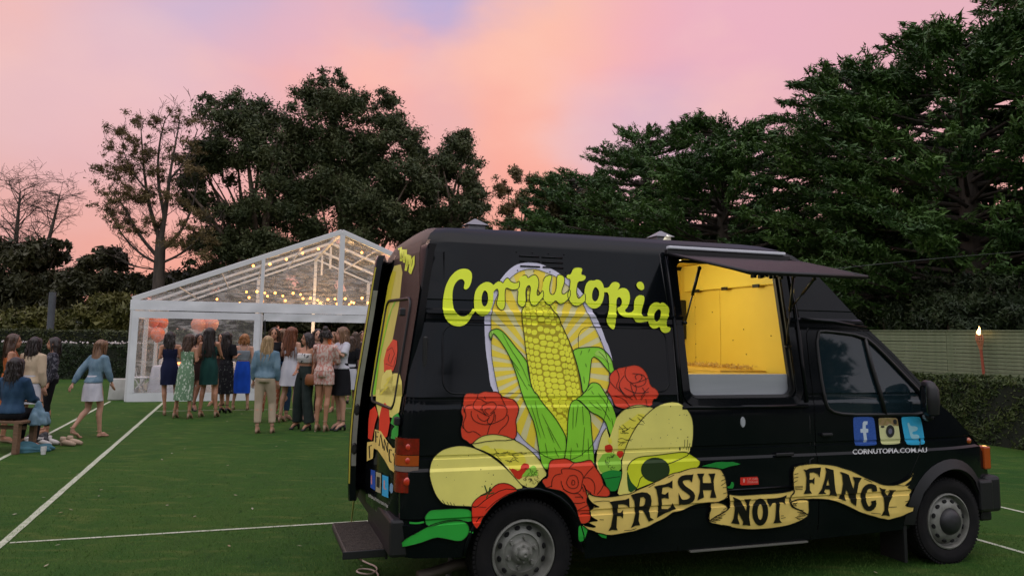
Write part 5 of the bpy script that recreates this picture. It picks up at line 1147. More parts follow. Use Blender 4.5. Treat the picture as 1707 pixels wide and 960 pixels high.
def hedge(u0, u1, v0, v1, h, n, name, lab, c1, c2, size=.022, near=False):
    e = empty(name, crt((u0+u1)/2, (v0+v1)/2), TH, label=lab, cat='hedge')
    w_, d_ = (u1-u0), (v1-v0)
    bm = bmesh.new(); nx, ny, nz_ = max(2, int(w_/.25)), max(2, int(d_/.25)), 5
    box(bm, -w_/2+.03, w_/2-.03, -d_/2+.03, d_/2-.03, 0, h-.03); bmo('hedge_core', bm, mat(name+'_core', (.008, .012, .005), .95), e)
    areas = np.array([w_*d_, w_*h, w_*h, d_*h, d_*h]); pr = areas/areas.sum(); f = RNG.choice(5, n, p=pr); a = RNG.uniform(-.5, .5, n); c = RNG.uniform(0, 1, n)
    if near: c = np.where(f == 0, RNG.beta(2.4, 3.2, n), c); ab = RNG.beta(2.4, 3.2, n)-.5; a = np.where(f >= 3, ab, a)
    P = np.zeros((n, 3)); Nn = np.zeros((n, 3))
    P[:, 0] = a*w_; P[:, 1] = (c-.5)*d_; P[:, 2] = h; Nn[:, 2] = 1
    for k, (ax, sg) in {1: (1, -1), 2: (1, 1), 3: (0, -1), 4: (0, 1)}.items():
        m_ = f == k; Nn[m_] = 0; Nn[m_, ax] = sg; P[m_, ax] = sg*(d_ if ax == 1 else w_)/2; o_ = 1-ax; P[m_, o_] = a[m_]*(w_ if ax == 1 else d_); P[m_, 2] = c[m_]*h
    wob = .03*np.sin(P[:, 0]*3.1+P[:, 1]*2.3)+.02*np.sin(P[:, 1]*7+P[:, 2]*9+P[:, 0]*6.1)
    P += Nn*(wob+RNG.uniform(-.04, .015, n))[:, None]
    npmesh('leaves', quads(P, Nn, size), 3, leafmat(name+'_leaf', c1, c2), e, kind='stuff')
hedge(11.65, 12.35, -3, 27.5, 1.05, 90000, 'clipped_hedge', 'clipped dark green hedge running below the slatted timber fence', (.026, .046, .012), (.065, .090, .020), near=True)
hedge(-13, 12.9, 28.75, 29.5, 1.08, 70000, 'clipped_hedge', 'lower clipped dark hedge across the far end of the turf', (.016, .030, .012), (.030, .048, .016), .03)
hedge(-16, 13, 30.6, 31.5, 1.55, 60000, 'clipped_hedge', 'taller clipped hedge behind the lower one at the far end', (.030, .042, .012), (.060, .070, .018), .035)
# scrap of blossom between the hedges
bm = bmesh.new(); rs = random.Random(4)
for _ in range(160):
    p = crt(rs.choice((-7.2, -5.6, -4.4, -3.6))+rs.gauss(0, .25), 29.9+rs.uniform(-.2, .2), 1.13+abs(rs.gauss(0, .03))); bmesh.ops.create_icosphere(bm, subdivisions=1, radius=rs.uniform(.015, .035), matrix=Matrix.Translation(p))
bmo('blossom', bm, mat('blossom_white', (.55, .50, .48), .8), None, kind='stuff', label='scattered pale blossom showing between the two far hedges', cat='flowers')
fw = mat('fence_board', (.15, .19, .10), .85, c2=(.20, .24, .135), vscale=2.2, stretch=(1, 6, 6), bump=.3, bscale=30)
fence = empty('slatted_fence', crt(12.62, 16), TH, label='long pale green-grey timber fence of narrow horizontal slats behind the right hedge', cat='fence')
FU, FV = 12.62, 16
sections = [(-3+i*2.4, -3+(i+1)*2.4) for i in range(14)]
bmx = bmesh.new(); nb_ = 27; bw_ = .0575
meshes = {}
for si, (a, c) in enumerate(sections):
    for k in range(nb_):
        z = .10+k*.0655
        if 3 <= si <= 6:
            j = random.randint(0, 3)
            if j not in meshes:
                bm = bmesh.new(); box(bm, -.011, .011, -1.196, 1.196, 0, bw_, .003); me = bpy.data.meshes.new('slat'); bm.to_mesh(me); bm.free(); me.materials.append(fw); meshes[j] = me
            o = link('slat', meshes[j], None, fence); o.location = (random.uniform(-.003, .003), (a+c)/2-FV, z+random.uniform(-.003, .003)); o.rotation_euler = (random.uniform(-.0008, .0008), 0, 0)
        else: box(bmx, -.011, .011, a-FV+.004, c-FV-.004, z, z+bw_)
bmo('far_slats', bmx, fw, fence, kind='stuff')
for a, c in sections+[(sections[-1][1], 0)]:
    bm = bmesh.new(); box(bm, .014, .10, a-FV-.045, a-FV+.045, 0, 1.82); bmo('post', bm, fw, fence)
bm = bmesh.new(); box(bm, -.03, .06, -3-FV, sections[-1][1]-FV, 1.872, 1.892, .004); bmo('capping', bm, fw, fence)
# garden torch
tp = crt(12.28, 8.38)
_p = gp(1641, 742); 
torch = empty('garden_torch', (0, 0, 0), 0, label='lit bamboo garden torch standing at the slatted fence', cat='torch')
def hit_u(px, py, u):
    r = ray(px, py); t_ = u/(r.x*CT+r.y*ST); return Vector((r.x*t_, r.y*t_, CAM_H+r.z*t_))
a_, b__ = hit_u(1641, 632, 12.5), hit_u(1634, 573, 12.45)
base = a_-(b__-a_).normalized()*(a_.z/((b__-a_).normalized().z)); torch.location = base
bamb = mat('bamboo', (.42, .10, .05), .6, c2=(.30, .06, .03), vscale=20)
bm = bmesh.new(); tube(bm, [(0, 0, 0), b__-base], .024, 8); bmo('pole', bm, bamb, torch)
dv = (b__-base).normalized(); top0 = b__-base
bm = bmesh.new()
for k in range(10):
    a = k*math.pi/5; tube(bm, [top0-dv*.10+Vector((.018*math.cos(a), .018*math.sin(a), 0)), top0+dv*.08+Vector((.06*math.cos(a), .06*math.sin(a), 0)), top0+dv*.16+Vector((.05*math.cos(a), .05*math.sin(a), 0))], .009, 4)
for z, r in ((.0, .045), (.06, .058), (.11, .058)): tube(bm, [top0+dv*z+Vector((r*math.cos(q), r*math.sin(q), 0)) for q in [i*math.pi/6 for i in range(13)]], .006, 4)
bmo('basket', bm, mat('torch_basket', (.55, .22, .10), .6), torch)
bm = bmesh.new(); tube(bm, [top0+dv*.08, top0+dv*.155], .04, 10); bmo('oil_can', bm, mat('torch_can', (.1, .06, .04), .5, metal=.5), torch)
bm = bmesh.new(); rr_ = [(.004, 0), (.028, .02), (.034, .05), (.024, .09), (.010, .13), (.001, .16)]; lathe(bm, rr_, 10, Matrix.Translation(top0+dv*.155) @ Matrix.Rotation(math.pi/2, 4, 'X')); 
for v in bm.verts: v.co.x += .012*math.sin(v.co.z*40)
bmo('flame', bm, mat('torch_flame', (1, .7, .3), .5, emit=(1, .50, .16), estr=5), torch, smooth=True)
# tall grey post between the hedges on the left
pb, pt = at(82, 572, 27.5), at(88, 487, 27.5); d_ = (pt-pb); k_ = pb.z/d_.z; bm = bmesh.new(); b0 = pb-d_*k_
M = Matrix.Identity(4); tube(bm, [(0, 0, 0), pt-b0], .115, 12); po = bmo('grey_post', bm, mat('post_grey', (.055, .065, .075), .7, c2=(.08, .09, .10), vscale=3), None, smooth=True, ang=50, label='tall plain grey post rising behind the far hedge at the left', cat='post'); po.location = b0
# overhead wire
pw = [at(1290+i*55, 457-i*5.3+((i-4)**2)*.18, 21) for i in range(11)]; bm = bmesh.new(); tube(bm, [p-pw[0] for p in pw], .008, 4); o = bmo('overhead_wire', bm, mat('wire_grey', (.035, .04, .035), .6), None, label='thin overhead wire crossing in front of the cypress trees', cat='wire'); o.location = pw[0]
# low buildings glimpsed beyond
def shed(name, loc, rzz, w_, d_, h, rh, lab, wm, rm, nwin=3):
    e = empty(name, loc, rzz, label=lab, cat='building')
    bm = bmesh.new(); box(bm, -w_/2, w_/2, -d_/2, d_/2, 0, h); bmo('wall', bm, wm, e)
    vs = [(-w_/2-.3, -d_/2-.35, h-.06), (w_/2+.3, -d_/2-.35, h-.06), (w_/2+.3, 0, h+rh), (-w_/2-.3, 0, h+rh), (-w_/2-.3, d_/2+.35, h-.06), (w_/2+.3, d_/2+.35, h-.06)]
    vs += [(x, y, z+.08) for x, y, z in vs]; pyd('roof', vs, [(6, 7, 8, 9), (9, 8, 11, 10), (0, 3, 2, 1), (3, 4, 5, 2), (0, 1, 7, 6), (4, 10, 11, 5), (0, 6, 9, 3), (3, 9, 10, 4), (1, 2, 8, 7), (2, 5, 11, 8)], rm, e)
    for i in range(nwin):
        x = -w_/2+w_*(i+.5)/nwin; f = empty('window', (x, -d_/2, h*.55)); f.parent = e
        bm = bmesh.new(); box(bm, -.5, .5, -.05, -.005, -.45, .45, .01); bmo('frame', bm, white, f); bm = bmesh.new(); box(bm, -.44, .44, -.06, -.052, -.39, .39); bmo('pane', bm, scrglass, f)
    bm = bmesh.new(); box(bm, w_*.08, w_*.08+.9, -d_/2-.04, -d_/2-.005, 0, 2.0, .01); bmo('door', bm, white, e)
roofp = mat('pale_roof', (.46, .44, .46), .5, c2=(.36, .34, .36), vscale=1)
c_ = at(1470, 553, 33); shed('shed', (c_.x-1, 34, 0), math.radians(3), 11, 5, 1.9, .62, 'long low shed with a pale roof behind the fence and tree trunks', mat('shed_wall', (.2, .2, .18), .8), roofp)
c_ = at(124, 546, 47); shed('cottage', (c_.x, 49, 0), math.radians(-10), 5, 5, 1.75, .75, 'small cream cottage glimpsed over the far hedges on the left', mat('cottage_wall', (.5, .38, .24), .8), mat('cottage_roof', (.42, .30, .18), .8))
# ================================================================== TREES
bark = mat('bark', (.045, .036, .028), .9, c2=(.09, .072, .055), vscale=6, stretch=(1, 1, .25), bump=.5, bscale=12)
bark_p = mat('bark_pale', (.12, .085, .062), .85, c2=(.22, .16, .12), vscale=5, stretch=(1, 1, .25), bump=.4, bscale=12)
def limb(bm, p, d, L_, r, depth, rs, spread=.6, up=.15, kids=3, tips=None, min_r=.008, seg=5, taper=.6, droop=0):
    pts = [p.copy()]; rad = [r]; q = p.copy(); dd = d.normalized()
    for i in range(seg):
        dd = (dd+Vector((rs.gauss(0, .13), rs.gauss(0, .13), rs.gauss(0, .08)+up*.2-droop*.2))).normalized(); q = q+dd*L_/seg; pts.append(q.copy()); rad.append(max(min_r, r*(1-(1-taper)*(i+1)/seg)))
    tube(bm, pts, rad, 7 if r > .1 else (5 if r > .03 else 3), cap=False)
    if tips is not None and depth <= 1: tips.append((q.copy(), dd.copy()))
    if depth == 0: return
    for k in range(kids):
        s = rs.uniform(.35, 1.0) if k else 1.0; i = min(seg, max(1, int(round(s*seg)))); a = rs.uniform(0, 6.28); side_ = Vector((math.cos(a), math.sin(a), rs.uniform(-.1, .5)))
        nd = (dd*(1-spread*.5)+side_*spread+Vector((0, 0, up-droop))).normalized(); limb(bm, pts[i], nd, L_*rs.uniform(.55, .8), rad[i]*rs.uniform(.5, .72), depth-1, rs, spread, up, kids, tips, min_r, max(3, seg-1), taper, droop)
def leafcloud(centers, radii, n, size, asp=1.8, flat=.75, shell=.55, fill=.22, elong=None, seed=1):
    """leaf quads scattered through many overlapping clumps; denser towards each clump's rim"""
    C_ = np.array([tuple(c) for c in centers]); R = np.array(radii, float); w_ = R**2; k = RNG.choice(len(C_), n, p=w_/w_.sum())
    d = RNG.normal(0, 1, (n, 3)); d /= np.linalg.norm(d, axis=1)[:, None]; r = np.clip(np.abs(RNG.normal(.45, .42, n)), 0, 1.5)*R[k]
    P = C_[k]+d*r[:, None]*np.array([1, 1, flat]); P += RNG.normal(0, .05, (n, 3))*R[k][:, None]
    keep = P[:, 2] > .3; A = quads(P[keep], d[keep]+np.array([0, 0, .35]), size, tilt=.8, asp=asp, elong=elong)
    if not fill: return A
    m_ = int(n*fill); k = RNG.choice(len(C_), m_, p=w_/w_.sum()); P = C_[k]+RNG.normal(0, .36, (m_, 3))*R[k][:, None]*np.array([1, 1, .85])   # inner leafage, larger faces
    P = P[P[:, 2] > .3]; B = quads(P, RNG.normal(0, 1, P.shape), size*2.1, tilt=1, asp=1.1); return np.concatenate([A, B])
def tree(name, base, lab, group, trunk, crown, cm, bm_m, lean=0):
    e = empty(name, base, 0, label=lab, cat='tree', group=group)
    if trunk is not None: bmo('trunk', trunk, bm_m, e, smooth=True)
    if crown is not None: npmesh('crown', crown, 3, cm, e, kind='stuff')
    return e
def P2(px, py, Y): return at(px, py, Y)
gum = leafmat('gum_leaf', (.034, .052, .018), (.082, .094, .034), sc_=.8); gum2 = leafmat('gum_leaf_warm', (.10, .075, .026), (.17, .12, .045), sc_=.9)
cyp = leafmat('cypress_leaf', (.026, .066, .016), (.075, .150, .028), sc_=.45); bushm = leafmat('bush_leaf', (.030, .034, .014), (.058, .056, .020), sc_=.6); bushy = leafmat('bush_leaf_yellow', (.065, .070, .016), (.12, .11, .025), sc_=.6)
rs = random.Random(12)
# -- big eucalypts: crowns follow traced clump positions (photo x, y, clump radius in px) at their own depth
def crown_from(blobs, Y, base, rs, depth=4.0, sub=7, kr=1.3, lo=.34, hi=.58):
    cs, rd = [], []
    for (x, y, r) in blobs:
        c = P2(x, y+r*.22, Y); R = r/FPX*Y*kr
        for _ in range(sub*2):
            a = Vector((rs.gauss(0, 1), rs.gauss(0, 1), rs.gauss(0, 1))).normalized()*rs.uniform(.05, .72)*R
            cs.append(c+a+Vector((0, rs.uniform(-depth, depth)*.5, 0))-base); rd.append(R*rs.uniform(lo, hi))
    return cs, rd
def gumtree(px, Y, blobs, lab, grp, n, cm=gum, bmt=bark_p, tr=.45, size=.11, htrunk=4.5, limbs=5, sub=7, depth=4, name='gum_tree', shell=.4):
    base = P2(px, 560, Y); base.z = 0; r_ = random.Random(px); cs, rd = crown_from(blobs, Y, base, r_, depth, sub)
    bm = bmesh.new(); top = Vector((r_.uniform(-.5, .5), 0, htrunk)); tube(bm, [(0, 0, 0), (.1, 0, htrunk*.5), top], [tr*1.25, tr, tr*.85], 10, cap=False)
    for k in range(limbs+len(blobs)//2):
        tgt = Vector(cs[r_.randrange(len(cs))]); st = top if k < 3 else top.lerp(Vector((.05, 0, htrunk*.6)), r_.random()); n_ = 7; pts = []; mid = st.lerp(tgt, .5)+Vector((r_.gauss(0, .6), r_.gauss(0, .6), r_.uniform(.2, 1.2)))
        for i in range(n_+1): s = i/n_; pts.append(st*(1-s)**2+mid*2*s*(1-s)+tgt*s*s)
        rr0 = tr*r_.uniform(.3, .6); tube(bm, pts, [rr0*(1-.85*i/n_)+.01 for i in range(n_+1)], 6, cap=False)
        limb(bm, pts[4], (tgt-st).normalized()+Vector((r_.gauss(0, .5), r_.gauss(0, .5), .0)), min(1.2, (tgt-st).length*.14), rr0*.3, 1, r_, .6, .0, 2, None, .012)
    return tree(name, base, lab, grp, bm, leafcloud(cs, rd, n, size, shell=shell), cm, bmt)
BIG1 = [(340, 400, 26), (350, 440, 26), (400, 455, 30), (450, 440, 34), (385, 350, 30), (425, 350, 34), (345, 250, 34), (380, 200, 34), (430, 195, 38), (330, 300, 28), (325, 335, 22), (385, 260, 40), (440, 250, 45), (455, 310, 38), (475, 350, 32), (345, 330, 20), (380, 395, 30), (430, 395, 36), (400, 425, 30), (470, 400, 34), (480, 205, 34), (362, 172, 16), (410, 175, 22), (325, 270, 22)]
BIG2 = [(540, 300, 44), (620, 320, 40), (560, 430, 34), (620, 440, 34), (500, 430, 34), (560, 165, 38), (515, 155, 30), (600, 175, 30), (545, 215, 50), (610, 225, 48), (655, 205, 38), (500, 250, 40), (570, 280, 50), (640, 280, 48), (690, 245, 36), (700, 300, 40), (520, 320, 44), (590, 345, 44), (655, 345, 40), (530, 390, 40), (600, 400, 40), (650, 165, 20), (670, 380, 30), (545, 140, 18), (575, 138, 14)]
BIG3 = [(700, 430, 30), (750, 440, 30), (800, 410, 22), (760, 225, 24), (775, 250, 22), (740, 270, 32), (785, 290, 24), (725, 310, 28), (795, 330, 24), (760, 350, 30), (800, 370, 26), (730, 365, 28), (700, 380, 30), (755, 400, 30)]
gumtree(430, 50, BIG1, 'tall dark gum tree, left one of the big group behind the marquee', 'big gum trees behind the marquee', 95000, size=.062)
gumtree(590, 52, BIG2, 'tallest and broadest dark gum tree behind the marquee', 'big gum trees behind the marquee', 130000, size=.064)
gumtree(745, 54, BIG3, 'dark gum tree at the right edge of the big group, above the van roof', 'big gum trees behind the marquee', 66000, size=.062)
# -- open-crowned gum at the left, warm leaves
OPN = [(205, 225, 14), (235, 205, 14), (275, 205, 12), (300, 195, 12), (200, 250, 16), (185, 285, 14), (215, 280, 20), (245, 255, 16), (185, 320, 14), (215, 325, 20), (175, 345, 12), (200, 365, 14), (240, 320, 16), (270, 290, 14), (300, 260, 12), (325, 280, 12), (320, 240, 10), (290, 330, 14), (320, 380, 14), (300, 400, 16), (340, 420, 14), (260, 370, 12), (220, 380, 14), (335, 200, 9), (230, 235, 12), (350, 395, 12), (330, 350, 12)]
base = P2(258, 560, 46); base.z = 0; r_ = random.Random(5); bm = bmesh.new()
def spline(bm, P, r0, r1, Y, n=5):
    pts = [P2(x, y, Y+dy)-base for x, y, dy in P]; pts = [Vector((a.x, a.y, a.z)) for a in pts]; Q = pts
    for _ in range(2):
        R_q = [Q[0]]
        for a, b_ in zip(Q, Q[1:]): R_q += [a.lerp(b_, .25), a.lerp(b_, .75)]
        Q = R_q+[Q[-1]]
    k = len(Q)-1; tube(bm, Q, [r0+(r1-r0)*i/k for i in range(k+1)], n, cap=False); return Q
spline(bm, [(262, 560, 0), (263, 500, 0), (266, 440, 0), (268, 395, 0)], .42, .26, 46, 9)
for P, r0 in (([(267, 400, 0), (250, 350, .5), (240, 290, .5), (235, 215, 0)], .17), ([(268, 400, 0), (278, 340, 0), (283, 290, -1), (300, 200, 0)], .18), ([(264, 430, 0), (230, 390, 0), (205, 340, 0), (180, 315, 1)], .13), ([(265, 440, 0), (235, 425, 0), (205, 395, 0), (180, 350, 0)], .10),
              ([(267, 420, 0), (300, 390, 1), (320, 350, 1), (330, 300, 1)], .13), ([(266, 440, 0), (300, 425, 0), (330, 400, 0), (345, 380, 0)], .09), ([(274, 360, 0), (262, 300, 0), (265, 240, 0), (275, 200, 0)], .12), ([(258, 330, 0), (220, 290, 0), (205, 250, 0)], .08), ([(282, 300, 0), (310, 270, 0), (330, 215, 0)], .08), ([(264, 450, 0), (225, 445, 0), (190, 425, 0)], .06)):
    Q = spline(bm, P, r0, .02, 46, 6)
    for i in range(2, len(Q), 2): limb(bm, Q[i], (Q[i]-Q[i-1]).normalized()+Vector((r_.gauss(0, .9), r_.gauss(0, .8), .0)), r_.uniform(.7, 1.4), .03, 2, r_, .7, .12, 3, None, .012)
cs, rd = crown_from(OPN, 46, base, r_, 3, 9, 2.0, .22, .46)
tree('gum_tree', base, 'tall open gum tree with sparse warm leaves left of the marquee', None, bm, leafcloud(cs, rd, 27000, .046, fill=0), gum2, bark)
# -- bare trees at far left
for bx_, seeds, lab in ((20, [(12, 560), (18, 480), (26, 410), (30, 360), (34, 318)], 'bare leafless tree at the far left edge'), (62, [(60, 560), (64, 480), (76, 420), (88, 375), (100, 325)], 'bare leafless tree leaning right, second from the left edge')):
    Y = 55; base = P2(seeds[0][0], 560, Y); base.z = 0; bm = bmesh.new(); r_ = random.Random(bx_)
    Q = spline(bm, [(x, y, 0) for x, y in seeds], .30, .03, Y, 6)
    for i in range(5, len(Q), 1):
        for _ in range(2): limb(bm, Q[i], Vector((r_.uniform(-1, 1), r_.uniform(-.5, .5), r_.uniform(.2, .8))), r_.uniform(1.3, 2.6)*(1.25-.6*i/len(Q)), .06*(1-i/len(Q))+.022, 3, r_, .7, .02, 3, None, .010, droop=.12)
    tree('bare_tree', base, lab, 'bare trees at the left', bm, None, None, bark)
# -- understorey shrubs and dark evergreens along the far end
def bush(px, Y, blobs, lab, n, cm=bushm, size=.09, grp='dark bushes beyond the far hedge', name='bush', fill=.22):
    base = P2(px, 560, Y); base.z = 0; r_ = random.Random(px+3); cs, rd = crown_from(blobs, Y, base, r_, 3, 8); bm = bmesh.new()
    for k in range(6):
        tgt = Vector(cs[r_.randrange(len(cs))]); tube(bm, [(r_.uniform(-.2, .2), 0, 0), tgt*.5+Vector((r_.gauss(0, .2), 0, .2)), tgt], [.14, .09, .03], 5, cap=False)
    tree(name, base, lab, grp, bm, leafcloud(cs, rd, n, size, shell=.3, fill=fill), cm, bark)
bush(30, 50, [(10, 420, 28), (50, 430, 28), (80, 420, 18), (20, 470, 36), (70, 475, 34), (100, 465, 14), (40, 520, 36), (95, 405, 8), (0, 500, 30)], 'dark rounded tree in front of the bare trees at far left', 33000, size=.11, name='evergreen_tree')
bush(150, 48, [(160, 430, 20), (185, 425, 18), (130, 460, 26), (170, 470, 28), (205, 465, 22), (110, 500, 26), (150, 520, 30), (200, 515, 30)], 'low dark bushy tree between the bare trees and the open gum', 30000, name='evergreen_tree')
bush(255, 49, [(240, 470, 24), (280, 465, 26), (320, 470, 26), (230, 520, 30), (290, 520, 34), (350, 510, 30), (355, 455, 24), (400, 480, 30), (400, 530, 30)], 'dark bushy tree behind the left roof slope of the marquee', 36000, name='evergreen_tree')
bush(170, 42, [(165, 520, 22), (190, 500, 20), (150, 545, 18), (195, 540, 22), (215, 515, 18)], 'olive green bush behind the far hedge left of the marquee', 18000, bushy, .08)
bush(60, 42, [(40, 530, 18), (75, 525, 20), (15, 540, 18), (100, 540, 16), (60, 548, 16)], 'olive green bush behind the far hedge near the grey post', 15000, bushy, .08)
for i, x in enumerate((440, 520, 600, 680)): bush(x, 44+i, [(x-30, 500, 30), (x+10, 490, 32), (x+40, 510, 30), (x-10, 540, 30), (x+5, 460, 22)], ('first', 'second', 'third', 'fourth')[i]+' dark shrub from the left in the row behind the marquee', 24000)
# -- loose warm trees right of the big group
gumtree(870, 62, [(835, 310, 16), (860, 290, 16), (890, 295, 18), (920, 300, 14), (840, 345, 18), (870, 330, 20), (905, 330, 20), (930, 320, 12), (850, 375, 18), (885, 370, 20), (920, 360, 18), (840, 400, 22), (890, 410, 24), (935, 390, 18)], 'loose see-through gum tree with brownish leaves above the middle of the van', None, 17000, cm=gum2, bmt=bark, tr=.3, size=.07, htrunk=5, sub=5, shell=.2)
bush(960, 50, [(940, 340, 24), (975, 350, 26), (1010, 350, 26), (950, 390, 28), (1000, 390, 30), (1040, 380, 24), (960, 430, 30), (1020, 430, 30), (930, 370, 16)], 'yellow-brown bushy tree just left of the cypress row', 36000, leafmat('autumn_bush', (.040, .036, .012), (.075, .062, .020), sc_=.6), .11, None, 'evergreen_tree')
for i, (x, Y) in enumerate(((1110, 46), (1200, 44), (1290, 42), (1375, 40), (1440, 44), (1545, 38), (1625, 36), (1700, 36))):
    bush(x, Y, [(x-38, 470, 34), (x+5, 440, 38), (x+35, 480, 34), (x-30, 520, 32), (x+20, 525, 32), (x-10, 400, 30), (x+25, 385, 26)], ('first', 'second', 'third', 'fourth', 'fifth', 'sixth', 'seventh', 'last')[i]+' dark shrub from the left in the dim row behind the cypress trunks', 13000, size=.11, grp='dim shrubs behind the cypress trunks', cm=leafmat('dim_leaf', (.014, .024, .012), (.028, .040, .018)) if i == 0 else bpy.data.materials['dim_leaf'])
for x, Y, l in ((1590, 23, 'low dark shrub just behind the fence, left of the garden torch'), (1690, 22, 'low dark shrub just behind the fence at the right edge'), (1500, 27, 'low dark shrub behind the fence beside the van windscreen')):
    bush(x, Y, [(x-30, 520, 32), (x+10, 500, 36), (x+40, 520, 34), (x-10, 545, 30), (x+30, 470, 24)], l, 17000, size=.042, grp='low shrubs just behind the fence', cm=leafmat('shrub_leaf', (.014, .026, .010), (.034, .055, .016), sc_=1.2), name='shrub', fill=0)
# -- cypress windbreak: tiers of upswept fronds
def cypress(X, Y, H, R, n_br, seed, lab, skew=0, low=1.5, dens=1.0, lean=(0, 0), open_side=0):
    r_ = random.Random(seed); rg = np.random.default_rng(seed); base = Vector((X, Y, 0)); bm = bmesh.new()
    tube(bm, [(0, 0, 0), (.1, 0, H*.35), (lean[0]*.5, lean[1]*.5, H*.65), (lean[0], lean[1], H*.93)], [.55, .42, .25, .06], 10, cap=False)
    if r_.random() < .8: tube(bm, [(.3, .2, 0), (.9, .3, H*.3), (1.5, .3, H*.55)], [.35, .25, .10], 8, cap=False)
    Ps, Ns, Es, Ss = [], [], [], []
    for k in range(n_br):
        f = (k+r_.random())/n_br; z0 = low+(H-low)*f**.92; rr0 = R*(1-f**2.1)**.62*r_.uniform(.72, 1.10)+.35; a = r_.uniform(0, 2*math.pi); cx_ = lean[0]*f; cy_ = lean[1]*f
        dirv = np.array([math.cos(a), math.sin(a), 0.0]); rise = r_.uniform(.05, .32)*rr0; 
        S0 = Vector((cx_, cy_, z0)); tip = S0+Vector((dirv[0]*rr0, dirv[1]*rr0, rise))
        tube(bm, [S0, S0.lerp(tip, .5)+Vector((0, 0, -.1*rr0*.3)), tip], [.09, .05, .02], 4, cap=False)
        # fronds: flat fingers of foliage fanning out along the outer part of the branch
        m_ = int(6+rr0*1.7)
        for j in range(m_):
            s = r_.uniform(.38, 1.0); c = S0.lerp(tip, s); aa = a+r_.gauss(0, .55); fl = r_.uniform(.7, 1.5)*(1.25-.45*s); fd = np.array([math.cos(aa), math.sin(aa), r_.uniform(.08, .45)]); fd /= np.linalg.norm(fd)
            nn = int(56*dens); t_ = rg.random(nn)**.8; wid = .34*(1-t_**1.6)+.03
            sd = np.cross(fd, [0, 0, 1]); sd /= np.linalg.norm(sd); p = np.array(c)+fd*(t_[:, None]*fl)+sd*((rg.random(nn)-.5)*2*wid)[:, None]+np.array([0, 0, 1])*(rg.normal(0, .055, nn)-.16*(1-t_)*rg.random(nn))[:, None]
            Ps.append(p); Es.append(np.tile(fd+np.array([0, 0, .25]), (nn, 1))); Ns.append(np.tile(np.array([0, 0, 1.0]), (nn, 1)))
    Pp = np.concatenate(Ps); Ee = np.concatenate(Es); Nn = np.concatenate(Ns)
    V = quads(Pp, Nn, .064, tilt=.75, asp=1.9, elong=Ee)
    return tree('cypress_tree', base, lab, 'windbreak of dark cypress trees', bm, V, cyp, bark)
CYPS = [(21.5, 22.5, 16.5, 7.0, 210, 'nearest and tallest dark cypress at the right edge of the picture'),
      (15.8, 26.5, 12.5, 5.6, 190, 'second dark cypress from the right, its tiers reaching left over the fence'),
      (14.2, 31.5, 12.9, 4.4, 130, 'third dark cypress from the right, above the raised hatch flap'),
      (10.0, 36.5, 11.9, 5.4, 140, 'fourth dark cypress from the right, over the van cab'),
      (7.6, 43.0, 12.9, 6.0, 140, 'fifth dark cypress from the right, above the van roof'),
      (4.2, 50.0, 12.0, 5.8, 120, 'last dark cypress of the row, lowest and farthest left'),
      (22.0, 30.0, 17.0, 6.5, 90, 'dark cypress in the second rank behind the nearest one'),
      (18.0, 38.0, 13.6, 6.0, 90, 'dark cypress in the second rank behind the third one'),
      (14.5, 43.0, 12.6, 6.0, 90, 'dark cypress in the second rank between the third and fourth ones')]
for i, (X, Y, H, R, nb2, lab) in enumerate(CYPS): cypress(X, Y, H, R, nb2, 40+i, lab, dens=.95 if i < 2 else .8, low=1.2 if i < 4 else 1.0)

# -- trees standing behind the viewpoint: they show only as dark shapes mirrored in the van's glass and paint
srcs = [o for o in bpy.data.objects if o.get('category') == 'tree' and o.name.startswith('evergreen_tree')][:3]
for i, (x, y) in enumerate(((-14, -15), (-7.5, -17), (-1.5, -15.5), (4.5, -17), (10.5, -15), (17, -13), (23, -8), (-20, -10))):
    s_ = srcs[i % 3]; e = s_.copy(); COL.objects.link(e); e.location = (x, y, 0); e.scale = (1.0, 1.0, .95+.2*math.sin(i*2.1)); e.rotation_euler = (0, 0, i*1.3)
    e['label'] = 'dark tree behind the viewpoint, mirrored in the van, %s of the row' % ('third from left', 'fourth from left', 'fifth from left', 'fifth from right', 'third from right', 'second from right', 'rightmost', 'leftmost')[i]; e['group'] = 'trees mirrored in the van'
    for ch in list(s_.children): c = ch.copy(); COL.objects.link(c); c.parent = e
# ================================================================== PEOPLE
def remesh(bm, vox, name='tmp', sm=2):
    me = bpy.data.meshes.new(name); bm.normal_update(); bm.to_mesh(me); bm.free(); o = bpy.data.objects.new(name, me); COL.objects.link(o)
    m_ = o.modifiers.new('r', 'REMESH'); m_.mode = 'VOXEL'; m_.voxel_size = vox; m_.use_smooth_shade = True
    if sm: s_ = o.modifiers.new('s', 'SMOOTH'); s_.factor = .5; s_.iterations = sm
    dg = bpy.context.evaluated_depsgraph_get(); r = bpy.data.meshes.new_from_object(o.evaluated_get(dg)); bpy.data.objects.remove(o); bpy.data.meshes.remove(me); return r
def loft(bm, rings, n=14, cap=True, wav=0.0):
    """rings: (centre, rx, ry[, yaw])"""
    rows = []
    for ri, q in enumerate(rings):
        c, rx, ry = Vector(q[0]), q[1], q[2]; yw = q[3] if len(q) > 3 else 0; row = []
        for k in range(n):
            a = k*2*math.pi/n; w_ = 1+wav*math.sin(a*5+ri)*(ri/len(rings)); x, y = rx*math.cos(a)*w_, ry*math.sin(a)*w_
            row.append(bm.verts.new((c.x+x*math.cos(yw)-y*math.sin(yw), c.y+x*math.sin(yw)+y*math.cos(yw), c.z)))
        rows.append(row)
    for a, b_ in zip(rows, rows[1:]):
        for k in range(n): bm.faces.new((a[k], a[(k+1) % n], b_[(k+1) % n], b_[k]))
    if cap: bm.faces.new(rows[0][::-1]); bm.faces.new(rows[-1])
    return rows
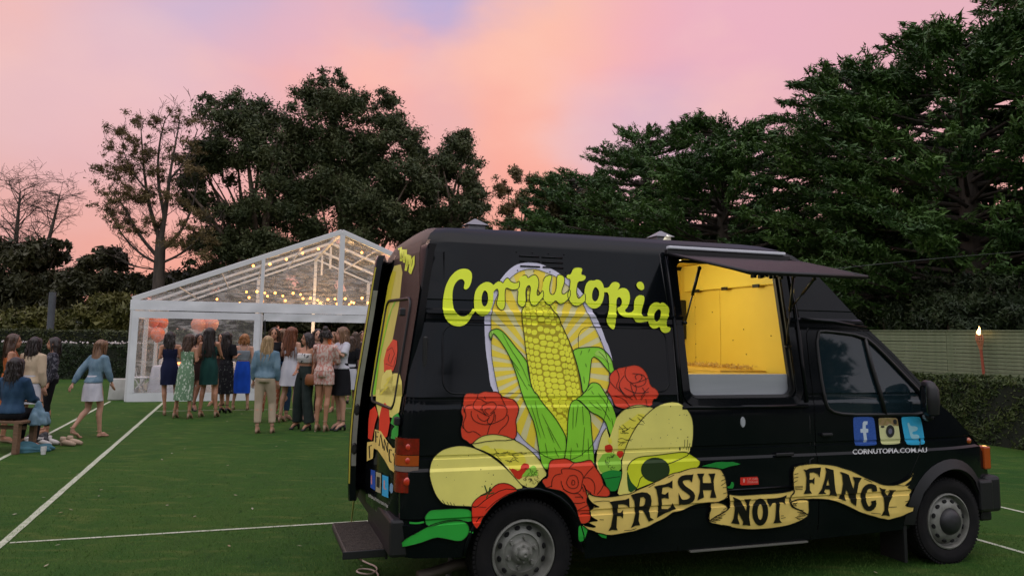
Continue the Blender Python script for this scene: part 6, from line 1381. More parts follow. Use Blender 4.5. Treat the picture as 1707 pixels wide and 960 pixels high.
SKIN = {'fair': mat('skin_fair', (.50, .27, .18), .5, var=.08, vscale=9), 'tan': mat('skin_tan', (.42, .20, .115), .5, var=.08, vscale=9), 'deep': mat('skin_deep', (.26, .115, .065), .5, var=.08, vscale=9)}
def hairm(n, a, b_): return mat('hair_'+n, a, .5, c2=b_, vscale=14, stretch=(3, 3, .25), spec=.5)
HAIR = {'dark': hairm('dark', (.010, .007, .006), (.028, .016, .012)), 'brown': hairm('brown', (.035, .018, .010), (.085, .042, .022)), 'red': hairm('red', (.10, .030, .012), (.20, .065, .025)), 'blonde': hairm('blonde', (.20, .12, .055), (.42, .28, .13)), 'mid': hairm('mid', (.09, .045, .022), (.22, .115, .055)), 'ginger': hairm('ginger', (.20, .075, .02), (.38, .16, .05))}
def fab(n, c, c2=None, vs=8, r=.85, st=None): return mat('cloth_'+n, c, r, c2=c2 or tuple(x*.75 for x in c), vscale=vs, bump=.7, bscale=7, spec=.2, stretch=st or (1, 1, .55))
def spot(n, c, c2, vs=38, lo=.52, hi=.58):
    m = fab(n, c, c2, vs)
    for nd in m.node_tree.nodes:
        if nd.type == 'MAP_RANGE': nd.inputs[1].default_value = lo; nd.inputs[2].default_value = hi
    return m
eye_w = mat('eye_white', (.6, .58, .55), .3); eye_d = mat('eye_dark', (.015, .01, .008), .2); lipm = mat('lips', (.30, .07, .06), .4)
shoe_t = mat('shoe_tan', (.30, .19, .12), .6); shoe_b = mat('shoe_black', (.012, .011, .011), .4); shoe_w = mat('shoe_white', (.5, .48, .44), .6)
ARMS = {'down': ((.205, .03, 1.10), (.215, -.04, .86)), 'hip': ((.30, .09, 1.13), (.165, -.03, .99)), 'drink': ((.205, .02, 1.10), (.12, -.24, 1.16)), 'fold': ((.20, .02, 1.10), (.02, -.20, 1.08)),
        'up': ((.23, -.10, 1.16), (.10, -.22, 1.36)), 'back': ((.22, .14, 1.12), (.24, .22, .90)), 'fwd': ((.19, -.10, 1.11), (.12, -.33, 1.06)), 'swing': ((.20, -.08, 1.12), (.19, -.20, .92)), 'clasp': ((.21, .02, 1.09), (.03, -.19, .97))}
def hand(bm, wr, d, side, curl=.5):
    d = d.normalized(); x = Vector((side, 0, 0)); x = (x-d*x.dot(d)); x = x.normalized() if x.length > .1 else d.orthogonal().normalized(); nrm = d.cross(x)
    p = wr+d*.05; pl = []
    for i, (s, ln) in enumerate(((-.027, .060), (-.009, .070), (.009, .066), (.026, .052))):
        b_ = wr+d*.075+x*s; m_ = b_+d*ln*.5+nrm*(.006+.02*curl)*(-1 if side > 0 else 1)*0+Vector((0, -.010*curl, -.004)); e = m_+d*ln*(.5-.3*curl)+Vector((0, -.022*curl, -.018*curl)); tube(bm, [wr+d*.055+x*s, b_, m_, e], [.0085, .0085, .008, .0055], 5)
    t0 = wr+d*.025+x*-.030; t1 = t0+d*.028+x*-.022; t2 = t1+d*.03+x*-.004+Vector((0, -.012, 0)); tube(bm, [wr+d*.02+x*-.01, t0, t1, t2], [.012, .011, .010, .007], 5)
def person(px, feet, top, rzd, lab, skin='tan', hair='brown', hlen=.45, topw=None, bottom=None, dress=None, arms=('down', 'down'), legs='stand', lean=0.0, shoes=shoe_t, heel=.05, head=0.0, bag=None, cup=None, seated=False, pos=None, hbun=False, build=1.0, grp='women at the garden party', Y=None, hvol=1.0, strap=False):
    P0 = gp(px, feet) if pos is None else pos
    # height from the photo: head top pixel at that distance
    r = ray(px, top); zt = CAM_H+r.z*(P0.y/r.y) if pos is None or not seated else 1.3
    sc_ = max(.9, min(1.12, (zt-(heel))/1.66)) if not seated else 1.0
    o = empty('person', P0, math.radians(rzd), label=lab, cat='person', group=None); o.scale = (sc_*build, sc_*build, sc_)
    hz = heel; rg_ = random.Random(lab)
    if not seated: o.rotation_euler = (rg_.uniform(-.02, .02), rg_.uniform(-.035, .035), math.radians(rzd)); legs = rg_.choice(('stand', 'hipshot', 'hipshot', 'wide')) if legs == 'stand' else legs
    J = lambda x, y, z: Vector((x, y+(-math.sin(lean)*max(0, z-.9) if not seated else 0), z+hz-((1-math.cos(lean))*max(0, z-.9)) if not seated else z))
    bm = bmesh.new(); sk = SKIN[skin]
    if seated: base_drop = -.43; 
    # legs
    W_ = .085; LG = []
    for s in (-1, 1):
        hip = J(s*W_, 0, .90); kn = J(s*.08, -.02, .48); an = J(s*.075, .02, .09)
        if legs == 'walk': (kn, an) = (J(s*.075, -.10, .50), J(s*.07, -.12, .09)) if s < 0 else (J(s*.075, .02, .47), J(s*.085, .26, .18))
        if legs == 'wide': kn, an = J(s*.12, -.03, .48), J(s*.155, .02, .09)
        if legs == 'cross': kn, an = J(s*.05, -.03-.04*s, .48), J(-s*.03, -.02-.06*s, .09)
        if legs == 'hipshot': kn, an = (J(s*.09, -.03, .48), J(s*.07, .02, .09)) if s > 0 else (J(s*.13, -.10, .48), J(s*.17, -.05, .09))
        if seated: hip, kn, an = J(s*W_, .02, .50), J(s*.10, -.40, .50), J(s*.10, -.34, .09)
        LG.append((s, hip, kn, an))
    dz = -.40 if seated else 0
    def JJ(x, y, z): return J(x, y, z+dz) if not seated else Vector((x, y-.0+max(0, z-.95)*math.sin(-lean), z+dz))
    for s, hip, kn, an in LG:
        th = hip.lerp(kn, .35)+Vector((0, -.012, 0)); cf = kn.lerp(an, .3)+Vector((0, .022, 0))
        tube(bm, [hip+Vector((0, 0, .05)), hip, th, kn+Vector((0, 0, .05)) if not seated else kn+Vector((0, .05, 0)), kn, cf, kn.lerp(an, .7)+Vector((0, .006, 0)), an], [.07, .085, .075, .054, .050, .050, .036, .031], 12)
        fd = Vector((0, -1, 0)); toe = Vector((an.x, an.y-.135, an.z-.065-hz*.0)); toe.z = max(.018, an.z-.065-(heel if an.z < .2+heel else 0)); 
        if legs == 'walk' and s > 0: toe = an+Vector((0, -.05, -.13))
        tube(bm, [an, an+Vector((0, .012, -.045)), an.lerp(toe, .6), toe], [.031, .032, .030, .020], 10, flat=1.0)
    # torso
    loft(bm, [(JJ(0, .012, .84), .10, .085), (JJ(0, .015, .90), .160, .112), (JJ(0, .010, .96), .158, .108), (JJ(0, 0, 1.04), .122, .085), (JJ(0, -.004, 1.11), .118, .084), (JJ(0, -.010, 1.20), .138, .098), (JJ(0, -.008, 1.27), .145, .098), (JJ(0, .002, 1.34), .150, .080), (JJ(0, .008, 1.385), .115, .060), (JJ(0, .008, 1.41), .055, .048)], 18)
    for s in (-1, 1): bmesh.ops.create_icosphere(bm, subdivisions=2, radius=.052, matrix=Matrix.Translation(JJ(s*.066, -.078, 1.235)) @ Matrix.Diagonal((1, .85, 1, 1)))
    nk = JJ(0, .008, 1.40); hc = JJ(0, -.018, 1.545); R_h = Matrix.Rotation(math.radians(head), 4, 'Z')
    tube(bm, [nk, JJ(0, 0, 1.45), JJ(0, -.005, 1.50)], [.052, .046, .046], 10)
    H = lambda x, y, z: hc+R_h.to_3x3() @ Vector((x, y, z))
    for (x, y, z, rx, ry, rz_) in ((0, .012, .025, .073, .090, .085), (0, -.012, -.045, .056, .068, .062), (0, -.05, -.082, .028, .028, .024)):
        bmesh.ops.create_icosphere(bm, subdivisions=3, radius=1, matrix=Matrix.Translation(H(x, y, z)) @ R_h @ Matrix.Diagonal((rx, ry, rz_, 1)))
    tube(bm, [H(0, -.078, .012), H(0, -.096, -.024), H(0, -.082, -.034)], [.009, .014, .010], 6)
    for s in (-1, 1): bmesh.ops.create_icosphere(bm, subdivisions=1, radius=1, matrix=Matrix.Translation(H(s*.074, .01, -.01)) @ R_h @ Matrix.Diagonal((.010, .018, .030, 1)))
    AR = []
    for s, ar in ((-1, arms[0]), (1, arms[1])):
        e_, w_ = ARMS[ar]; sh = JJ(s*.162, .006, 1.355); el = JJ(s*e_[0], e_[1], e_[2]); wr = JJ(s*w_[0], w_[1], w_[2]); AR.append((s, sh, el, wr))
        tube(bm, [JJ(s*.12, .006, 1.35), sh, sh.lerp(el, .4), el, el.lerp(wr, .3), wr.lerp(el, .1), wr, wr+(wr-el).normalized()*.04, wr+(wr-el).normalized()*.085], [.045, .047, .039, .031, .032, .021, .019, .026, .020], 10)
    body = remesh(bm, .0155, sm=1)
    bm = bmesh.new(); bm.from_mesh(body); bpy.data.meshes.remove(body)
    for s, sh, el, wr in AR: hand(bm, wr, (wr-el), s, .6)
    bmo('body', bm, sk, o, smooth=True)
    # face
    bm = bmesh.new()
    for s in (-1, 1): bmesh.ops.create_icosphere(bm, subdivisions=1, radius=1, matrix=Matrix.Translation(H(s*.028, -.070, .004)) @ Matrix.Diagonal((.013, .009, .008, 1)))
    bmo('eye', bm, eye_d, o, smooth=True, split=True)
    bm = bmesh.new(); tube(bm, [H(-.022, -.076, -.058), H(0, -.084, -.057), H(.022, -.076, -.058)], [.003, .007, .003], 6); bmo('mouth', bm, lipm, o, smooth=True)
    bm = bmesh.new()
    for s in (-1, 1): tube(bm, [H(s*.012, -.080, .022), H(s*.045, -.068, .024)], .004, 4)
    bmo('eyebrow', bm, HAIR[hair], o, split=True)
    # hair
    bm = bmesh.new()
    bmesh.ops.create_icosphere(bm, subdivisions=3, radius=1, matrix=Matrix.Translation(H(0, .030, .036)) @ R_h @ Matrix.Diagonal((.086*hvol, .092*hvol, .088, 1)))
    if hbun: bmesh.ops.create_icosphere(bm, subdivisions=2, radius=.05, matrix=Matrix.Translation(H(0, .07, .12)))
    else:
        L_ = hlen; rows = []
        for i in range(8):
            f = i/7; z = .05-f*L_; wx = (.088+.022*math.sin(f*3.0))*hvol*(1 if f < .8 else .75); wy = (.060-.012*f)*hvol; y = .055+.018*math.sin(f*2.2)+(lean*f*.3)
            rows.append((H(.012*math.sin(f*5+rg_.random()*3), y, z), wx, wy, math.radians(head)))
        loft(bm, rows, 14)
        for k in range(16):
            a = rg_.uniform(-.2, math.pi+.2); x0 = .088*hvol*math.cos(a); y0 = .045+.05*math.sin(a); l2 = L_*rg_.uniform(.85, 1.12); ph = rg_.uniform(0, 6)
            tube(bm, [H(x0*(.9+.25*f_)+.010*math.sin(ph+f_*8), y0+.015*f_+.006*math.cos(ph+f_*7), .03-l2*f_) for f_ in [q/7 for q in range(8)]], [.014, .018, .019, .018, .017, .015, .011, .004], 5)
        for s in (-1, 1): tube(bm, [H(s*.03, -.055, .098), H(s*.070, -.040, .05), H(s*.084, -.018, -.03), H(s*.088, -.005, -.10), H(s*.086, -.01, -min(L_, .28))], [.014, .018, .018, .016, .006], 6)
    hm = remesh(bm, .0135, sm=0); link('hair', hm, HAIR[hair], o)
    bm = bmesh.new()
    for k in range(46):
        a = rg_.uniform(-.5, math.pi+.5); x0 = .098*hvol*math.cos(a); y0 = .045+.075*math.sin(a)*hvol; l2 = (hlen if not hbun else .10)*rg_.uniform(.7, 1.22); ph = rg_.uniform(0, 6); am = rg_.uniform(.006, .018)
        tube(bm, [H(x0*(.92+.28*f_)+am*math.sin(ph+f_*7), y0+.02*f_+am*math.cos(ph*2+f_*6), .05+rg_.uniform(-.02, .02)-l2*f_) for f_ in [q/6 for q in range(7)]], [.004, .006, .007, .007, .006, .004, .001], 3, cap=False)
    bmo('loose_strands', bm, HAIR[hair], o, kind='stuff')
    # clothing
    def torso_rings(z0, z1, g, m0=0):
        base_ = [(.84, .130, .100, .012), (.90, .160, .112, .015), (.96, .158, .108, .010), (1.04, .124, .087, 0), (1.11, .122, .088, -.006), (1.20, .146, .118, -.018), (1.27, .150, .115, -.016), (1.33, .158, .084, .002), (1.375, .130, .066, .008), (1.40, .075, .056, .008)]
        R_ = []
        zs = sorted({z0, z1} | {b_[0] for b_ in base_ if z0 < b_[0] < z1})
        for z in zs:
            for a, c in zip(base_, base_[1:]):
                if a[0] <= z <= c[0]: f = (z-a[0])/(c[0]-a[0]); R_.append((JJ(0, a[3]+(c[3]-a[3])*f, z), a[1]+(c[1]-a[1])*f+g, a[2]+(c[2]-a[2])*f+g)); break
        return R_
    def sleeves(bm, g, frac, vol=1.0):
        for s, sh, el, wr in AR:
            if frac <= .5: pts = [JJ(s*.12, .006, 1.35), sh, sh.lerp(el, frac*2*.5), sh.lerp(el, frac*2)]; rd = [.05+g, .053+g, (.046+g)*vol, (.042+g)*vol]
            else: pts = [JJ(s*.12, .006, 1.35), sh, sh.lerp(el, .5), el, el.lerp(wr, .5), el.lerp(wr, .92)]; rd = [.05+g, .053+g, (.045+g)*vol, (.040+g)*vol, (.036+g)*vol, (.026+g)]
            tube(bm, pts, rd, 10)
    def skirt(z0, z1, flare, m_, name, wav=.04, g=.012):
        bm = bmesh.new(); R0 = torso_rings(z0, max(z0+.01, .86) if z1 > .86 else z0+.01, g); n_ = 7; rows = []
        wz = z0; R_ = []
        for i in range(n_+1):
            z = z0+(z1-z0)*i/n_; f = i/n_
            if z > .90: t_ = (z-.90)/(1.04-.90); rx, ry = .160+(.124-.160)*min(1, t_), .112+(.087-.112)*min(1, t_)
            else: t_ = (.90-z)/.5; rx, ry = .162+flare*t_, .115+flare*t_*.9
            cxx, cyy = 0, .010
            if z < .6 and not seated: cxx = (LG[0][3].x+LG[1][3].x)/2*(.6-z)/.6; cyy = .01+(LG[0][3].y+LG[1][3].y)/2*(.6-z)/.6*.5
            R_.append((JJ(cxx, cyy, z), rx+g, ry+g))
        loft(bm, R_, 36, cap=False, wav=wav); bmo(name, bm, m_, o, smooth=True)
    if dress:
        m_, z1, fl, kind = dress
        if seated: z1 = .8
        bm = bmesh.new(); loft(bm, torso_rings(1.0, 1.30 if kind in ('strap', 'off') else 1.39, .010), 20)
        if kind == 'sleeve': sleeves(bm, .010, 1.0, 1.15)
        if kind == 'short': sleeves(bm, .012, .35, 1.2)
        if kind == 'off': sleeves(bm, .0, .0)
        link('bodice', remesh(bm, .014, sm=1), m_, o); skirt(1.03, z1, fl, m_, 'skirt')
        if kind == 'strap':
            bm = bmesh.new()
            for s in (-1, 1): tube(bm, [JJ(s*.075, -.10, 1.29), JJ(s*.085, -.05, 1.385), JJ(s*.08, .06, 1.36), JJ(s*.06, .10, 1.28)], .008, 5)
            bmo('strap', bm, m_, o, split=True)
    if topw:
        m_, kind = topw; bm = bmesh.new()
        if kind == 'jacket': loft(bm, torso_rings(.92, 1.395, .020), 20); sleeves(bm, .012, 1.0, 1.18); tube(bm, [JJ(-.07, -.03, 1.40), JJ(-.06, .06, 1.42), JJ(.06, .06, 1.42), JJ(.07, -.03, 1.40)], .022, 8)
        elif kind == 'crop': loft(bm, torso_rings(1.06, 1.29, .012), 20)
        elif kind == 'off': loft(bm, torso_rings(1.12, 1.29, .022), 20)
        elif kind == 'sleeve': loft(bm, torso_rings(.93, 1.395, .014), 20); sleeves(bm, .010, 1.0, 1.2)
        elif kind == 'short': loft(bm, torso_rings(.95, 1.39, .012), 20); sleeves(bm, .012, .4, 1.25)
        nm = 'jacket' if kind == 'jacket' else 'shirt'; link(nm, remesh(bm, .015, sm=1), m_, o)
        if kind == 'crop':
            bm = bmesh.new()
            for s in (-1, 1): tube(bm, [JJ(s*.075, -.10, 1.28), JJ(s*.085, -.05, 1.385), JJ(s*.08, .06, 1.36), JJ(s*.03, .10, 1.26)], .006, 5)
            bmo('strap', bm, m_, o, split=True)
    if bottom:
        kind, m_, z1 = bottom
        if kind in ('skirt', 'mini', 'midi'): skirt(1.05, z1 if not seated else .82, {'skirt': .05, 'mini': .03, 'midi': .02}[kind], m_, 'skirt')
        else:
            bm = bmesh.new(); loft(bm, torso_rings(.845, 1.07, .010), 20)
            for s, hip, kn, an in LG:
                wide = {'wide': .055, 'trouser': .022, 'shorts': .035, 'jeans': .012}[kind]
                if kind == 'shorts': tube(bm, [hip+Vector((0, 0, .04)), hip, hip.lerp(kn, .35), hip.lerp(kn, .45)], [.08, .100, .10, .104], 12)
                else:
                    pts = [hip+Vector((0, 0, .04)), hip, hip.lerp(kn, .4), kn, kn.lerp(an, .5), kn.lerp(an, .88 if kind != 'wide' else 1.05)]; tube(bm, pts, [.08, .096, .078+wide*.5, .058+wide*.6, .050+wide*.8, .040+wide], 12)
            link('shorts' if kind == 'shorts' else 'trousers', remesh(bm, .016, sm=1), m_, o)
    # shoes
    for s, hip, kn, an in LG:
        bm = bmesh.new(); toe = Vector((an.x, an.y-.15, .018)) if an.z < .2+heel else an+Vector((0, -.06, -.15)); hl = Vector((an.x, an.y+.035, toe.z))
        tube(bm, [Vector((an.x, an.y+.028, an.z-.062)), an.lerp(toe, .5)+Vector((0, 0, -.028)), toe+Vector((0, .03, -.006)), toe+Vector((0, -.015, -.006))], [.030, .032, .034, .020], 8, flat=.75)
        if heel > .03: tube(bm, [Vector((an.x, an.y+.03, an.z-.055)), Vector((an.x, an.y+.036, toe.z-.016))], [.026, .018], 8)
        tube(bm, [Vector((an.x+.036*math.cos(q), an.y+.008+.036*math.sin(q), an.z+.012)) for q in [i*math.pi/6 for i in range(13)]], .006, 4)
        bmo('shoe', bm, shoes, o, smooth=True)
    M_ = Matrix.Translation(P0) @ Matrix.Rotation(math.radians(rzd), 4, 'Z') @ Matrix.Diagonal((sc_*build, sc_*build, sc_, 1))
    if bag:
        s, m_, zb, lb = bag; b0 = M_ @ JJ(s*.20, .05, zb); be = empty('handbag', b0, math.radians(rzd)+.2, label=lb, cat='handbag')
        bm = bmesh.new(); loft(bm, [((0, 0, -.10), .085, .035), ((0, 0, -.085), .10, .045), ((0, 0, 0), .105, .045), ((0, 0, .07), .085, .035), ((0, 0, .085), .06, .02)], 14); bmo('bag_body', bm, m_, be, smooth=True)
        bm = bmesh.new(); inv = Matrix.Rotation(-math.radians(rzd)-.2, 4, 'Z') @ Matrix.Translation(-b0); 
        tube(bm, [inv @ (M_ @ q) for q in (JJ(s*.19, .05, zb+.08), JJ(s*.17, .09, 1.2), JJ(s*.10, .07, 1.385), JJ(s*.08, -.03, 1.405), JJ(s*.16, -.10, 1.22), JJ(s*.20, .0, zb+.08))], .007, 5); bmo('bag_strap', bm, m_, be)
        for st in (): pass
    if cup is not None:
        s, m_, lb = cup; w_ = [a for a in AR if a[0] == s][0]; c0 = M_ @ (w_[3]+(w_[3]-w_[2]).normalized()*.075+Vector((0, -.03, -.02))); ce = empty('drink_cup', c0, 0, label=lb, cat='drink')
        bm = bmesh.new(); lathe(bm, [(.001, -.05), (.026, -.05), (.036, .065), (.033, .065), (.001, .045)], 12, Matrix.Rotation(math.pi/2, 4, 'X')); bmo('cup', bm, m_, ce, smooth=True, ang=40)
        bm = bmesh.new(); tube(bm, [(.01, 0, 0), (-.02, .0, .15)], .004, 5); bmo('straw', bm, white, ce)
    return o
navy = fab('navy', (.010, .014, .045)); sage = spot('sage_floral', (.14, .24, .14), (.55, .62, .50), 30, .56, .62); forest = fab('forest', (.012, .055, .045), (.006, .035, .03)); blackf = fab('black', (.008, .008, .010)); blackfl = spot('black_floral', (.009, .009, .012), (.12, .13, .12), 36, .60, .66)
royal = fab('royal_blue', (.010, .075, .50)); greyt = fab('grey_top', (.24, .27, .30)); denim = fab('light_denim', (.09, .16, .215), (.18, .27, .33), 10); denimd = fab('dark_denim', (.016, .042, .085), (.035, .075, .13), 10); beige = fab('beige', (.48, .38, .27), (.38, .30, .21), 5)
whitef = fab('white', (.58, .57, .60), (.45, .45, .50), 7); wfl = spot('white_floral', (.60, .58, .56), (.06, .06, .07), 26, .56, .62); pinkfl = spot('pink_floral', (.50, .22, .18), (.60, .48, .42), 34, .44, .56); cream = fab('cream_knit', (.58, .46, .32), (.48, .37, .25), 12); orangef = fab('orange', (.45, .12, .03))
stripe = spot('dark_pattern', (.02, .02, .028), (.12, .12, .14), 40, .5, .58); trs = fab('charcoal', (.018, .028, .026), (.03, .04, .036), 20); maroon = fab('brown_dress', (.035, .018, .015)); rust = spot('rust_floral', (.35, .10, .05), (.50, .32, .20), 30, .5, .56); bluef = fab('blue_shirt', (.03, .10, .26))
# front row of the crowd, photo order left to right
person(280, 692, 552, 205, 'woman in a short navy dress, leftmost of the crowd at the clear marquee wall', 'tan', 'dark', .30, dress=(navy, .56, .0, 'strap'), arms=('drink', 'drink'), heel=.07, head=-25)
person(303, 697, 556, 175, 'woman in a long sage green spotted dress with her back turned', 'tan', 'brown', .32, dress=(sage, .30, .02, 'strap'), arms=('drink', 'fwd'), heel=.07, lean=.03, head=-18)
person(322, 684, 556, 40, 'woman in a short dark brown dress facing the camera, legs crossed', 'deep', 'dark', .25, dress=(maroon, .62, .0, 'strap'), arms=('drink', 'drink'), legs='cross', shoes=shoe_b, heel=.06, cup=(-1, whitef, 'pale drink cup held between the sage and forest green dresses'))
person(347, 695, 546, 178, 'woman in a short forest green dress with very long dark hair down her back', 'tan', 'dark', .50, dress=(forest, .56, .01, 'strap'), arms=('fwd', 'drink'), legs='wide', heel=.07, hvol=1.1)
person(374, 688, 553, 165, 'woman in a black top and long black spotted skirt in the marquee group', 'tan', 'dark', .40, topw=(blackf, 'short'), bottom=('midi', blackfl, .34), arms=('drink', 'drink'), shoes=shoe_b, heel=.07)
person(400, 683, 556, 190, 'woman in a bright blue skirt and grey strappy top with ginger hair', 'fair', 'ginger', .16, topw=(greyt, 'crop'), bottom=('midi', royal, .34), arms=('down', 'drink'), heel=.04, hvol=1.05)
person(435, 722, 559, 183, 'blonde woman in an oversized light denim jacket and cropped beige trousers', 'fair', 'blonde', .38, topw=(denim, 'jacket'), bottom=('trouser', beige, 0), arms=('down', 'down'), legs='hipshot', heel=.04, hvol=.95)
person(449, 703, 546, 10, 'dark haired woman in rust patterned trousers, behind the denim jacket', 'tan', 'brown', .35, topw=(blackf, 'sleeve'), bottom=('trouser', rust, 0), arms=('fold', 'fold'), heel=.05)
person(462, 700, 548, 150, 'woman in a blue shirt standing behind the blonde in denim', 'fair', 'mid', .30, topw=(bluef, 'sleeve'), bottom=('jeans', denimd, 0), arms=('down', 'drink'), heel=.05)
person(480, 704, 545, 160, 'woman with long red hair in a short white dress', 'fair', 'red', .46, dress=(whitef, .60, .04, 'strap'), arms=('drink', 'drink'), heel=.06, hvol=1.15, bag=(1, mat('bag_brown', (.10, .04, .02), .5), .72, 'brown shoulder bag beside the short white dress'))
person(503, 716, 554, -35, 'woman in a white floral off-shoulder top and wide black trousers', 'tan', 'dark', .22, topw=(wfl, 'off'), bottom=('wide', trs, 0), arms=('clasp', 'down'), shoes=shoe_b, heel=.06, head=-30)
person(519, 700, 548, 20, 'dark haired woman in black, glimpsed between the floral top and the pink playsuit', 'fair', 'dark', .25, topw=(blackf, 'sleeve'), bottom=('jeans', blackf, 0), arms=('down', 'down'), shoes=shoe_b, heel=.04)
person(535, 719, 548, 172, 'woman in a pink floral playsuit seen from behind with hair pinned up', 'tan', 'dark', .08, topw=(pinkfl, 'sleeve'), bottom=('shorts', pinkfl, 0), arms=('fwd', 'fwd'), heel=.08, bag=(1, mat('bag_tan', (.22, .07, .02), .5), .80, 'tan round bag on the hip of the pink playsuit'), hbun=True)
person(566, 717, 545, -50, 'woman in a white blouse and black skirt holding an orange drink up', 'fair', 'mid', .32, topw=(whitef, 'short'), bottom=('skirt', blackf, .52), arms=('down', 'up'), shoes=shoe_b, heel=.06, head=-25, cup=(1, mat('drink_orange', (.75, .16, .05), .3), 'orange drink with a straw held up by the woman in white'), hvol=1.1)
person(577, 690, 560, 185, 'woman in a white tiered skirt just beyond the woman holding the drink', 'tan', 'brown', .30, topw=(blackf, 'short'), bottom=('skirt', whitef, .50), arms=('down', 'down'), heel=.05)
person(590, 672, 553, 200, 'woman in a black dress at the far right of the crowd by the van door', 'fair', 'brown', .45, dress=(blackf, .55, .02, 'short'), arms=('drink', 'drink'), shoes=shoe_b, heel=.05)
person(601, 668, 552, 20, 'dark haired woman in grey mostly hidden behind the open van door', 'tan', 'dark', .35, topw=(greyt, 'sleeve'), bottom=('jeans', blackf, 0), arms=('down', 'down'), heel=.04)
person(548, 686, 553, -10, 'brown haired woman facing the camera behind the pink playsuit', 'tan', 'mid', .30, topw=(rust, 'short'), bottom=('skirt', maroon, .55), arms=('drink', 'down'), heel=.05)
person(366, 676, 555, -20, 'dark haired woman facing out behind the black dress, near the clear wall', 'tan', 'dark', .30, dress=(maroon, .60, .02, 'strap'), arms=('drink', 'down'), heel=.05)
# people on the left by the bench
person(150, 729, 577, 152, 'woman in a light denim jacket and short white skirt walking away barefoot', 'fair', 'mid', .48, topw=(denim, 'jacket'), bottom=('skirt', whitef, .62), arms=('swing', 'back'), legs='walk', lean=.16, heel=.0, shoes=SKIN['fair'], hvol=1.1)
person(74, 723, 566, -55, 'woman in a dark patterned top and black trousers facing left near the bench', 'tan', 'dark', .28, topw=(stripe, 'sleeve'), bottom=('jeans', blackf, 0), arms=('fold', 'down'), heel=.02, head=-10)
person(40, 737, 561, 172, 'woman in a cream cardigan and white skirt standing behind the bench', 'fair', 'dark', .30, topw=(cream, 'jacket'), bottom=('skirt', whitef, .60), arms=('down', 'down'), heel=.02, hvol=.95)
person(6, 738, 556, 120, 'woman in an orange strappy top cut off by the left edge', 'tan', 'brown', .34, topw=(orangef, 'crop'), bottom=('skirt', orangef, .5), arms=('down', 'fwd'), heel=.02)
# bench with a seated woman, jacket and things on the turf
woodb = mat('bench_wood', (.20, .11, .06), .6, c2=(.12, .065, .035), vscale=6, stretch=(1, 8, 8), bump=.2)
bp0 = gp(17, 757); be = empty('bench', bp0, math.radians(-6), label='plain brown wooden bench cut off by the left edge', cat='bench')
for i in range(3):
    bm = bmesh.new(); box(bm, -1.55, .14, -.02+i*.125, .095+i*.125, .395, .43, .006); bmo('plank', bm, woodb, be)
for x in (.06, -1.4):
    for y in (.0, .30): bm = bmesh.new(); box(bm, x-.035, x+.035, y-.02, y+.05, 0, .394, .005); bmo('leg', bm, woodb, be)
bm = bmesh.new(); box(bm, -1.4, .06, .15, .19, .30, .35, .005); bmo('rail', bm, woodb, be)
sp = gp(2, 757)+Vector((0, .14, 0)); person(16, 757, 606, 176, 'dark haired woman in a dark denim jacket seated on the bench, back to the camera', 'tan', 'dark', .30, topw=(denimd, 'jacket'), bottom=('jeans', blackf, 0), arms=('fwd', 'fwd'), seated=True, pos=sp, heel=0)
def heap(loc, r, h, m_, nm, lab, cat, seed=0, rzz=0, asp=1.5):
    rg_ = random.Random(seed); bm = bmesh.new(); bmesh.ops.create_icosphere(bm, subdivisions=4, radius=1)
    for v in bm.verts:
        c = v.co.copy(); k = 1+.14*math.sin(c.x*5+seed)+.12*math.sin(c.y*7+c.x*3+seed)+.07*math.sin(c.z*9+c.y*8); v.co = Vector((c.x*r*asp*k, c.y*r*k, max(0, (c.z+.25))*h*k))
    o = bmo(nm, bm, m_, None, smooth=True, label=lab, cat=cat); o.location = loc; o.rotation_euler = (0, 0, rzz); return o
heap(bp0+Vector((.20, .22, .36)), .09, .20, denim, 'folded_jacket', 'light blue denim jacket heaped at the end of the bench', 'jacket', 2)
heap(gp(52, 752), .13, .09, fab('teal_cloth', (.08, .20, .24)), 'dropped_cloth', 'teal cloth lying on the turf under the bench end', 'cloth', 3, .4, 1.7)
heap(gp(62, 741), .10, .13, mat('bag_black', (.012, .012, .014), .4), 'dark_bag', 'small black bag lying on the turf by the white line', 'bag', 5)
def shoepair(loc, rzz, m_, lab):
    e = empty('shoes', loc, rzz, label=lab, cat='shoes')
    for s, a in ((-.06, .1), (.07, -.35)):
        bm = bmesh.new(); tube(bm, [(s, .10, .055), (s, .05, .05), (s, -.06, .035), (s+.01, -.12, .025)], [.036, .04, .038, .022], 8); tube(bm, [(s, .09, .05), (s, .08, .12)], [.036, .04], 8); tube(bm, [(s, .10, .04), (s, .10, .0)], .02, 6)
        for v in bm.verts: v.co.z = max(0, v.co.z)
        bmo('shoe', bm, m_, e, smooth=True)
shoepair(gp(118, 742), 1.35, mat('boot_beige', (.40, .29, .20), .7), 'pair of beige ankle boots lying on the turf behind the walking woman')
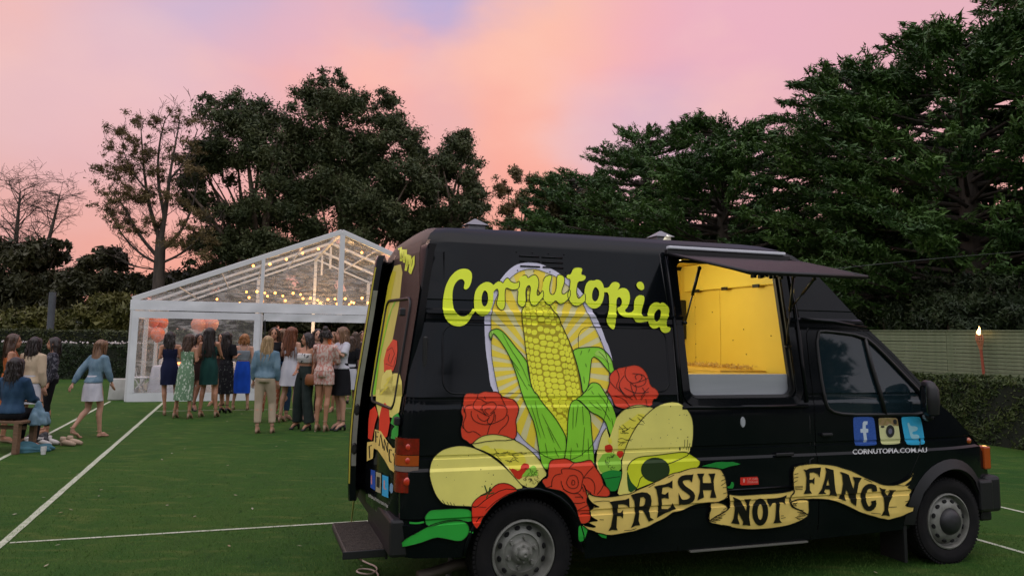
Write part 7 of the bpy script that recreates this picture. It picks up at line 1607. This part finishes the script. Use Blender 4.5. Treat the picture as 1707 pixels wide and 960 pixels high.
shoepair(gp(80, 742), 1.2, shoe_w, 'pair of pale sandals on the turf next to the black bag')
shoepair(gp(36, 745), .6, shoe_w, 'pair of white trainers tucked behind the bench leg')
c0 = gp(72, 757); bm = bmesh.new(); lathe(bm, [(.001, 0), (.028, 0), (.036, .10), (.033, .10), (.028, .01)], 14, Matrix.Rotation(math.pi/2, 4, 'X')); lathe(bm, [(.0345, .045), (.0355, .065)], 14, Matrix.Rotation(math.pi/2, 4, 'X')); o = bmo('paper_cup', bm, mat('cup_white', (.65, .65, .62), .5), None, smooth=True, ang=40, label='white paper cup standing alone on the turf', cat='cup'); o.location = c0
# extension lead: from the van's rear step, hanging and coiled on the turf
ylw = mat('lead_yellow', (.50, .42, .10), .5); pk_ = mat('lead_pale', (.55, .42, .33), .5)
def Vw(u, v_, z): return Vector((OX+u*CT-v_*ST, OY+u*ST+v_*CT, z))
a0 = Vw(-.86, 1.2, .62); g1 = gp(586, 870); bm = bmesh.new(); tube(bm, smoothv([a0-a0, (a0.lerp(g1, .5)-a0)+Vector((.01, 0, -.02)), Vector((g1.x, g1.y, .01))-a0]) if False else [Vector((0, 0, 0)), (g1-a0)*.5, g1+Vector((0, 0, .01))-a0], .007, 6)
o = bmo('power_lead', bm, ylw, None, smooth=True, label='yellow power lead hanging straight down behind the rear doors of the van', cat='cable'); o.location = a0
K = [(590, 917), (597, 930), (612, 938), (626, 943), (630, 950), (618, 957), (600, 955), (593, 951), (603, 947), (622, 949), (632, 957), (628, 966), (600, 972)]
pts = [gp(x, y, .012) for x, y in K]; pts[0] = Vw(-1.0, .35, .33); Q = pts
for _ in range(2):
    n_ = [Q[0]]
    for a, b_ in zip(Q, Q[1:]): n_ += [a.lerp(b_, .25), a.lerp(b_, .75)]
    Q = n_+[Q[-1]]
bm = bmesh.new(); tube(bm, [q-pts[0] for q in Q], .0065, 6); o = bmo('extension_cord', bm, pk_, None, smooth=True, label='pale orange extension cord coiled on the turf below the rear step', cat='cable'); o.location = pts[0]
